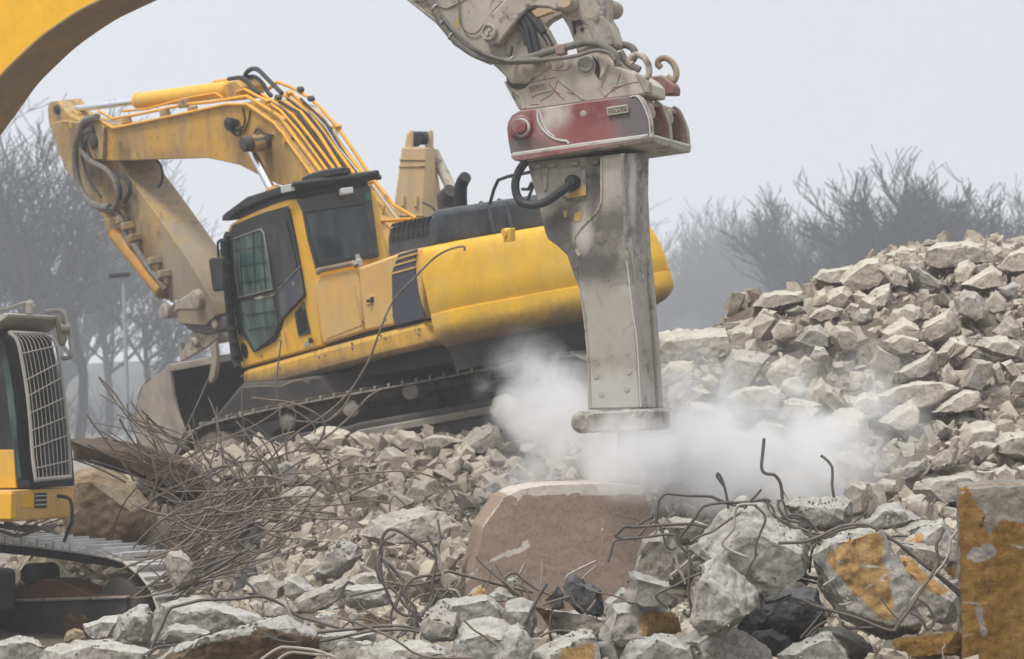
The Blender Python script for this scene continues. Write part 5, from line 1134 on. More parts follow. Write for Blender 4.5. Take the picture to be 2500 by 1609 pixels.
S_('bucket_ear', 'R7', [(430, 640), (490, 560), (600, 455), (690, 355), (740, 420), (640, 600), (430, 720)], bo + .75, bo + .83, 'dust_steel', .02)
for q in ((525, 575), (680, 435)): disc('bucket_pin', U.at(*Z('R7', [q])[0][:2], 'r', bo + .15), U.r, [(0, .06), (.02, .085), (.75, .085)], M['dust_steel'], X1, 18)
S_('bucket_rib', 'R7', [(650, 600), (690, 565), (706, 700), (690, 830), (655, 885), (640, 850), (668, 700)], bo + .15, bo + .22, 'bucket', .015)
side = [(414, 897), (380, 915), (347, 942), (335, 980), (329, 1017), (332, 1045), (339, 1072), (352, 1105), (385, 1130), (420, 1120), (449, 1058), (430, 1005), (420, 961)]
bk = S_('bucket', 'S', side, bo2, bo2 + .06, 'bucket', .012)
S_('bucket_side', 'S', side, bo2 + BWD, bo2 + BWD + .06, 'bucket', .012, base=bo2)
path = [(414, 897), (380, 915), (347, 942), (335, 980), (329, 1017), (332, 1045), (339, 1072), (352, 1105), (385, 1130), (420, 1120), (449, 1060)]
p0 = catmull([U.at(x, y, 'r', bo2 + .03) for x, y in path], 3); cen = sum(p0, Vector()) / len(p0)
bm = bmesh.new(); outer = []; inner = []
for i, p in enumerate(p0):
    outer.append((bm.verts.new(p), bm.verts.new(p + U.r * BWD))); q = p + (cen - p).normalized() * .05; inner.append((bm.verts.new(q), bm.verts.new(q + U.r * BWD)))
for i in range(len(p0) - 1):
    bm.faces.new((outer[i][0], outer[i + 1][0], outer[i + 1][1], outer[i][1])); f = bm.faces.new((inner[i][0], inner[i][1], inner[i + 1][1], inner[i + 1][0])); f.material_index = 1
for i in (0, -1): bm.faces.new((outer[i][0], outer[i][1], inner[i][1], inner[i][0]))
finish('bucket_shell', bm, [M['bucket'], M['bucket_in']], X1, 0, 40)
S_('bucket_top_beam', 'S', [(408, 890), (424, 888), (430, 905), (412, 908)], bo2, bo2 + BWD + .06, 'bucket', .015)
for k in range(5):
    c_ = U.at(452, 1062, 'r', bo2 + .1 + k * .36); bm = bmesh.new(); add_box(bm, c_, (U.u * -.3 + U.f * -.8).normalized() * .13, U.r * .05, U.u * .03); finish('bucket_tooth', bm, M['dust_steel'], X1, .015)
# undercarriage
V2 = Frame(P(760, 1012, 36.75), (-.95, .31, 0), (-.2, .03, 1))
def undertrack(fr, path_px, off, parent, width, pitch, shoe_mat, chain_mat, plate=.05, rib=.045, side_r=1, ribn=1):
    pts = catmull([fr.at(x, y, 'r', 0) for x, y in path_px] , 10)
    pts = pts + [pts[0]]; br = bmesh.new()
    L = [0]
    for a, b in zip(pts, pts[1:]): L.append(L[-1] + (b - a).length)
    n = int(L[-1] / pitch); cen = sum(pts, Vector()) / len(pts); bm = bmesh.new(); bc = bmesh.new(); j = 0; prev = None
    for k in range(n):
        s = k * L[-1] / n
        while L[j + 1] < s: j += 1
        t = (s - L[j]) / (L[j + 1] - L[j]); p = pts[j].lerp(pts[j + 1], t); tg = (pts[j + 1] - pts[j]).normalized()
        nn = tg.cross(fr.r).normalized()
        if nn.dot(p - cen) < 0: nn = -nn
        c = p + fr.r * (off + side_r * width / 2)
        add_box(bm, c - nn * .01, tg * (pitch * .47), fr.r * (width / 2), nn * .013)
        add_box(br, c + nn * (rib / 2) + tg * pitch * .36, tg * .018, fr.r * (width / 2), nn * (rib / 2))
        if ribn > 1: add_box(br, c + nn * (rib / 2) * .6 - tg * pitch * .1, tg * .014, fr.r * (width / 2), nn * (rib / 2) * .5)
        for sx in (.3, .7):
            add_box(bc, p + fr.r * (off + side_r * width * sx) - nn * .085, tg * (pitch * .5), fr.r * .035, nn * .06)
    finish('grousers', br, M['grouser'] if ribn > 1 else shoe_mat, parent, .004, seg=1)
    o1 = finish('track_shoes', bm, shoe_mat, parent, .004, seg=1); o2 = finish('track_chain', bc, chain_mat, parent, .015, seg=1)
    return o1, o2
tp = [(455, 1066), (480, 1045), (520, 1030), (610, 1008), (700, 990), (850, 962), (1000, 935), (1250, 887), (1370, 868), (1420, 872), (1450, 905), (1455, 950), (1435, 995), (1390, 1022), (1100, 1085), (850, 1140), (600, 1192), (540, 1203), (485, 1190), (445, 1155), (433, 1105)]
for off in (0, 2.75):
    undertrack(V2, tp, off, X1, .6, .19, M['steel'], M['track_dark'])
    def v(nm, pts, a, b, m, bv=.03): return prism(nm, V2, 'S', pts, off + a, off + b, M[m], X1, bv, base=a)
    v('track_frame', [(590, 1110), (640, 1070), (850, 1040), (872, 1032), (1240, 968), (1380, 942), (1385, 1000), (1240, 1040), (870, 1110), (640, 1160)], .08, .5, 'track_dark', .04)
    v('frame_rail', [(872, 1050), (1240, 984), (1380, 958), (1380, 975), (1240, 1003), (872, 1072)], .03, .12, 'steel', .02)
    for x, y in ((700, 1030), (855, 998), (1000, 955), (1290, 915)): disc('carrier_roller', V2.at(x, y, 'r', .06) + V2.r * off, V2.r, [(0, .07), (.02, .11), (.4, .11)], M['steel'], X1, 18)
    for k in range(7): disc('track_roller', V2.at(650 + k * 110, 1150 - k * 21.5, 'r', .06) + V2.r * off, V2.r, [(0, .08), (.02, .12), (.45, .12)], M['track_dark'], X1, 16)
    disc('idler', V2.at(528, 1118, 'r', .1) + V2.r * off, V2.r, [(0, .22), (.03, .34), (.1, .37), (.3, .37), (.35, .34)], M['dust_steel'], X1, 32)
    disc('sprocket', V2.at(1375, 940, 'r', .1) + V2.r * off, V2.r, [(0, .2), (.03, .36), (.3, .36)], M['track_dark'], X1, 24)
bm = bmesh.new(); add_box(bm, V2.at(950, 1050, 'r', 1.6), V2.f * 1.2, V2.r * 1.2, V2.u * .28); finish('car_body', bm, M['track_dark'], X1, .08)
prism('shade_block', V2, 'S', [(440, 1120), (590, 935), (690, 930), (845, 905), (880, 885), (1250, 830), (1400, 815), (1400, 1000), (640, 1150)], .9, 1.9, M['track_dark'], X1, .05)  # added dark mass, standing in for the shade between body and tracks
for q_ in ((855, 960), (1000, 925)): pass
# ---------------------------------------------------------------- the machine behind
X3 = thing('excavator', 'tan excavator mostly hidden behind the yellow one, its arm top showing', 'excavator', (P(1200, 1000, 47) - Vector((0, 0, CAMZ))))
def hexa(name, a, b, da, db, mat, parent, bevel=.02):
    bm = bmesh.new(); va = [bm.verts.new(P(x, y, da)) for x, y in a]; vb = [bm.verts.new(P(x, y, db)) for x, y in b]; n = len(a)
    bm.faces.new(va); bm.faces.new(vb[::-1])
    for i in range(n): bm.faces.new((va[i], vb[i], vb[(i + 1) % n], va[(i + 1) % n]))
    return finish(name, bm, M[mat], parent, bevel)
fa = [q[:2] for q in Z('R2', [(1480, 645), (1662, 650), (1640, 1240), (1400, 1260)])]; fb = [q[:2] for q in Z('R2', [(1540, 640), (1725, 645), (1815, 1240), (1560, 1250)])]
hexa('arm', fa, fb, 46, 46.9, 'tan_arm', X3)
for q, w_ in ((1535, 60), (1680, 50)):
    a = [q_[:2] for q_ in Z('R2', [(q - w_ / 2, 650), (q - w_ / 2 + 8, 560), (q, 520), (q + w_ / 3, 515), (q + w_ / 2, 540), (q + w_ / 2, 650)])]
    hexa('arm_lug', a, [(x + 5, y) for x, y in a], 46.1 if q < 1600 else 46.5, 46.7 if q < 1600 else 47.0, 'tan_arm', X3, .03)
disc('arm_pin', P(*Z('R2', [(1545, 575)])[0][:2], 46.5), (1, .2, 0), [(0, .11), (.28, .11)], M['black'], X3, 20)
hexa('pin_block', [q_[:2] for q_ in Z('R2', [(1560, 640), (1562, 530), (1640, 530), (1630, 600), (1600, 640)])], [q_[:2] for q_ in Z('R2', [(1565, 640), (1567, 530), (1650, 530), (1640, 600), (1610, 640)])], 46.3, 46.7, 'black', X3)
tube('arm_cylinder', [P(*Z('R2', [(1725, 690)])[0][:2], 47), P(*Z('R2', [(1860, 970)])[0][:2], 46.4), P(*Z('R2', [(1900, 1080)])[0][:2], 46.2)], .09, M['dust_steel'], X3)
for y in (740, 790, 1160): 
    q0, q1 = Z('R2', [(1475 - (y - 640) * .12, y)])[0], Z('R2', [(1660, y)])[0]; tube('weld_seam', [P(q0[0], q0[1], 45.99), P(q1[0], q1[1], 45.99)], .012, M['stick_y'], X3)
for x in (1490, 1590): q0, q1 = Z('R2', [(x, 1010)])[0], Z('R2', [(x - 4, 1090)])[0]; tube('arm_rib', [P(q0[0], q0[1], 45.98), P(q1[0], q1[1], 45.98)], .03, M['tan_arm'], X3)
hexa('body', [(1275, 848), (1370, 826), (1395, 862), (1285, 873)], [(1300, 845), (1395, 823), (1412, 860), (1310, 870)], 45, 47, 'tan_arm', X3)
hexa('body_side', [(1192, 880), (1205, 866), (1262, 852), (1285, 873), (1240, 890), (1200, 895)], [(1210, 878), (1220, 864), (1275, 850), (1295, 872), (1250, 888), (1215, 893)], 45.2, 46.5, 'tan_arm', X3)
hexa('body_opening', [(1312, 842), (1342, 834), (1343, 849), (1312, 850)], [(1314, 842), (1343, 834), (1344, 849), (1314, 850)], 44.95, 45.4, 'dark', X3, 0)
hexa('lower_body', [(1180, 895), (1420, 862), (1430, 1010), (1190, 1030)], [(1200, 893), (1440, 860), (1450, 1008), (1210, 1028)], 45.3, 47.5, 'track_dark', X3)
# ---------------------------------------------------------------- the near machine: cab at left, boom overhead, stick and coupler
A1 = Frame(P(1400, 600, 27.8), (.93, -.37, 0), (0, 0, 1))       # r points towards the camera
X2 = thing('excavator', 'excavator at the left edge with a grille guarded cab, its boom carrying the hammer', 'excavator', (P(-150, 1500, 31.5)[0], 31.5, 0.1))
def N_(name, reg, pts, o0, o1, mat, bevel=.0, parent=None, axis='r', fr=None, smooth=35, base=None): return prism(name, fr or A1, reg, pts, o0, o1, M[mat] if isinstance(mat, str) else mat, parent or X2, bevel, axis, smooth, base)
def nt(nm, reg, pts, off, r, mat, sm=0, sides=10, parent=None, fr=None):
    pp = [(fr or A1).at(q[0], q[1], 'r', q[2] if len(q) > 2 else off) for q in Z(reg, pts)]
    if sm: pp = catmull(pp, sm)
    bm = bmesh.new(); add_tube(bm, pp, r, sides); return finish(nm, bm, M[mat] if isinstance(mat, str) else mat, parent or X2, smooth=40)
def nd(nm, reg, q, o0, prof, mat, sides=28, parent=None, bevel=0):
    q = Z(reg, [q])[0]; return disc(nm, A1.at(q[0], q[1], 'r', o0), A1.r, prof, M[mat], parent or X2, sides, bevel)
lo_e = [(-430, 1150), (-350, 820), (-230, 560), (-110, 345), (-50, 258), (0, 188), (50, 137), (97, 94), (146, 58), (195, 26), (247, 0), (330, -38), (430, -80), (560, -125), (700, -160), (860, -185), (960, -190)]
lo_e = [(v.x, v.y) for v in catmull([Vector((a, b, 0)) for a, b in lo_e], 4)]
up_e = [(960, -330), (700, -370), (450, -350), (250, -290), (60, -180), (-120, -10), (-290, 220), (-430, 500), (-540, 800), (-620, 1150)]
# boom: yellow side faces, darker brown underside with worn scratches
fa = [A1.at(x, y, 'r', .36) for x, y in lo_e]; fu = [A1.at(x, y, 'r', .36) for x, y in up_e]
bm = bmesh.new(); back = -A1.r * .76
vs = add_prism(bm, fa + fu, back)
for f in bm.faces:
    if len(f.verts) == 4:
        c = f.calc_center_median(); px = 1250 + c.x / (K * c.y)
        ids = [v.index for v in f.verts]
bm.faces.ensure_lookup_table()
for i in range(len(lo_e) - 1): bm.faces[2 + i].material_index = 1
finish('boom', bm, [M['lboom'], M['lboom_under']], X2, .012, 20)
bm = bmesh.new()
add_tube(bm, [p + A1.r * .0 for p in fa], .018, 8); finish('boom_edge_flange', bm, M['lboom_under'], X2)
N_('stick', 'R3', [(-1000, -905), (150, 0), (350, 160), (430, 250), (480, 320), (620, 410), (750, 465), (850, 560), (880, 610), (1000, 610), (1180, 480), (1120, 330), (1040, 180), (960, 80), (870, 20), (0, -680), (-500, -1150), (-1000, -1150)], -.1, -.66, 'dust_steel', .02)
nt('stick_flange', 'R3', [(-600, -590), (150, 0), (350, 160), (430, 250), (480, 320), (620, 410), (750, 465)], -.08, .018, 'dust_steel')
nt('weld_line', 'R3', [(300, 30), (420, 60), (560, -10), (700, -60)], -.09, .006, 'dust_steel')
S4 = N_('stick_patch', 'R3', [(485, 140), (510, 135), (515, 200), (500, 215), (488, 190)], -.095, -.1, 'plate_y', 0)
nt('wire', 'R3', [(505, -60), (510, 60), (520, 160), (560, 230), (620, 245), (660, 220), (720, 140), (790, 50), (860, 0)], -.07, .008, 'hose_dusty', 5)
rock = N_('rocker_link', 'R3', [(668, 240), (690, 165), (760, 80), (850, -10), (1000, -60), (1240, -60), (1250, 60), (1210, 78), (1150, 52), (1060, 48), (985, 88), (920, 160), (860, 240), (810, 310), (760, 335), (700, 310)], .04, -.08, 'dust_steel', .02)
N_('rocker_link', 'R3', [(668, 240), (690, 165), (760, 80), (850, -10), (1000, -60), (1240, -60), (1250, 60), (1210, 78), (1150, 52), (1060, 48), (985, 88), (920, 160), (860, 240), (810, 310), (760, 335), (700, 310)], -.68, -.80, 'dust_steel', .02, base=.04)
N_('link_patch', 'R3', [(1010, 90), (1060, 62), (1150, 62), (1190, 82), (1100, 118), (1040, 125)], -.5, -.6, 'plate_y', .0)
pn = nd('pin_cap', 'R3', (735, 238), .04, [(0, .085), (.03, .085), (.05, .075), (.05, .06), (.035, .055)], 'dust_steel')
for a in (90, 210, 330): q = (735 + 20 * math.cos(R(a)), 238 - 20 * math.sin(R(a))); nd('pin_bolt', 'R3', q, .075, [(0, .02), (.02, .018)], 'grille', 12, pn)
nd('link_pin', 'R3', (1285, 12), .0, [(-.7, .10), (0, .10), (.04, .095), (.06, .07)], 'dust_steel'); nd('link_pin_cap', 'R3', (1285, 12), .06, [(0, .065), (.02, .06), (.02, .03)], 'plate_y')
nd('link_pin', 'R3', (1500, 20), -.2, [(-.6, .09), (0, .09), (.03, .085)], 'dust_steel')
N_('tipping_link', 'R3', [(1240, -40), (1560, -40), (1568, 40), (1560, 120), (1600, 180), (1650, 330), (1600, 345), (1480, 350), (1370, 400), (1355, 330), (1300, 190), (1250, 110)], -.12, -.45, 'dust_steel', .03)
N_('link_face', 'R3', [(1420, 100), (1470, 130), (1520, 210), (1540, 180), (1530, 115), (1565, 120), (1600, 190), (1640, 330), (1500, 322), (1460, 220)], -.08, -.14, 'hammer', .012)
nd('link_bore', 'R3', (1385, 165), -.11, [(0, .03), (.01, .03)], 'black', 14); nd('link_bore', 'R3', (1410, 215), -.11, [(0, .02), (.01, .02)], 'black', 14)
N_('link_slot', 'R3', [(1335, 150), (1352, 150), (1362, 230), (1350, 260)], -.1, -.12, 'black', .0)
for pts, r in (([(960, 120), (1000, 200), (1020, 300), (1040, 390)], .03), ([(1000, 130), (1050, 230), (1070, 330), (1090, 400)], .035), ([(940, 170), (980, 240), (1000, 330)], .02), ([(980, 130), (1080, 180), (1150, 260), (1200, 330)], .012), ([(1000, 120), (1100, 180), (1165, 270), (1190, 340)], .012), ([(1060, 200), (1120, 260), (1160, 330)], .012), ([(900, 340), (890, 400), (880, 460)], .012), ([(1015, 100), (1060, 150), (1130, 240)], .04)):
    nt('hose', 'R3', pts, -.02, r, 'hose', 4)
cp = N_('quick_coupler', 'R3', [(848, 560), (860, 640), (955, 812), (1400, 752), (1890, 688), (1885, 610), (1840, 560), (1770, 520), (1650, 480), (1600, 400), (1500, 365), (1380, 385), (1180, 430), (1000, 470), (860, 470), (845, 500)], -.14, -.70, 'dust_steel_rust', .02)
N_('coupler_edge', 'R3', [(838, 600), (850, 590), (960, 800), (945, 800)], -.1, -.3, 'dust_steel', .01)
nd('coupler_bore', 'R3', (955, 560), -.16, [(0, .13), (.03, .13)], 'track_dark'); nd('coupler_bore_plug', 'R3', (970, 545), -.14, [(0, .085), (.05, .08)], 'dust_steel')
nd('coupler_bush', 'R3', (1440, 470), -.15, [(0, .085), (.04, .08), (.05, .06), (.035, .045)], 'hammer_front')
N_('coupler_slot', 'R3', [(1480, 400), (1525, 450), (1540, 520), (1530, 580), (1500, 530), (1510, 470)], -.13, -.16, 'black', 0)
N_('coupler_cheek', 'R3', [(1500, 395), (1560, 430), (1590, 480), (1570, 540), (1530, 585), (1545, 500), (1530, 440)], -.10, -.16, 'dust_steel_rust', .01)
nd('coupler_boss', 'R3', (1240, 460), -.15, [(0, .055), (.03, .05)], 'dust_steel_rust'); nd('coupler_boss', 'R3', (1070, 500), -.15, [(0, .045), (.03, .04)], 'dust_steel_rust')
for pts in ([(1240, 580), (1330, 655), (1420, 725)], [(1600, 470), (1560, 560), (1540, 640), (1580, 700)], [(870, 640), (960, 700), (990, 790)]): nt('weld_rib', 'R3', pts, -.135, .014, 'dust_steel_rust')
lp2 = N_('name_plate', 'R3', [(1015, 625), (1140, 605), (1142, 645), (1018, 668)], -.125, -.15, 'dust_steel_rust', .004)
text_on('lettering', 'LEHNHOFF', A1, [Z('R3', [(1025, 645)])[0][:2], Z('R3', [(1133, 626)])[0][:2]], .04, 'r', -.12, M['dust_steel'], lp2)
redc = plain('red_crack_paint', (.26, .05, .04), rough=.8)
for pts in ([(1020, 605), (1090, 590), (1150, 578), (1215, 568)], [(1130, 580), (1138, 558)], [(1040, 715), (1090, 690), (1150, 675), (1210, 665), (1250, 690)], [(1168, 615), (1190, 640), (1210, 668), (1245, 705)], [(1230, 590), (1205, 660)], [(1110, 735), (1160, 705), (1200, 680)], [(1030, 765), (1095, 762)], [(1300, 675), (1350, 690)], [(1580, 700), (1650, 650), (1720, 620), (1790, 600), (1820, 605)], [(1660, 620), (1675, 580), (1690, 535)], [(1620, 665), (1640, 640), (1690, 630)], [(1180, 490), (1200, 515), (1290, 515), (1330, 480)], [(1600, 470), (1585, 520)], [(1240, 700), (1280, 730)]):
    nt('paint_crack', 'R3', pts, -.138, .0032, redc, 0, 5)
N_('hook_block', 'R3', [(1790, 530), (1850, 560), (1895, 600), (1900, 680), (1860, 672), (1830, 600)], -.1, -.2, 'hammer', .01)
N_('red_cheek', 'R3', [(1880, 560), (1990, 545), (2060, 600), (2086, 630), (2084, 690), (1890, 690)], -.9, -1.1, 'red', .02)
nt('lifting_hook', 'R3', [(1850, 580), (1895, 550), (1895, 480), (1865, 425), (1815, 400), (1772, 415), (1755, 450), (1775, 470)], -.15, [.03] * 36 if 0 else .032, 'dust_steel', 5)
nt('lifting_hook', 'R3', [(2030, 560), (2080, 590), (2098, 530), (2070, 460), (2020, 425), (1975, 435), (1962, 470), (1985, 492)], -1.0, .032, paint('rusty_hook', (.26, .16, .10)), 5)
for pts, r, off in (([(1670, 480), (1650, 400), (1560, 335), (1450, 310), (1330, 335), (1180, 372), (1050, 412), (930, 435)], .038, .0), ([(1100, 440), (800, 445), (640, 405), (500, 310), (405, 200), (340, 90), (305, 0), (285, -120)], .036, .03), ([(1650, 440), (1600, 385), (1500, 370), (1350, 412), (1180, 432), (950, 445), (850, 440), (700, 395), (560, 300), (450, 200), (380, 110)], .020, .07), ([(1640, 338), (1720, 328), (1780, 355), (1795, 410), (1760, 460)], .036, -.4), ([(1690, 380), (1740, 460), (1830, 510)], .036, -.3)):
    nt('hydraulic_hose', 'R3', pts, off, r, 'hose_dusty', 6)
N_('hose_clamp', 'R3', [(1205, 325), (1275, 315), (1280, 395), (1212, 402)], .06, -.05, 'red', .015)
for q in ((330, 60), (395, 160), (455, 260), (888, 440)): q = Z('R3', [q])[0]; disc('cable_tie', A1.at(q[0], q[1], 'r', .03), A1.f + A1.u * -.8, [(-.008, .05), (.008, .05)], M['grille'], X2, 12)
# cab
G0, G1 = 30.5, 31.4
cabf = Frame(P(30, 1000, G0), (.93, -.37, 0), (0, 0, 1))
N_('cab', 'S', [(-460, 800), (-50, 792), (16, 812), (44, 936), (68, 1078), (76, 1180), (76, 1192), (-460, 1200)], .0, -.92, 'dark', .02, fr=cabf)
N_('cab_window', 'S', [(6, 880), (34, 862), (50, 960), (66, 1078), (74, 1150), (42, 1172), (26, 1040)], .012, -.02, 'glass', 0, fr=cabf)
N_('cab_window', 'S', [(-430, 830), (-30, 830), (-14, 1080), (-430, 1090)], .012, -.02, 'glass', 0, fr=cabf)
N_('window_bar', 'S', [(34, 1072), (70, 1066), (72, 1092), (38, 1096)], .02, .0, 'black', 0, fr=cabf)
N_('cab_skirt', 'S', [(-460, 1100), (33, 1098), (40, 1192), (-460, 1196)], .03, -.02, 'yellow', .01, fr=cabf)
N_('deck', 'S', [(-900, 1204), (27, 1197), (27, 1268), (24, 1274), (-900, 1278)], .35, -.95, 'yellow_tan', .015, fr=cabf)
aF = cabf.abc(cabf.at(27, 1230, 'r', .35))[0]
N_('deck_step', 'S', [(86, 1204), (115, 1203), (115, 1240), (86, 1240)], aF + .015, aF - .03, 'track_dark', .0, axis='f', fr=cabf)
for y in (1211, 1222, 1233):
    bm = bmesh.new(); add_tube(bm, [cabf.at(86, y, 'f', aF + .02), cabf.at(115, y - 1, 'f', aF + .02)], .010, 6); finish('step_bar', bm, M['grille'], X2)
N_('deck_panel', 'S', [(54, 1204), (84, 1203), (84, 1238), (54, 1240)], aF + .012, aF, 'yellow', .004, axis='f', fr=cabf)
N_('deck_box', 'S', [(-60, 1205), (27, 1204), (27, 1268), (-60, 1270)], .40, .3, 'yellow', .01, fr=cabf)
N_('engine_house', 'S', [(-1500, 900), (-500, 880), (-480, 1200), (-1500, 1200)], 2.0, -1.3, 'yellow', .08, fr=cabf)
Lb = [(40, 190), (72, 225), (90, 300), (110, 420), (125, 560), (135, 700), (148, 800)]; Rb = [(175, 195), (218, 215), (237, 258), (252, 340), (271, 500), (285, 650), (291, 785)]
Lb = catmull([Vector((a, b, 0)) for a, b in Lb], 4); Rb = catmull([Vector((a, b, 0)) for a, b in Rb], 4)
gr = None
def gp(t, i):
    a = Lb[i].lerp(Rb[i], t); q = Z('L', [(a.x, a.y)])[0]; return P(q[0], q[1], G0 - .35 + (G1 - G0) * t)
bm = bmesh.new()
for k in range(10):
    t = k / 9; add_tube(bm, [gp(t, i) for i in range(len(Lb))], .020 if k in (0, 9) else .0052, 6)
for y in (265, 345, 420, 495, 570, 645, 722, 800):
    i = min(range(len(Lb)), key=lambda i: abs((Lb[i].y + Rb[i].y) / 2 - y)); add_tube(bm, [gp(0, i), gp(1, i)], .0075, 6)
add_tube(bm, [gp(t / 6, 0) for t in range(7)], .022, 8); add_tube(bm, [gp(t / 6, len(Lb) - 1) for t in range(7)], .024, 8)
finish('cab_guard', bm, M['grille'], X2)
bm = bmesh.new(); sh = Vector((-.12, .05, 0))
for i in range(2, len(Lb) - 1):
    a, b, c, d_ = gp(.02, i) + sh, gp(.98, i) + sh, gp(.98, i + 1) + sh, gp(.02, i + 1) + sh
    add_prism(bm, [a, b, c, d_], sh * .4)
finish('windscreen', bm, plain('windscreen_dark', (.008, .009, .012), rough=.5, spec=.15), X2)
N_('roof_visor', 'L', [(-300, 118), (0, 118), (20, 108), (34, 112), (30, 124), (-5, 150), (-40, 178), (-300, 185)], .15, -1.05, 'grille', .01, fr=cabf)
aV = cabf.abc(cabf.at(6, 790, 'r', -.4))[0]
for x in (75, 125): N_('visor_bracket', 'L', [(x - 8, 125), (x + 12, 122), (x + 6, 175), (x - 12, 178)], aV - .02, aV - .06, 'grille', .005, axis='f', fr=cabf)
nt('beacon_pipe', 'L', [(-40, 95), (30, 92), (90, 70), (120, 68), (140, 80), (135, 95)], -.3, .02, 'grille', 4, fr=cabf)
disc('beacon', cabf.at(*Z('L', [(125, 88)])[0][:2], 'r', -.3), (0, 0, 1), [(-.06, .05), (.05, .05), (.09, .02)], M['grille'], X2, 14)
nt('mirror_tube', 'L', [(190, 102), (240, 98), (262, 110), (275, 150), (288, 180), (292, 230), (297, 270), (285, 292), (245, 296)], -.9, .026, 'grille', 4, fr=cabf)
N_('mirror', 'L', [(243, 112), (262, 125), (280, 165), (283, 215), (270, 248), (258, 235), (248, 180)], -.95, -.85, 'dust_steel', .02, fr=cabf)
disc('mirror_joint', cabf.at(*Z('L', [(273, 172)])[0][:2], 'r', -.85), (1, 0, 0), [(-.05, .045), (.05, .045)], M['grille'], X2, 12)
nt('deck_handrail', 'L', [(235, 865), (290, 880), (298, 960), (285, 1000), (265, 1055)], -.6, .02, 'dark', 3, fr=cabf)
for pts in ([(0, 985), (60, 1000), (130, 990), (200, 1005), (235, 980)], [(0, 1010), (80, 1030), (170, 1000), (240, 1020)], [(20, 975), (110, 1010), (220, 985)]): nt('slack_hose', 'L', pts, -.3, .02, 'hose_dusty', 4, fr=cabf)
# undercarriage
T2 = Frame(P(300, 1400, 31.0), (.8, -.6, 0), (0, 0, 1))
GA = 3.2
tp2 = [(-900, 1262), (-600, 1280), (-300, 1300), (-100, 1315), (0, 1324), (100, 1335), (212, 1350), (285, 1365), (325, 1390), (350, 1414), (372, 1450), (384, 1492), (380, 1540), (350, 1578), (300, 1592), (100, 1580), (-200, 1555), (-900, 1500), (-985, 1400)]
for off in (0, GA):
    undertrack(T2, tp2, off, X2, .8, .26, M['shoe'], M['track_dark'], side_r=-1, rib=.085, ribn=2)
    def v2(nm, pts, a, b, m, bv=.03): return prism(nm, T2, 'S', pts, off + a, off + b, M[m], X2, bv, base=a)
    v2('track_frame', [(-900, 1420), (-300, 1455), (27, 1465), (306, 1456), (309, 1500), (300, 1575), (-300, 1560), (-900, 1500)], -.02, -.5, 'track_dark', .02)
    v2('frame_lip', [(-300, 1452), (27, 1463), (306, 1455), (306, 1462), (27, 1471), (-300, 1460)], .02, -.1, 'dust_steel', .01)
    v2('caked_dirt', [(-300, 1440), (-100, 1425), (0, 1442), (50, 1428), (100, 1413), (135, 1415), (180, 1432), (215, 1450), (306, 1452), (300, 1462), (-300, 1465)], -.05, -.45, 'rust_dirt', .02)
    disc('idler', T2.at(283, 1482, 'r', -.06) + T2.r * off, T2.r * -1, [(0, .2), (.03, .30), (.12, .35), (.3, .35), (.35, .30)], M['track_dark'], X2, 36)
    disc('carrier_roller', T2.at(65, 1402, 'r', +.02) + T2.r * off, T2.r * -1, [(0, .10), (.03, .12), (.4, .12)], M['track_dark'], X2, 20)
    disc('carrier_roller', T2.at(-400, 1375, 'r', +.02) + T2.r * off, T2.r * -1, [(0, .10), (.03, .12), (.4, .12)], M['track_dark'], X2, 20)
    v2('frame_stop', [(153, 1513), (165, 1500), (176, 1512), (190, 1514), (196, 1500), (206, 1512), (203, 1545), (158, 1545)], .08, 0, 'rust_dirt', .01)
bm = bmesh.new(); add_box(bm, T2.at(-300, 1440, 'r', 1.1), T2.f * 1.3, T2.r * .9, T2.u * .25); finish('car_body', bm, M['track_dark'], X2, .06)
# ---------------------------------------------------------------- hydraulic hammer
HM = thing('hydraulic_hammer', 'dusted hydraulic hammer with a dark red mounting bracket striking the brown block', 'demolition hammer', P(1530, 1190, 27.6))
def HMp(q, off=-.1): q = Z('R4', [q])[0]; return A1.at(q[0], q[1], 'r', off) - HM.location
SOOT = (.055, .05, .048)
M['hammer'] = paint('hammer_steel', (.29, .262, .225), dust=(.45, .42, .365), dust_amt=.65, grime=(.09, .082, .072), grime_amt=.55, rough=.7, streak=.6, top=.5,
  spots=[(HMp((640, 610)), (.52, .5, .30), SOOT, .85), (HMp((450, 440)), (.26, .5, .5), SOOT, .85), (HMp((700, 400)), (.28, .5, .24), SOOT, .75), (HMp((620, 200)), (.12, .4, .5), SOOT, .75), (HMp((560, 450)), (.12, .3, .25), (.48, .44, .39), .8), (HMp((700, 900)), (.6, .6, .5), (.36, .335, .30), .6), (HMp((700, 1250)), (.7, .6, .3), (.45, .44, .42), .7)])
M['hammer_front'] = paint('hammer_front_scraped', (.20, .175, .155), dust=(.55, .53, .50), dust_amt=.45, grime=(.06, .045, .04), grime_amt=.6, wear=(.70, .70, .69), wear_amt=.38, rough=.6, scale=1.5, streak=.8, top=.6,
  spots=[(HMp((800, 760), -.1), (.05, .3, .7), (.70, .70, .69), .9), (HMp((835, 1000), -.1), (.05, .3, .6), (.72, .72, .71), .9), (HMp((810, 200), -.2), (.06, .3, .5), (.62, .61, .58), .8), (HMp((870, 1200), -.3), (.12, .3, .3), (.6, .6, .6), .7)])
HR = lambda q, off=0: (lambda z: A1.at(z[0], z[1], 'r', off) - HM.location)(Z('R3', [q])[0])
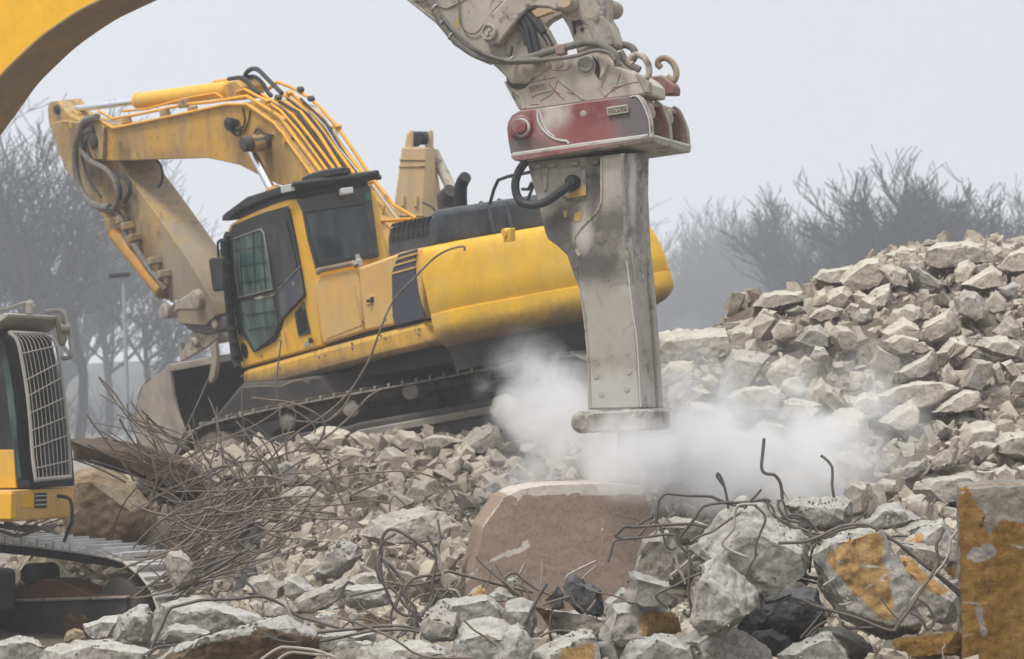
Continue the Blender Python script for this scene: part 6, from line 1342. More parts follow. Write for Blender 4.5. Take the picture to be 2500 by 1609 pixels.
M['red'] = paint('red_bracket', (.20, .05, .047), dust=(.36, .29, .27), dust_amt=.5, grime=(.13, .12, .12), grime_amt=.35, rough=.7, streak=.4, top=.9,
  spots=[(HR((1200, 870)), (.22, .3, .3), (.50, .46, .43), .85), (HR((1830, 860)), (.35, .5, .5), (.12, .12, .12), .9), (HR((950, 1070)), (.25, .3, .12), (.12, .11, .11), .85), (HR((1120, 1060)), (.12, .3, .12), (.15, .11, .11), .7), (HR((1400, 980)), (.5, .4, .2), (.24, .07, .065), .8)])
def B_(name, reg, pts, o0, o1, mat, bevel=.01, parent=None, axis='r', smooth=35, base=None): return prism(name, A1, reg, pts, o0, o1, M[mat] if isinstance(mat, str) else mat, parent or HM, bevel, axis, smooth, base)
spl = [(858, 940), (866, 890), (895, 840), (950, 808), (1090, 792), (1400, 748), (1640, 715), (1790, 700), (1832, 728), (1865, 790), (1893, 870), (1906, 985), (1895, 1010), (905, 1140), (886, 1120), (870, 1040)]
mp = B_('bracket_plate', 'R3', spl, .0, -.06, 'red', .012)
B_('bracket_plate', 'R3', [(1500, 735), (1790, 704), (1832, 732), (1865, 792), (1893, 872), (1906, 985), (1500, 1040)], -.56, -.62, 'red', .012, base=0)
B_('bracket_plate', 'R3', spl, -1.12, -1.18, 'red', .012, base=0)
B_('bracket_core', 'R3', [(900, 860), (960, 815), (1400, 765), (1600, 745), (1640, 800), (1650, 1010), (920, 1110)], -.06, -1.12, 'red', .02)
B_('bracket_base', 'R3', [(885, 1128), (1906, 988), (1912, 1010), (1908, 1036), (985, 1172), (915, 1172), (893, 1155)], .03, -1.22, 'hammer', .012)
B_('base_side', 'R3', [(890, 1140), (1900, 1000), (1900, 1020), (985, 1168), (915, 1168)], .085, .06, 'red', .004)
def btube(nm, reg, pts, off, r, mat, sm=0, sides=8, parent=None):
    pp = [A1.at(q[0], q[1], 'r', off) for q in Z(reg, pts)]
    if sm: pp = catmull(pp, sm)
    bm = bmesh.new(); add_tube(bm, pp, r, sides); return finish(nm, bm, M[mat] if isinstance(mat, str) else mat, parent or HM, smooth=40)
for pts, r in (([(905, 1125), (1200, 1082), (1500, 1040), (1890, 988)], .013), ([(1088, 795), (1085, 850), (1095, 900), (1130, 955), (1190, 1005), (1250, 1025), (1295, 1030), (1312, 1050)], .012), ([(1095, 800), (1115, 870), (1150, 950), (1210, 1000)], .009), ([(1760, 708), (1800, 702), (1835, 730), (1868, 795), (1898, 880), (1906, 985)], .008)): btube('lime_dust_line', 'R3', pts, .004, r, 'white_dust', 4)
q = Z('R3', [(965, 930)])[0]
disc('bracket_pin', A1.at(q[0], q[1], 'r', 0), A1.r, [(0, .118), (.02, .118), (.03, .105), (.03, .08), (.075, .078), (.085, .066), (.085, .055)], M['red'], HM, 36)
disc('pin_dust_ring', A1.at(q[0], q[1], 'r', .03), A1.r, [(0, .092), (.006, .090), (.008, .080)], M['white_dust'], HM, 36)
disc('pin_centre', A1.at(q[0], q[1], 'r', .08), A1.r, [(0, .055), (.02, .05), (.025, .02)], M['red'], HM, 24)
q = Z('R3', [(1418, 832)])[0]; disc('dust_spot', A1.at(q[0], q[1], 'r', .0), A1.r, [(0, .035), (.004, .03), (.006, .01)], M['dust_steel'], HM, 20)
npl = B_('name_plate', 'R3', [(1592, 790), (1738, 768), (1744, 818), (1598, 840)], .025, .0, 'red', .003)
for a, b in (((1592, 790), (1738, 768)), ((1738, 768), (1744, 818)), ((1744, 818), (1598, 840)), ((1598, 840), (1592, 790))): btube('plate_rim', 'R3', [a, b], .026, .008, 'white_dust' if a[1] < 800 and b[1] < 800 else 'dust_steel', 0, 6, npl)
text_on('lettering', 'LEHNHOFF', A1, [Z('R3', [(1606, 815)])[0][:2], Z('R3', [(1732, 796)])[0][:2]], .05, 'r', .03, M['dust_steel'], npl)
for y in (810, 870): pass
for off in (-.22, -.78): B_('bracket_gusset', 'R3', [(1790, 705), (1840, 735), (1860, 800), (1850, 850), (1820, 800), (1780, 760)], off, off - .16, 'dust_steel', .02, base=0)
B_('top_beam', 'R3', [(1560, 730), (1800, 704), (1836, 730), (1840, 752), (1560, 780)], -.06, -1.12, 'red', .01, base=0)
for o_ in (0, -.56, -1.12): 
    pp = catmull([A1.at(*Z('R3', [q])[0][:2], 'r', 0) + A1.r * (o_ - .03) + A1.f * .012 for q in [(1790, 700), (1835, 728), (1868, 795), (1898, 880), (1908, 985)]], 4)
    bm = bmesh.new(); add_tube(bm, pp, .02, 8); finish('plate_edge_dust', bm, M['dust_steel'], HM, smooth=40)
bm = bmesh.new(); q_ = A1.at(*Z('R3', [(1900, 992)])[0][:2], 'r', 0); add_tube(bm, [q_ + A1.r * .02 + A1.f * .02, q_ - A1.r * 1.2 + A1.f * .02], .018, 8); finish('edge_dust', bm, M['white_dust'], HM)
# housing
core = B_('hammer_housing', 'R4', [(280, 92), (760, 52), (775, 300), (785, 520), (800, 640), (820, 880), (850, 1325), (585, 1335), (582, 1100), (560, 860), (547, 745), (515, 660), (480, 560), (430, 512), (385, 480), (370, 445), (350, 360), (330, 280), (300, 170)], -.14, -.62, 'hammer', .012)
chk = [(655, 62), (762, 50), (775, 300), (785, 520), (800, 640), (820, 880), (850, 1325), (600, 1333), (595, 1100), (575, 860), (545, 740), (535, 620), (548, 562), (535, 555), (516, 500), (518, 470), (545, 435), (640, 330), (655, 290)]
B_('housing_cheek', 'R4', chk, -.04, -.14, 'hammer', .02)
B_('housing_cheek', 'R4', chk, -.62, -.75, 'hammer', .02, base=-.04)
# front face of the housing, scraped: lies on the plane the cheeks end at
B_('front_plate', 'R4', [(762, 52), (898, 48), (900, 62), (892, 70), (888, 300), (885, 590), (882, 605), (905, 880), (945, 1318), (852, 1325), (820, 880), (800, 640), (785, 520), (775, 300)], A1.abc(A1.at(*Z('R4', [(785, 520)])[0][:2], 'r', -.04))[0] + .004, A1.abc(A1.at(*Z('R4', [(785, 520)])[0][:2], 'r', -.04))[0] - .03, 'hammer_front', .006, axis='f')
for pts, r in (([(780, 590), (800, 760), (812, 860), (832, 1000), (850, 1320)], .007), ([(765, 60), (768, 200), (774, 330)], .005)): btube('lime_dust_line', 'R4', pts, -.035, r, 'white_dust', 3, 6)
for pts in ([(600, 1320), (590, 1100), (566, 860), (548, 740)],): btube('weld_edge', 'R4', pts, -.05, .012, 'dust_steel', 3, 6)
btube('cheek_edge', 'R4', [(655, 70), (655, 290), (638, 335), (545, 435), (518, 470), (516, 500), (535, 555), (548, 562)], -.045, .016, 'dust_steel', 0, 6)
for x, y in ((627, 1168), (793, 1146), (655, 1258), (782, 1232)): q = Z('R4', [(x, y)])[0]; disc('side_bolt', A1.at(q[0], q[1], 'r', -.045), A1.r, [(0, .03), (.012, .027)], M['grille'], HM, 14)
for x in (310, 385, 500, 600): B_('bolt_pad', 'R4', [(x, 104 - (x - 310) * .07), (x + 36, 101 - (x - 310) * .07), (x + 34, 124 - (x - 310) * .07), (x + 2, 127 - (x - 310) * .07)], -.09, -.15, 'hammer', .01)
B_('side_rib', 'R4', [(352, 120), (385, 118), (378, 240), (360, 240)], -.11, -.15, 'hammer', .015)
B_('cover_frame', 'R4', [(448, 125), (575, 115), (578, 265), (478, 280), (455, 260)], -.12, -.15, 'hammer', .008)
B_('valve_cover', 'R4', [(480, 255), (575, 205), (577, 262), (482, 277)], -.105, -.125, 'plate_y', .005)
q = Z('R4', [(514, 196)])[0]; disc('hose_connector', A1.at(q[0], q[1], 'r', -.12), A1.r, [(0, .075), (.05, .075), (.07, .06), (.10, .045)], M['black'], HM, 24)
for pts in ([(462, 340), (482, 330), (478, 370), (466, 372)], [(520, 345), (560, 340), (548, 390), (514, 388)]): B_('worn_decal', 'R4', pts, -.135, -.14, 'plate_y', 0)
btube('supply_hose', 'R4', [(275, 90), (240, 140), (222, 200), (230, 260), (262, 300), (320, 308), (380, 290), (440, 250), (500, 205)], -.02, .042, 'hose', 6, 14)
B_('collar', 'R4', [(583, 1362), (600, 1350), (872, 1334), (880, 1346), (880, 1424), (868, 1436), (600, 1450), (583, 1440)], .0, -.72, 'hammer_front', .02)
q = Z('R4', [(548, 1398)])[0]; disc('collar_pin', A1.at(q[0], q[1], 'r', -.1), A1.r * -1, [(0, .07), (.03, .11), (.3, .11)], M['hammer'], HM, 28)
c_ = A1.at(*Z('R4', [(790, 1440)])[0][:2], 'r', -.38)
disc('chisel', c_, (0, 0, -1), [(0, .115), (.45, .115), (c_.z - 1.80, .03)], M['steel'], HM, 24)
# ---------------------------------------------------------------- reinforcing bars
def bar(label, reg, d, pts, r=.009, mat='rebar', sm=6, group=None, name='rebar', cat='steel bar', d2=None, sides=7):
    q = Z(reg, pts); n = len(q)
    pp = [P(p[0], p[1], (p[2] if len(p) > 2 else (d if d2 is None else d + (d2 - d) * i / (n - 1)))) for i, p in enumerate(q)]
    if sm: pp = catmull(pp, sm)
    bm = bmesh.new(); add_tube(bm, pp, r, sides); o = finish(name, bm, M[mat], origin=pp[0], smooth=60)
    return tag(o, label, cat, group)
# front right bundle
bar('square bent bar arching over the left of the crowned boulder', 'E', 19.0, [(412, 665), (420, 600), (432, 500), (450, 455), (490, 428), (560, 434), (650, 441), (780, 446), (830, 465), (900, 492), (960, 508), (1030, 515)], .0105, sm=4)
bar('long bar bowing from the boulder top down its left side', 'E', 18.9, [(1190, 480), (1150, 468), (1050, 482), (950, 488), (850, 490), (760, 505), (720, 530), (680, 590), (640, 645), (590, 700), (572, 745), (590, 790), (640, 830), (700, 860)], .0105, sm=4)
bar('upper of the two bars pointing left from the shaded boulder', 'E', 18.9, [(760, 650), (640, 632), (510, 636), (400, 643), (270, 652), (205, 650), (175, 680), (145, 712), (190, 726)], .0105, sm=4)
bar('lower of the two bars pointing left, its end turned down', 'E', 18.9, [(540, 705), (480, 702), (390, 715), (300, 725), (200, 732), (150, 738), (128, 765), (115, 820), (92, 890)], .0095, sm=4)
bar('bar with a pale hooked tip behind the two left pointing bars', 'E', 19.2, [(265, 745), (330, 680), (380, 625), (420, 615), (450, 660), (470, 720), (490, 780), (520, 802), (550, 790)], .009, 'rebar')
bar('short dark bar end sticking up left of the shaded boulder', 'E', 19.3, [(290, 640), (350, 605), (400, 580)], .008)
bar('very thin wire in front of the brown block', 'E', 19.3, [(148, 568), (200, 582), (290, 602), (330, 640)], .004)
bar('bar forming a narrow loop that stands above the crowned boulder', 'E', 19.1, [(905, 530), (895, 460), (875, 370), (850, 310), (832, 292), (828, 312), (850, 345), (872, 375)], .009)
bar('bar crossing diagonally over the top of the crowned boulder', 'E', 18.8, [(1008, 530), (1050, 480), (1090, 440), (1126, 398)], .009)
bar('tall bar rising with a double bend against the dust', 'E', 19.4, [(1145, 55), (1138, 130), (1128, 230), (1135, 275), (1165, 295), (1210, 300), (1240, 330), (1258, 370), (1264, 420), (1268, 470)], .0115, sm=5)
bar('thin strand beside the foot of the tall double bent bar', 'E', 19.4, [(1268, 400), (1290, 440), (1310, 468)], .005, 'rebar_light')
bar('rusty bar bent at its top standing on the flat topped block', 'E', 20.4, [(1526, 170), (1565, 200), (1600, 245), (1605, 310), (1603, 370), (1614, 455)], .0105, 'rebar_bg', sm=5)
bar('pale bar hanging over the face of the crowned boulder', 'E', 18.75, [(1100, 500), (1010, 500), (965, 515), (945, 570), (940, 650), (910, 700), (868, 745), (872, 780), (930, 815), (1028, 856)], .0105, 'rebar_light', sm=5)
bar('bar curving down the right of the crowned boulder', 'E', 18.7, [(1080, 505), (1140, 560), (1152, 610), (1120, 690), (1090, 770), (1085, 850), (1050, 910), (1010, 990)], .009, sm=5)
bar('dark bar crossing the boulder face to its left edge', 'E', 18.75, [(980, 560), (900, 610), (800, 680), (720, 710), (650, 750)], .0085)
bar('bar dropping from the boulder edge to the cream slab gap', 'E', 18.7, [(640, 830), (645, 900), (640, 1000), (635, 1100), (655, 1200), (640, 1250), (605, 1230), (615, 1205)], .0105, sm=5)
bar('bar slanting up from the blocky grey chunk', 'E', 18.7, [(500, 1200), (430, 1140), (420, 1110), (470, 1080), (560, 1040), (640, 995), (740, 955)], .0095, sm=5)
bar('pale bar end pointing down between the shaded boulders', 'E', 18.7, [(550, 850), (570, 930), (600, 990), (615, 1035)], .0105, 'rebar_light')
bar('small hooked bar below the shaded boulder', 'E', 18.8, [(680, 840), (600, 910), (540, 960), (515, 985), (530, 1005)], .0085, 'rebar_light')
bar('curved bar hanging in the big hollow', 'E', 18.9, [(1110, 960), (1130, 1050), (1128, 1190), (1150, 1240), (1190, 1235), (1240, 1170), (1330, 1120), (1420, 1150), (1510, 1190), (1600, 1220), (1660, 1225)], .0105, sm=5)
for i, pts in enumerate([[(1100, 500), (1190, 560), (1260, 610), (1360, 670), (1470, 720), (1560, 750)], [(1120, 520), (1220, 600), (1330, 650), (1430, 680), (1540, 790)], [(1140, 470), (1200, 520), (1230, 590), (1330, 640), (1420, 700)], [(1240, 600), (1340, 570), (1420, 590), (1480, 650), (1520, 730)], [(1230, 610), (1330, 590), (1440, 600), (1465, 650), (1440, 690)], [(1240, 470), (1245, 530), (1300, 600), (1380, 620)], [(1230, 480), (1270, 480), (1300, 570)], [(1350, 660), (1450, 690), (1560, 700), (1653, 665)], [(1420, 750), (1500, 720), (1600, 690), (1760, 650)], [(1430, 770), (1520, 740), (1653, 700)], [(1170, 500), (1180, 580), (1250, 640), (1350, 700), (1440, 760)], [(1300, 940), (1400, 980), (1510, 1000)], [(1240, 1020), (1340, 1000), (1500, 1030)], [(1260, 1050), (1380, 1010), (1440, 1040)], [(1380, 930), (1440, 980), (1500, 1010)], [(1150, 1160), (1230, 1150), (1330, 1110)], [(1540, 720), (1480, 780), (1460, 860), (1450, 960)]]):
    bar('dark bent bar in the bundle between the crowned boulder and the painted slab', 'E', 19.2 + .07 * (i % 5), pts, .009 + .002 * (i % 2), group='bundle of bars right of the crowned boulder')
bar('long bar curving over the orange painted slab to the wall block', 'F', 18.75, [(0, 760), (180, 750), (300, 705), (420, 650), (560, 632), (640, 655), (740, 720), (860, 800), (960, 890), (1060, 960), (1150, 1030), (1225, 1090)], .0115, sm=5)
bar('second bar running beside the long curved one over the slab', 'F', 18.8, [(160, 740), (300, 720), (420, 670), (520, 655)], .0095)
bar('third bar running down right across the flat grey chunk', 'F', 18.8, [(830, 790), (960, 890), (1080, 990), (1160, 1060), (1225, 1120)], .0095)
bar('bar from the hollow across the foot of the painted slab', 'F', 18.55, [(90, 1120), (160, 1140), (240, 1180), (380, 1220), (520, 1260), (640, 1310), (740, 1345), (800, 1345)], .0115, sm=5)
bar('short bar joining the foot of the painted slab', 'F', 18.6, [(430, 1310), (480, 1332), (560, 1332), (640, 1328)], .0105)
bar('crooked rusty bar standing between painted slab and wall block', 'F', 18.5, [(780, 1350), (850, 1250), (900, 1180), (960, 1080), (1020, 990), (1060, 920), (1072, 850), (1064, 770), (1090, 720), (1108, 672)], .0115, 'rebar_bg', sm=5)
bar('lighter bar leaning against the crooked rusty bar', 'F', 18.6, [(1210, 670), (1160, 740), (1150, 820), (1110, 900), (1040, 980), (960, 1060), (900, 1140)], .0085, 'rebar_light', sm=5)
bar('looped bar at the foot of the faded orange strip', 'F', 18.6, [(930, 1130), (1000, 1180), (1045, 1260), (1040, 1310), (1000, 1340), (980, 1300), (950, 1260), (890, 1230)], .009, sm=5)
bar('thin bar lying across the cream part of the painted slab', 'F', 18.45, [(690, 1125), (740, 1200), (820, 1290)], .005)
bar('straight pale bar end jutting left of the painted slab', 'F', 18.6, [(305, 1045), (385, 993)], .0085, 'rebar_light')
bar('short pale bar end below the straight pale one', 'F', 18.6, [(408, 1175), (450, 1172), (490, 1160)], .008, 'rebar_light')
bar('bar lying in the dark hollow, left of two', 'F', 18.9, [(150, 1400), (220, 1320), (300, 1220)], .009)
bar('bar lying in the dark hollow, right of two', 'F', 18.9, [(200, 1380), (250, 1330), (325, 1285)], .0105)
bar('arched bar between the painted slab and the white chunk', 'F', 19.6, [(710, 750), (780, 715), (870, 712)], .0085)
bar('straight bar end rising right of the flat topped block', 'F', 20.4, [(500, 625), (550, 590), (600, 555)], .007)
bar('small curled wire before the ochre wall block', 'F', 18.3, [(1110, 1540), (1105, 1480), (1120, 1450), (1110, 1430)], .006, 'rebar_light')
# centre loops
bar('tall looped bar arching at lower centre', 'C', 20.3, [(1215, 1480), (1190, 1400), (1185, 1300), (1205, 1220), (1215, 1130), (1240, 1050), (1280, 1010), (1330, 1002), (1400, 1030), (1490, 1085), (1580, 1150), (1650, 1210), (1710, 1255)], .0125, sm=5)
bar('inner bar of the tall loop at lower centre', 'C', 20.3, [(1350, 1042), (1290, 1075), (1240, 1110), (1220, 1180), (1215, 1300), (1222, 1400), (1230, 1480)], .0095, sm=5)
bar('rusty upright bar meeting the end of the tall loop', 'C', 20.3, [(1725, 915), (1740, 1010), (1752, 1080), (1735, 1150), (1735, 1210), (1720, 1270)], .009, 'rebar_bg', sm=5)
bar('dark straight bar crossing the rusty upright one', 'C', 20.3, [(1632, 1060), (1680, 1140), (1730, 1215)], .010)
bar('bar falling from the loop end into the tangle of loops', 'B', 20.2, [(1575, -30), (1590, 60), (1570, 180), (1555, 260), (1562, 340), (1620, 380), (1650, 430), (1660, 520), (1700, 620), (1760, 720), (1740, 840), (1720, 900)], .0105, sm=5)
bar('pale bar curving down right of the loops', 'B', 20.1, [(1590, -40), (1620, 60), (1640, 160), (1670, 240), (1690, 300), (1760, 320), (1795, 400), (1790, 520), (1775, 640), (1780, 760), (1800, 830), (1790, 900)], .0105, 'rebar_light', sm=5)
bar('bar making the left side of the lower loop', 'B', 20.2, [(1130, 20), (1108, 100), (1120, 190), (1160, 280), (1190, 360), (1230, 440), (1270, 490), (1340, 522), (1430, 522), (1470, 570)], .0115, sm=5)
bar('bar making the right side of the lower loop', 'B', 20.2, [(1565, 345), (1520, 450), (1460, 530), (1400, 590), (1330, 640), (1260, 710)], .0115, sm=5)
bar('straight twisted bar pointing left over the flat topped slab', 'B', 20.6, [(865, 360), (980, 335), (1100, 310), (1220, 285), (1320, 270), (1440, 262), (1540, 235), (1620, 210)], .0095, sm=4)
bar('bar running right from the loops across the brown block', 'B', 20.6, [(1350, 260), (1400, 215), (1500, 190), (1600, 180), (1690, 155), (1790, 180), (1900, 200), (2040, 245), (2200, 285), (2400, 328)], .0115, 'rebar_bg', sm=5)
bar('bar dropping right of the pale curved bar', 'B', 19.9, [(1800, 408), (1900, 410), (1940, 440), (1990, 490), (2060, 560), (2165, 655)], .0105, 'rebar_bg', sm=5)
bar('thin bar slanting over the large flat faced chunk', 'B', 18.7, [(1820, 560), (1900, 640), (1980, 690), (2090, 775)], .007, 'rebar_bg')
for i, pts in enumerate([[(1160, 240), (1250, 255), (1330, 275)], [(1310, 210), (1312, 260), (1290, 330), (1270, 400), (1250, 450)], [(1180, 260), (1260, 340), (1330, 440), (1400, 500), (1450, 560), (1480, 600)], [(1240, 360), (1300, 400), (1370, 460), (1430, 530)], [(1340, 280), (1300, 350), (1260, 400), (1220, 480), (1210, 560), (1220, 680)], [(1320, 290), (1350, 380), (1410, 450), (1420, 540), (1440, 620)], [(1540, 335), (1450, 360), (1390, 410), (1360, 470), (1380, 560)], [(1700, 310), (1640, 370), (1600, 430), (1590, 460)], [(1570, 310), (1640, 310), (1700, 330), (1760, 380)], [(1770, 235), (1720, 290), (1680, 330)], [(1390, 560), (1350, 640), (1290, 700)], [(1420, 590), (1410, 660), (1400, 720)], [(1580, 300), (1620, 350), (1640, 420), (1700, 480), (1740, 560)], [(1130, 40), (1190, 130), (1230, 220), (1290, 310), (1350, 420)], [(1150, 60), (1220, 120), (1290, 210)], [(1480, 640), (1460, 700), (1470, 720)], [(1600, 330), (1530, 470), (1500, 560), (1440, 640)]]):
    bar('bent bar tangled in the loops at lower centre', 'B', 20.0 + .1 * (i % 5), pts, .007 + .002 * (i % 3), 'rebar' if i % 3 else 'rebar_bg', group='bars tangled at lower centre')
bar('upper of the two parallel ribbed bars at lower centre', 'B', 19.7, [(580, 665), (760, 648), (940, 630), (1100, 612), (1250, 608), (1360, 620), (1450, 645)], .0115)
bar('lower of the two parallel ribbed bars at lower centre', 'B', 19.6, [(600, 740), (740, 715), (880, 685), (1020, 655), (1200, 640), (1330, 640), (1450, 660)], .0115)
bar('thin bar across the broad cream chunk', 'B', 18.5, [(770, 540), (900, 575), (1050, 635), (1200, 700), (1300, 760), (1400, 830), (1540, 870), (1800, 878), (1880, 880)], .008, 'rebar_bg', sm=5)
bar('reddish forked bar at lower centre', 'B', 20.2, [(930, 405), (970, 460), (1050, 510), (1100, 550), (1140, 610)], .008, 'rebar_bg')
bar('curved bar behind the forked bar', 'B', 20.4, [(800, 630), (860, 580), (940, 550), (1020, 560), (1120, 600)], .0075, 'rebar_bg')
bar('long dark bent bar running from the bottom edge over the white boulder', 'A', 20.6, [(1215, 800), (1260, 700), (1310, 590), (1360, 490), (1395, 400), (1430, 355), (1500, 335), (1600, 310), (1690, 290), (1850, 285), (2000, 278), (2150, 258), (2280, 290), (2393, 345)], .0125, sm=5)
bar('continuation of the long bent bar falling to the bottom edge', 'B', 20.2, [(250, 390), (330, 440), (380, 540), (420, 630), (480, 730), (530, 820), (580, 920)], .0125, 'rebar_light', sm=4)
bar('bar branching right from the long bent bar', 'B', 20.4, [(300, 420), (370, 480), (460, 535), (600, 575), (720, 610), (800, 635)], .0115, sm=4)
bar('low bar beside the long brown slab', 'A', 19.4, [(1230, 760), (1300, 690), (1450, 668), (1640, 660)], .009)
bar('arched pair of bars at the bottom edge, upper one', 'B', 18.7, [(120, 900), (200, 840), (280, 795), (330, 788), (480, 800), (600, 820), (740, 870)], .0115, 'rebar_light', sm=5)
bar('arched pair of bars at the bottom edge, lower one', 'B', 18.7, [(260, 900), (330, 850), (400, 830), (560, 845), (720, 855)], .0105, 'rebar_light', sm=5)
bar('thin curled wire on the brown slab', 'B', 18.9, [(60, 640), (75, 618), (105, 625), (150, 670), (250, 720), (380, 745), (440, 740)], .005, 'rebar')
bar('thick dark bar leaning over the upright chunk at lower centre', 'D', 19.3, [(550, 1380), (600, 1290), (650, 1190), (690, 1120), (722, 1072)], .0135, 'rebar', sm=4)
bar('long rusty bar crossing before the foot of the brown block', 'D', 20.4, [(90, 1005), (130, 1000), (240, 1030), (400, 1070), (520, 1100), (635, 1128)], .0115, 'rebar_bg', sm=4)
bar('bar bent over like a cane before the brown block', 'D', 20.2, [(455, 1050), (490, 1015), (530, 1010), (590, 1060), (660, 1110), (740, 1145), (758, 1200), (745, 1290), (740, 1390), (760, 1450), (785, 1480)], .0105, 'rebar_bg', sm=4)
for i, pts in enumerate([[(690, 925), (690, 1010), (682, 1100)], [(282, 905), (330, 960), (400, 1020), (470, 1080), (560, 1150)], [(405, 955), (430, 1000), (460, 1040)], [(585, 950), (560, 1000), (535, 1040)], [(390, 975), (370, 1030), (345, 1110)], [(640, 1055), (660, 1120), (690, 1190)], [(575, 1050), (560, 1100)], [(1025, 935), (930, 980), (850, 1025), (845, 1060)], [(1028, 965), (970, 1010), (940, 1045)], [(550, 1080), (590, 1110), (620, 1180)], [(960, 1105), (1040, 1130), (1120, 1145), (1190, 1170)], [(1025, 1175), (1000, 1210), (975, 1240)], [(860, 1130), (900, 1200), (945, 1240)], [(690, 1205), (770, 1180), (860, 1155)], [(995, 1340), (930, 1385), (880, 1415)], [(870, 1370), (780, 1365), (700, 1390), (640, 1440), (610, 1500)], [(1030, 1380), (1000, 1450), (1090, 1430), (1125, 1490), (1110, 1520)]]):
    bar(['short straight bar standing before the foot of the brown block', 'short thin bar among the chunks at the bottom middle'][i > 9], 'D', 20.3 if i < 10 else 19.2, pts, .006 + .003 * (i % 2), 'rebar_light' if i in (0, 3, 5, 7, 8) else 'rebar_bg', group='short bars before the brown block')
# left tangle: bars one can follow
LT = [('longest bar of the tangle curving up across the yellow excavator to a hooked end', 'S', [(650, 1130), (720, 1060), (790, 1015), (850, 960), (900, 880), (930, 800), (960, 735), (1010, 680), (1060, 630), (1100, 608), (1132, 602), (1134, 612)], 34.0, .013),
 ('upright bar standing before the yellow skirt', 'R7', [(1190, 560), (1180, 640), (1165, 760), (1152, 900), (1160, 1000)], 34.5, .011), ('thin bar hanging below the front corner of the yellow body', 'R7', [(895, 920), (895, 1040), (905, 1180), (920, 1400)], 34.5, .009),
 ('wavy bar lying under the yellow skirt', 'R7', [(900, 915), (1050, 905), (1180, 905), (1260, 875), (1330, 858), (1400, 878)], 34.5, .011), ('bar starting mid air right of the bucket and bending into the mound', 'R7', [(965, 990), (1100, 1005), (1230, 1020), (1380, 1070), (1500, 1150), (1510, 1250), (1440, 1370), (1370, 1470)], 34, .013),
 ('bar slanting up right below the tracks', 'R7', [(960, 1530), (1200, 1420), (1420, 1350), (1560, 1260), (1720, 1120), (1850, 980), (1965, 915)], 34, .012), ('bar forking up before the tracks', 'R7', [(1210, 1030), (1180, 1100), (1200, 1220), (1230, 1400), (1240, 1540)], 33.8, .012),
 ('second bar forking up before the tracks', 'R7', [(1260, 1030), (1300, 1130), (1240, 1260), (1230, 1400)], 33.8, .010), ('third bar of the fork before the tracks', 'R7', [(1190, 1030), (1330, 1110), (1430, 1190), (1450, 1250)], 33.8, .010),
 ('bar curving from the fork down to the stones', 'R7', [(1260, 1160), (1380, 1170), (1520, 1170), (1640, 1080), (1720, 960)], 34, .012), ('bar rising left of the bucket edge', 'R7', [(185, 1115), (190, 1220), (240, 1330), (260, 1400)], 34, .013),
 ('long bar from the left edge of the mound pointing down right', 'R7', [(-180, 830), (-60, 960), (60, 1130), (180, 1240), (330, 1320), (420, 1340)], 34, .010), ('bar beside the long one pointing down right', 'R7', [(-180, 840), (0, 1090), (120, 1220), (250, 1370)], 34, .009),
 ('thin bar crossing the bucket edge', 'R7', [(640, 850), (580, 990), (520, 1120), (460, 1250), (420, 1340)], 34.2, .008), ('vertical bar before the bucket opening', 'R7', [(708, 1055), (708, 1200), (690, 1380), (650, 1520)], 34, .010),
 ('long arched bar running right over the stones', 'C', [(640, 620), (800, 550), (1000, 505), (1200, 490), (1360, 480), (1550, 495), (1700, 540), (1800, 600), (1880, 700), (1960, 850), (2030, 980)], 31, .010),
 ('double bar curving down right to the tall loop', 'W', [(1120, 330), (1240, 250), (1380, 420), (1450, 600), (1530, 760), (1600, 900), (1700, 990), (1780, 1050)], 31, .011), ('bar looping over the dark grey boulder', 'C', [(1290, 910), (1300, 760), (1340, 705), (1400, 750), (1490, 850)], 29, .009),
 ('bar running right with a gentle wave above the boulder', 'C', [(0, 800), (400, 800), (700, 790), (900, 775), (1100, 745), (1290, 765)], 31, .011), ('thick bar forming the lower left curve of the tangle', 'W', [(60, 330), (100, 540), (55, 680), (80, 850), (180, 980), (300, 1060), (400, 1150), (560, 1190), (780, 1190), (900, 1250), (1050, 1370)], 31.2, .016),
 ('straight thin bar pointing right before the track nose', 'W', [(280, 1215), (500, 1225), (735, 1250)], 29.5, .008), ('bar lying flat under the tangle', 'W', [(500, 1385), (700, 1310), (900, 1220)], 29.5, .010),
 ('long bar from the tangle heart to the lower right', 'W', [(560, 790), (850, 810), (1100, 840), (1350, 870), (1560, 930), (1700, 1020), (1790, 1060)], 30.6, .011)]
for lab, reg, pts, d, r in LT: bar(lab, reg, d, pts, r, 'rebar_bg', sm=5)
rnd = random.Random(21)
def loose(n, cx, cy_, sx, sy, a0, a1, l0, l1, curv, dr, lab, grp, rr=(.006, .013)):
    for k in range(n):
        x = rnd.gauss(cx, sx); y = rnd.gauss(cy_, sy); a = R(rnd.uniform(a0, a1)); ln = rnd.uniform(l0, l1); c = rnd.gauss(0, curv)
        d = rnd.uniform(*dr); dd = rnd.uniform(-.9, .9); m = 7; pts = []
        aa = a - c / 2; xx, yy = x - math.cos(a) * ln / 2, y + math.sin(a) * ln / 2
        for i in range(m):
            pts.append((xx, yy, d + dd * i / m)); xx += math.cos(aa) * ln / m; yy -= math.sin(aa) * ln / m; aa += c / m + rnd.gauss(0, .05)
        pts = [(px, min(py, HY - (tz(px, dp) + .03 - CAMZ) / (K * dp)), dp) for px, py, dp in pts]
        o_ = bar(lab, 'S', d, pts, rnd.uniform(*rr), rnd.choice(['rebar_bg', 'rebar_bg', 'rebar']), sm=3, group=grp, sides=5)
loose(56, 575, 1265, 75, 60, 0, 60, 150, 380, 1.5, (29.5, 32.5), 'curved weathered bar in the dense tangle right of the left machine', 'bars of the dense tangle')
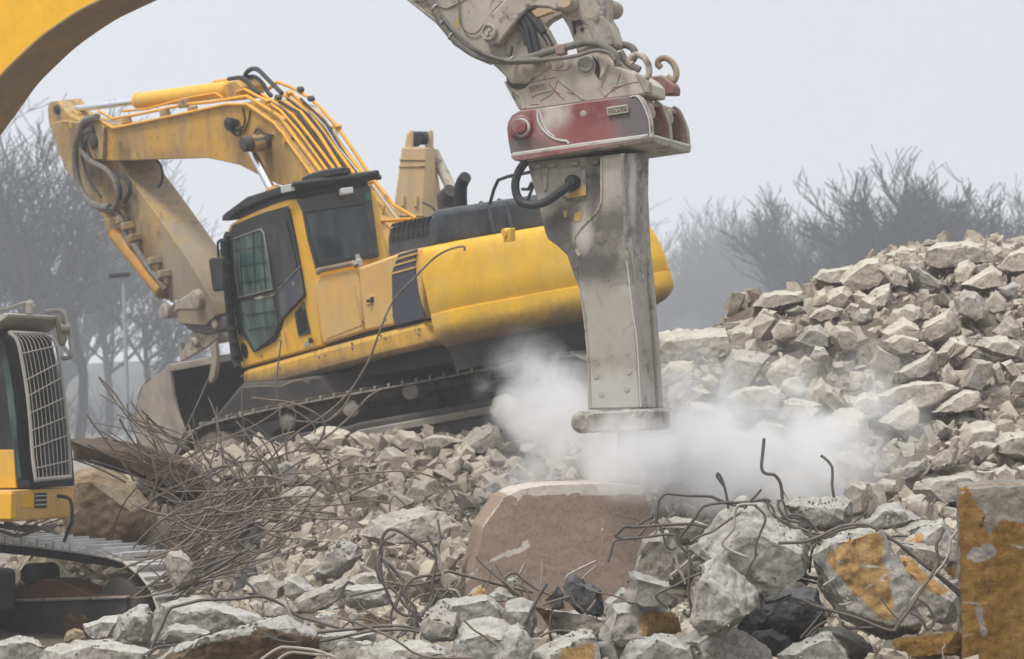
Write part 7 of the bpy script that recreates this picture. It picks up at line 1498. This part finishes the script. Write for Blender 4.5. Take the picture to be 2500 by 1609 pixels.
loose(34, 560, 1180, 60, 60, 95, 150, 130, 330, 1.2, (31, 33.5), 'curved weathered bar sweeping up left in the tangle', 'bars sweeping up left in the tangle')
loose(20, 720, 1260, 80, 40, -12, 30, 180, 400, .8, (30, 32.5), 'long weathered bar spreading right over the stones', 'bars spreading right from the tangle')
loose(26, 360, 1110, 70, 35, -60, -15, 120, 300, .4, (32, 34), 'loose bar over the dark decayed slab', 'bars over the decayed slab')
loose(36, 560, 1390, 70, 22, 12, 35, 140, 340, .3, (28.5, 30.5), 'straightish bar in the lower fringe of the tangle', 'bars in the lower fringe of the tangle')
loose(12, 60, 1270, 60, 14, -20, 30, 80, 200, .6, (32, 33.5), 'loose bar behind the near track', 'bars behind the near track')
loose(14, 2200, 900, 200, 90, 0, 180, 40, 110, .9, (31, 33), 'thin wire sticking out of the right heap', 'wires in the right heap', (.004, .007))

def tangle():
    rg = random.Random(77); bm = bmesh.new()
    for k in range(120):
        x = rg.gauss(590, 85); y = rg.gauss(1300, 70); a = R(rg.uniform(0, 60)); ln = rg.uniform(120, 360); c = rg.gauss(.4, 1.3); d = rg.uniform(29.5, 32.5); m = 8; pts = []
        aa = a - c / 2; xx, yy = x - math.cos(a) * ln / 2, y + math.sin(a) * ln / 2
        for i in range(m):
            g_ = HY - (tz(xx, d) + .02 - CAMZ) / (K * d); pts.append(P(xx, min(yy, g_), d)); xx += math.cos(aa) * ln / m; yy -= math.sin(aa) * ln / m; aa += c / m
        add_tube(bm, catmull(pts, 2), rg.uniform(.005, .011), 4)
    o = finish('wire_tangle', bm, M['rebar_bg'], smooth=60); o['kind'] = 'stuff'; tag(o, 'dense matted mass of thin bars and wire in the heart of the tangle', 'scrap wire')
tangle()
# ---------------------------------------------------------------- dust cloud and haze
def volmat(name, build):
    m = bpy.data.materials.new(name); m.use_nodes = True; t = m.node_tree; t.nodes.clear()
    out = t.nodes.new('ShaderNodeOutputMaterial'); v = t.nodes.new('ShaderNodeVolumePrincipled'); t.links.new(v.outputs[0], out.inputs['Volume'])
    build(t, v); return m
def boxobj(name, lo, hi, mat, inset=0):
    bm = bmesh.new(); c = (Vector(lo) + Vector(hi)) / 2; h = (Vector(hi) - Vector(lo)) / 2
    add_box(bm, c, Vector((h.x, 0, 0)), Vector((0, h.y, 0)), Vector((0, 0, h.z)))
    return finish(name, bm, mat, origin=c, smooth=0)
def cloud_mat(name, dens, centres, nscale, seed, thr=.42):
    """density = noise x a sum of soft ellipsoids, in object (metre) coordinates"""
    def b(t, v):
        v.inputs['Color'].default_value = (.985, .985, .99, 1); v.inputs['Anisotropy'].default_value = .1
        tcn = t.nodes.new('ShaderNodeTexCoord')
        tot = None
        def M_(op, a, b_=None, clamp=False):
            n = t.nodes.new('ShaderNodeMath'); n.operation = op; n.use_clamp = clamp
            for i, q in enumerate((a, b_)):
                if q is None: continue
                if isinstance(q, (int, float)): n.inputs[i].default_value = q
                else: t.links.new(q, n.inputs[i])
            return n.outputs[0]
        for (c, r, amp) in centres:
            mp = t.nodes.new('ShaderNodeMapping'); mp.vector_type = 'TEXTURE'; mp.inputs['Location'].default_value = c; mp.inputs['Scale'].default_value = r
            t.links.new(tcn.outputs['Object'], mp.inputs[0])
            ln = t.nodes.new('ShaderNodeVectorMath'); ln.operation = 'LENGTH'; t.links.new(mp.outputs[0], ln.inputs[0])
            f = M_('SUBTRACT', 1.0, ln.outputs['Value'], True); f = M_('MULTIPLY', f, amp)
            tot = f if tot is None else M_('MAXIMUM', tot, f)
        n = t.nodes.new('ShaderNodeTexNoise'); n.inputs['Scale'].default_value = nscale; n.inputs['Detail'].default_value = 7; n.inputs['Roughness'].default_value = .6; n.inputs['Distortion'].default_value = .9
        mp = t.nodes.new('ShaderNodeMapping'); mp.inputs['Location'].default_value = (seed, seed * 2, 0); t.links.new(tcn.outputs['Object'], mp.inputs[0]); t.links.new(mp.outputs[0], n.inputs['Vector'])
        q = M_('MULTIPLY', M_('SUBTRACT', n.outputs[0], .5), 2.6)
        s = M_('ADD', tot, q); s = M_('SUBTRACT', s, .12, True); s = M_('MULTIPLY', s, M_('MULTIPLY', tot, 3.0, True), True)
        d = M_('MULTIPLY', s, dens)
        t.links.new(d, v.inputs['Density'])
    return volmat(name, b)
def dust():
    lo = P(1120, 1280, 25.2); lo.z = .5; hi = P(2330, 780, 30.8); hi.y = 31.2
    lo = Vector((-.9, 25.3, .9)); hi = Vector((4.3, 31.5, 3.75)); c = (lo + hi) / 2
    def L(x, y, d): return tuple(P(x, y, d) - c)
    cs = [(L(1370, 1010, 28.9), (.75, 1.0, .70), 1.15), (L(1290, 905, 29.6), (.50, .8, .55), .50), (L(1500, 1110, 28.6), (1.0, 1.3, .70), .85), (L(1730, 1120, 28.6), (1.3, 1.6, .80), .92),
          (L(1960, 1120, 28.3), (1.2, 1.6, .80), .85), (L(1850, 990, 29.0), (1.3, 1.6, .75), .40), (L(1640, 950, 29.0), (.9, 1.3, .85), .42), (L(1330, 1160, 28.8), (.9, 1.0, .6), .45), (L(2120, 1020, 28.6), (.9, 1.2, .7), .35), (L(1535, 1110, 27.1), (.55, .55, .55), 1.9), (L(2060, 930, 29.3), (1.0, 1.2, .6), .30), (L(1640, 1080, 27.6), (.8, .8, .45), .55), (L(1280, 980, 29.3), (.6, .9, .6), .5)]
    o = boxobj('dust_cloud', lo, hi, cloud_mat('dust_volume', 4.0, cs, 1.7, 3.3)); o['kind'] = 'stuff'
    tag(o, 'white dust cloud billowing from the struck brown block across the heap foot', 'dust')
dust()
def hz(t, v):
    v.inputs['Color'].default_value = (.90, .93, .975, 1); v.inputs['Density'].default_value = HAZE; v.inputs['Anisotropy'].default_value = .1
HAZE = .0016
o = boxobj('haze', (-330, -8, -1), (330, 640, 42), volmat('haze_air', hz)); o['kind'] = 'stuff'
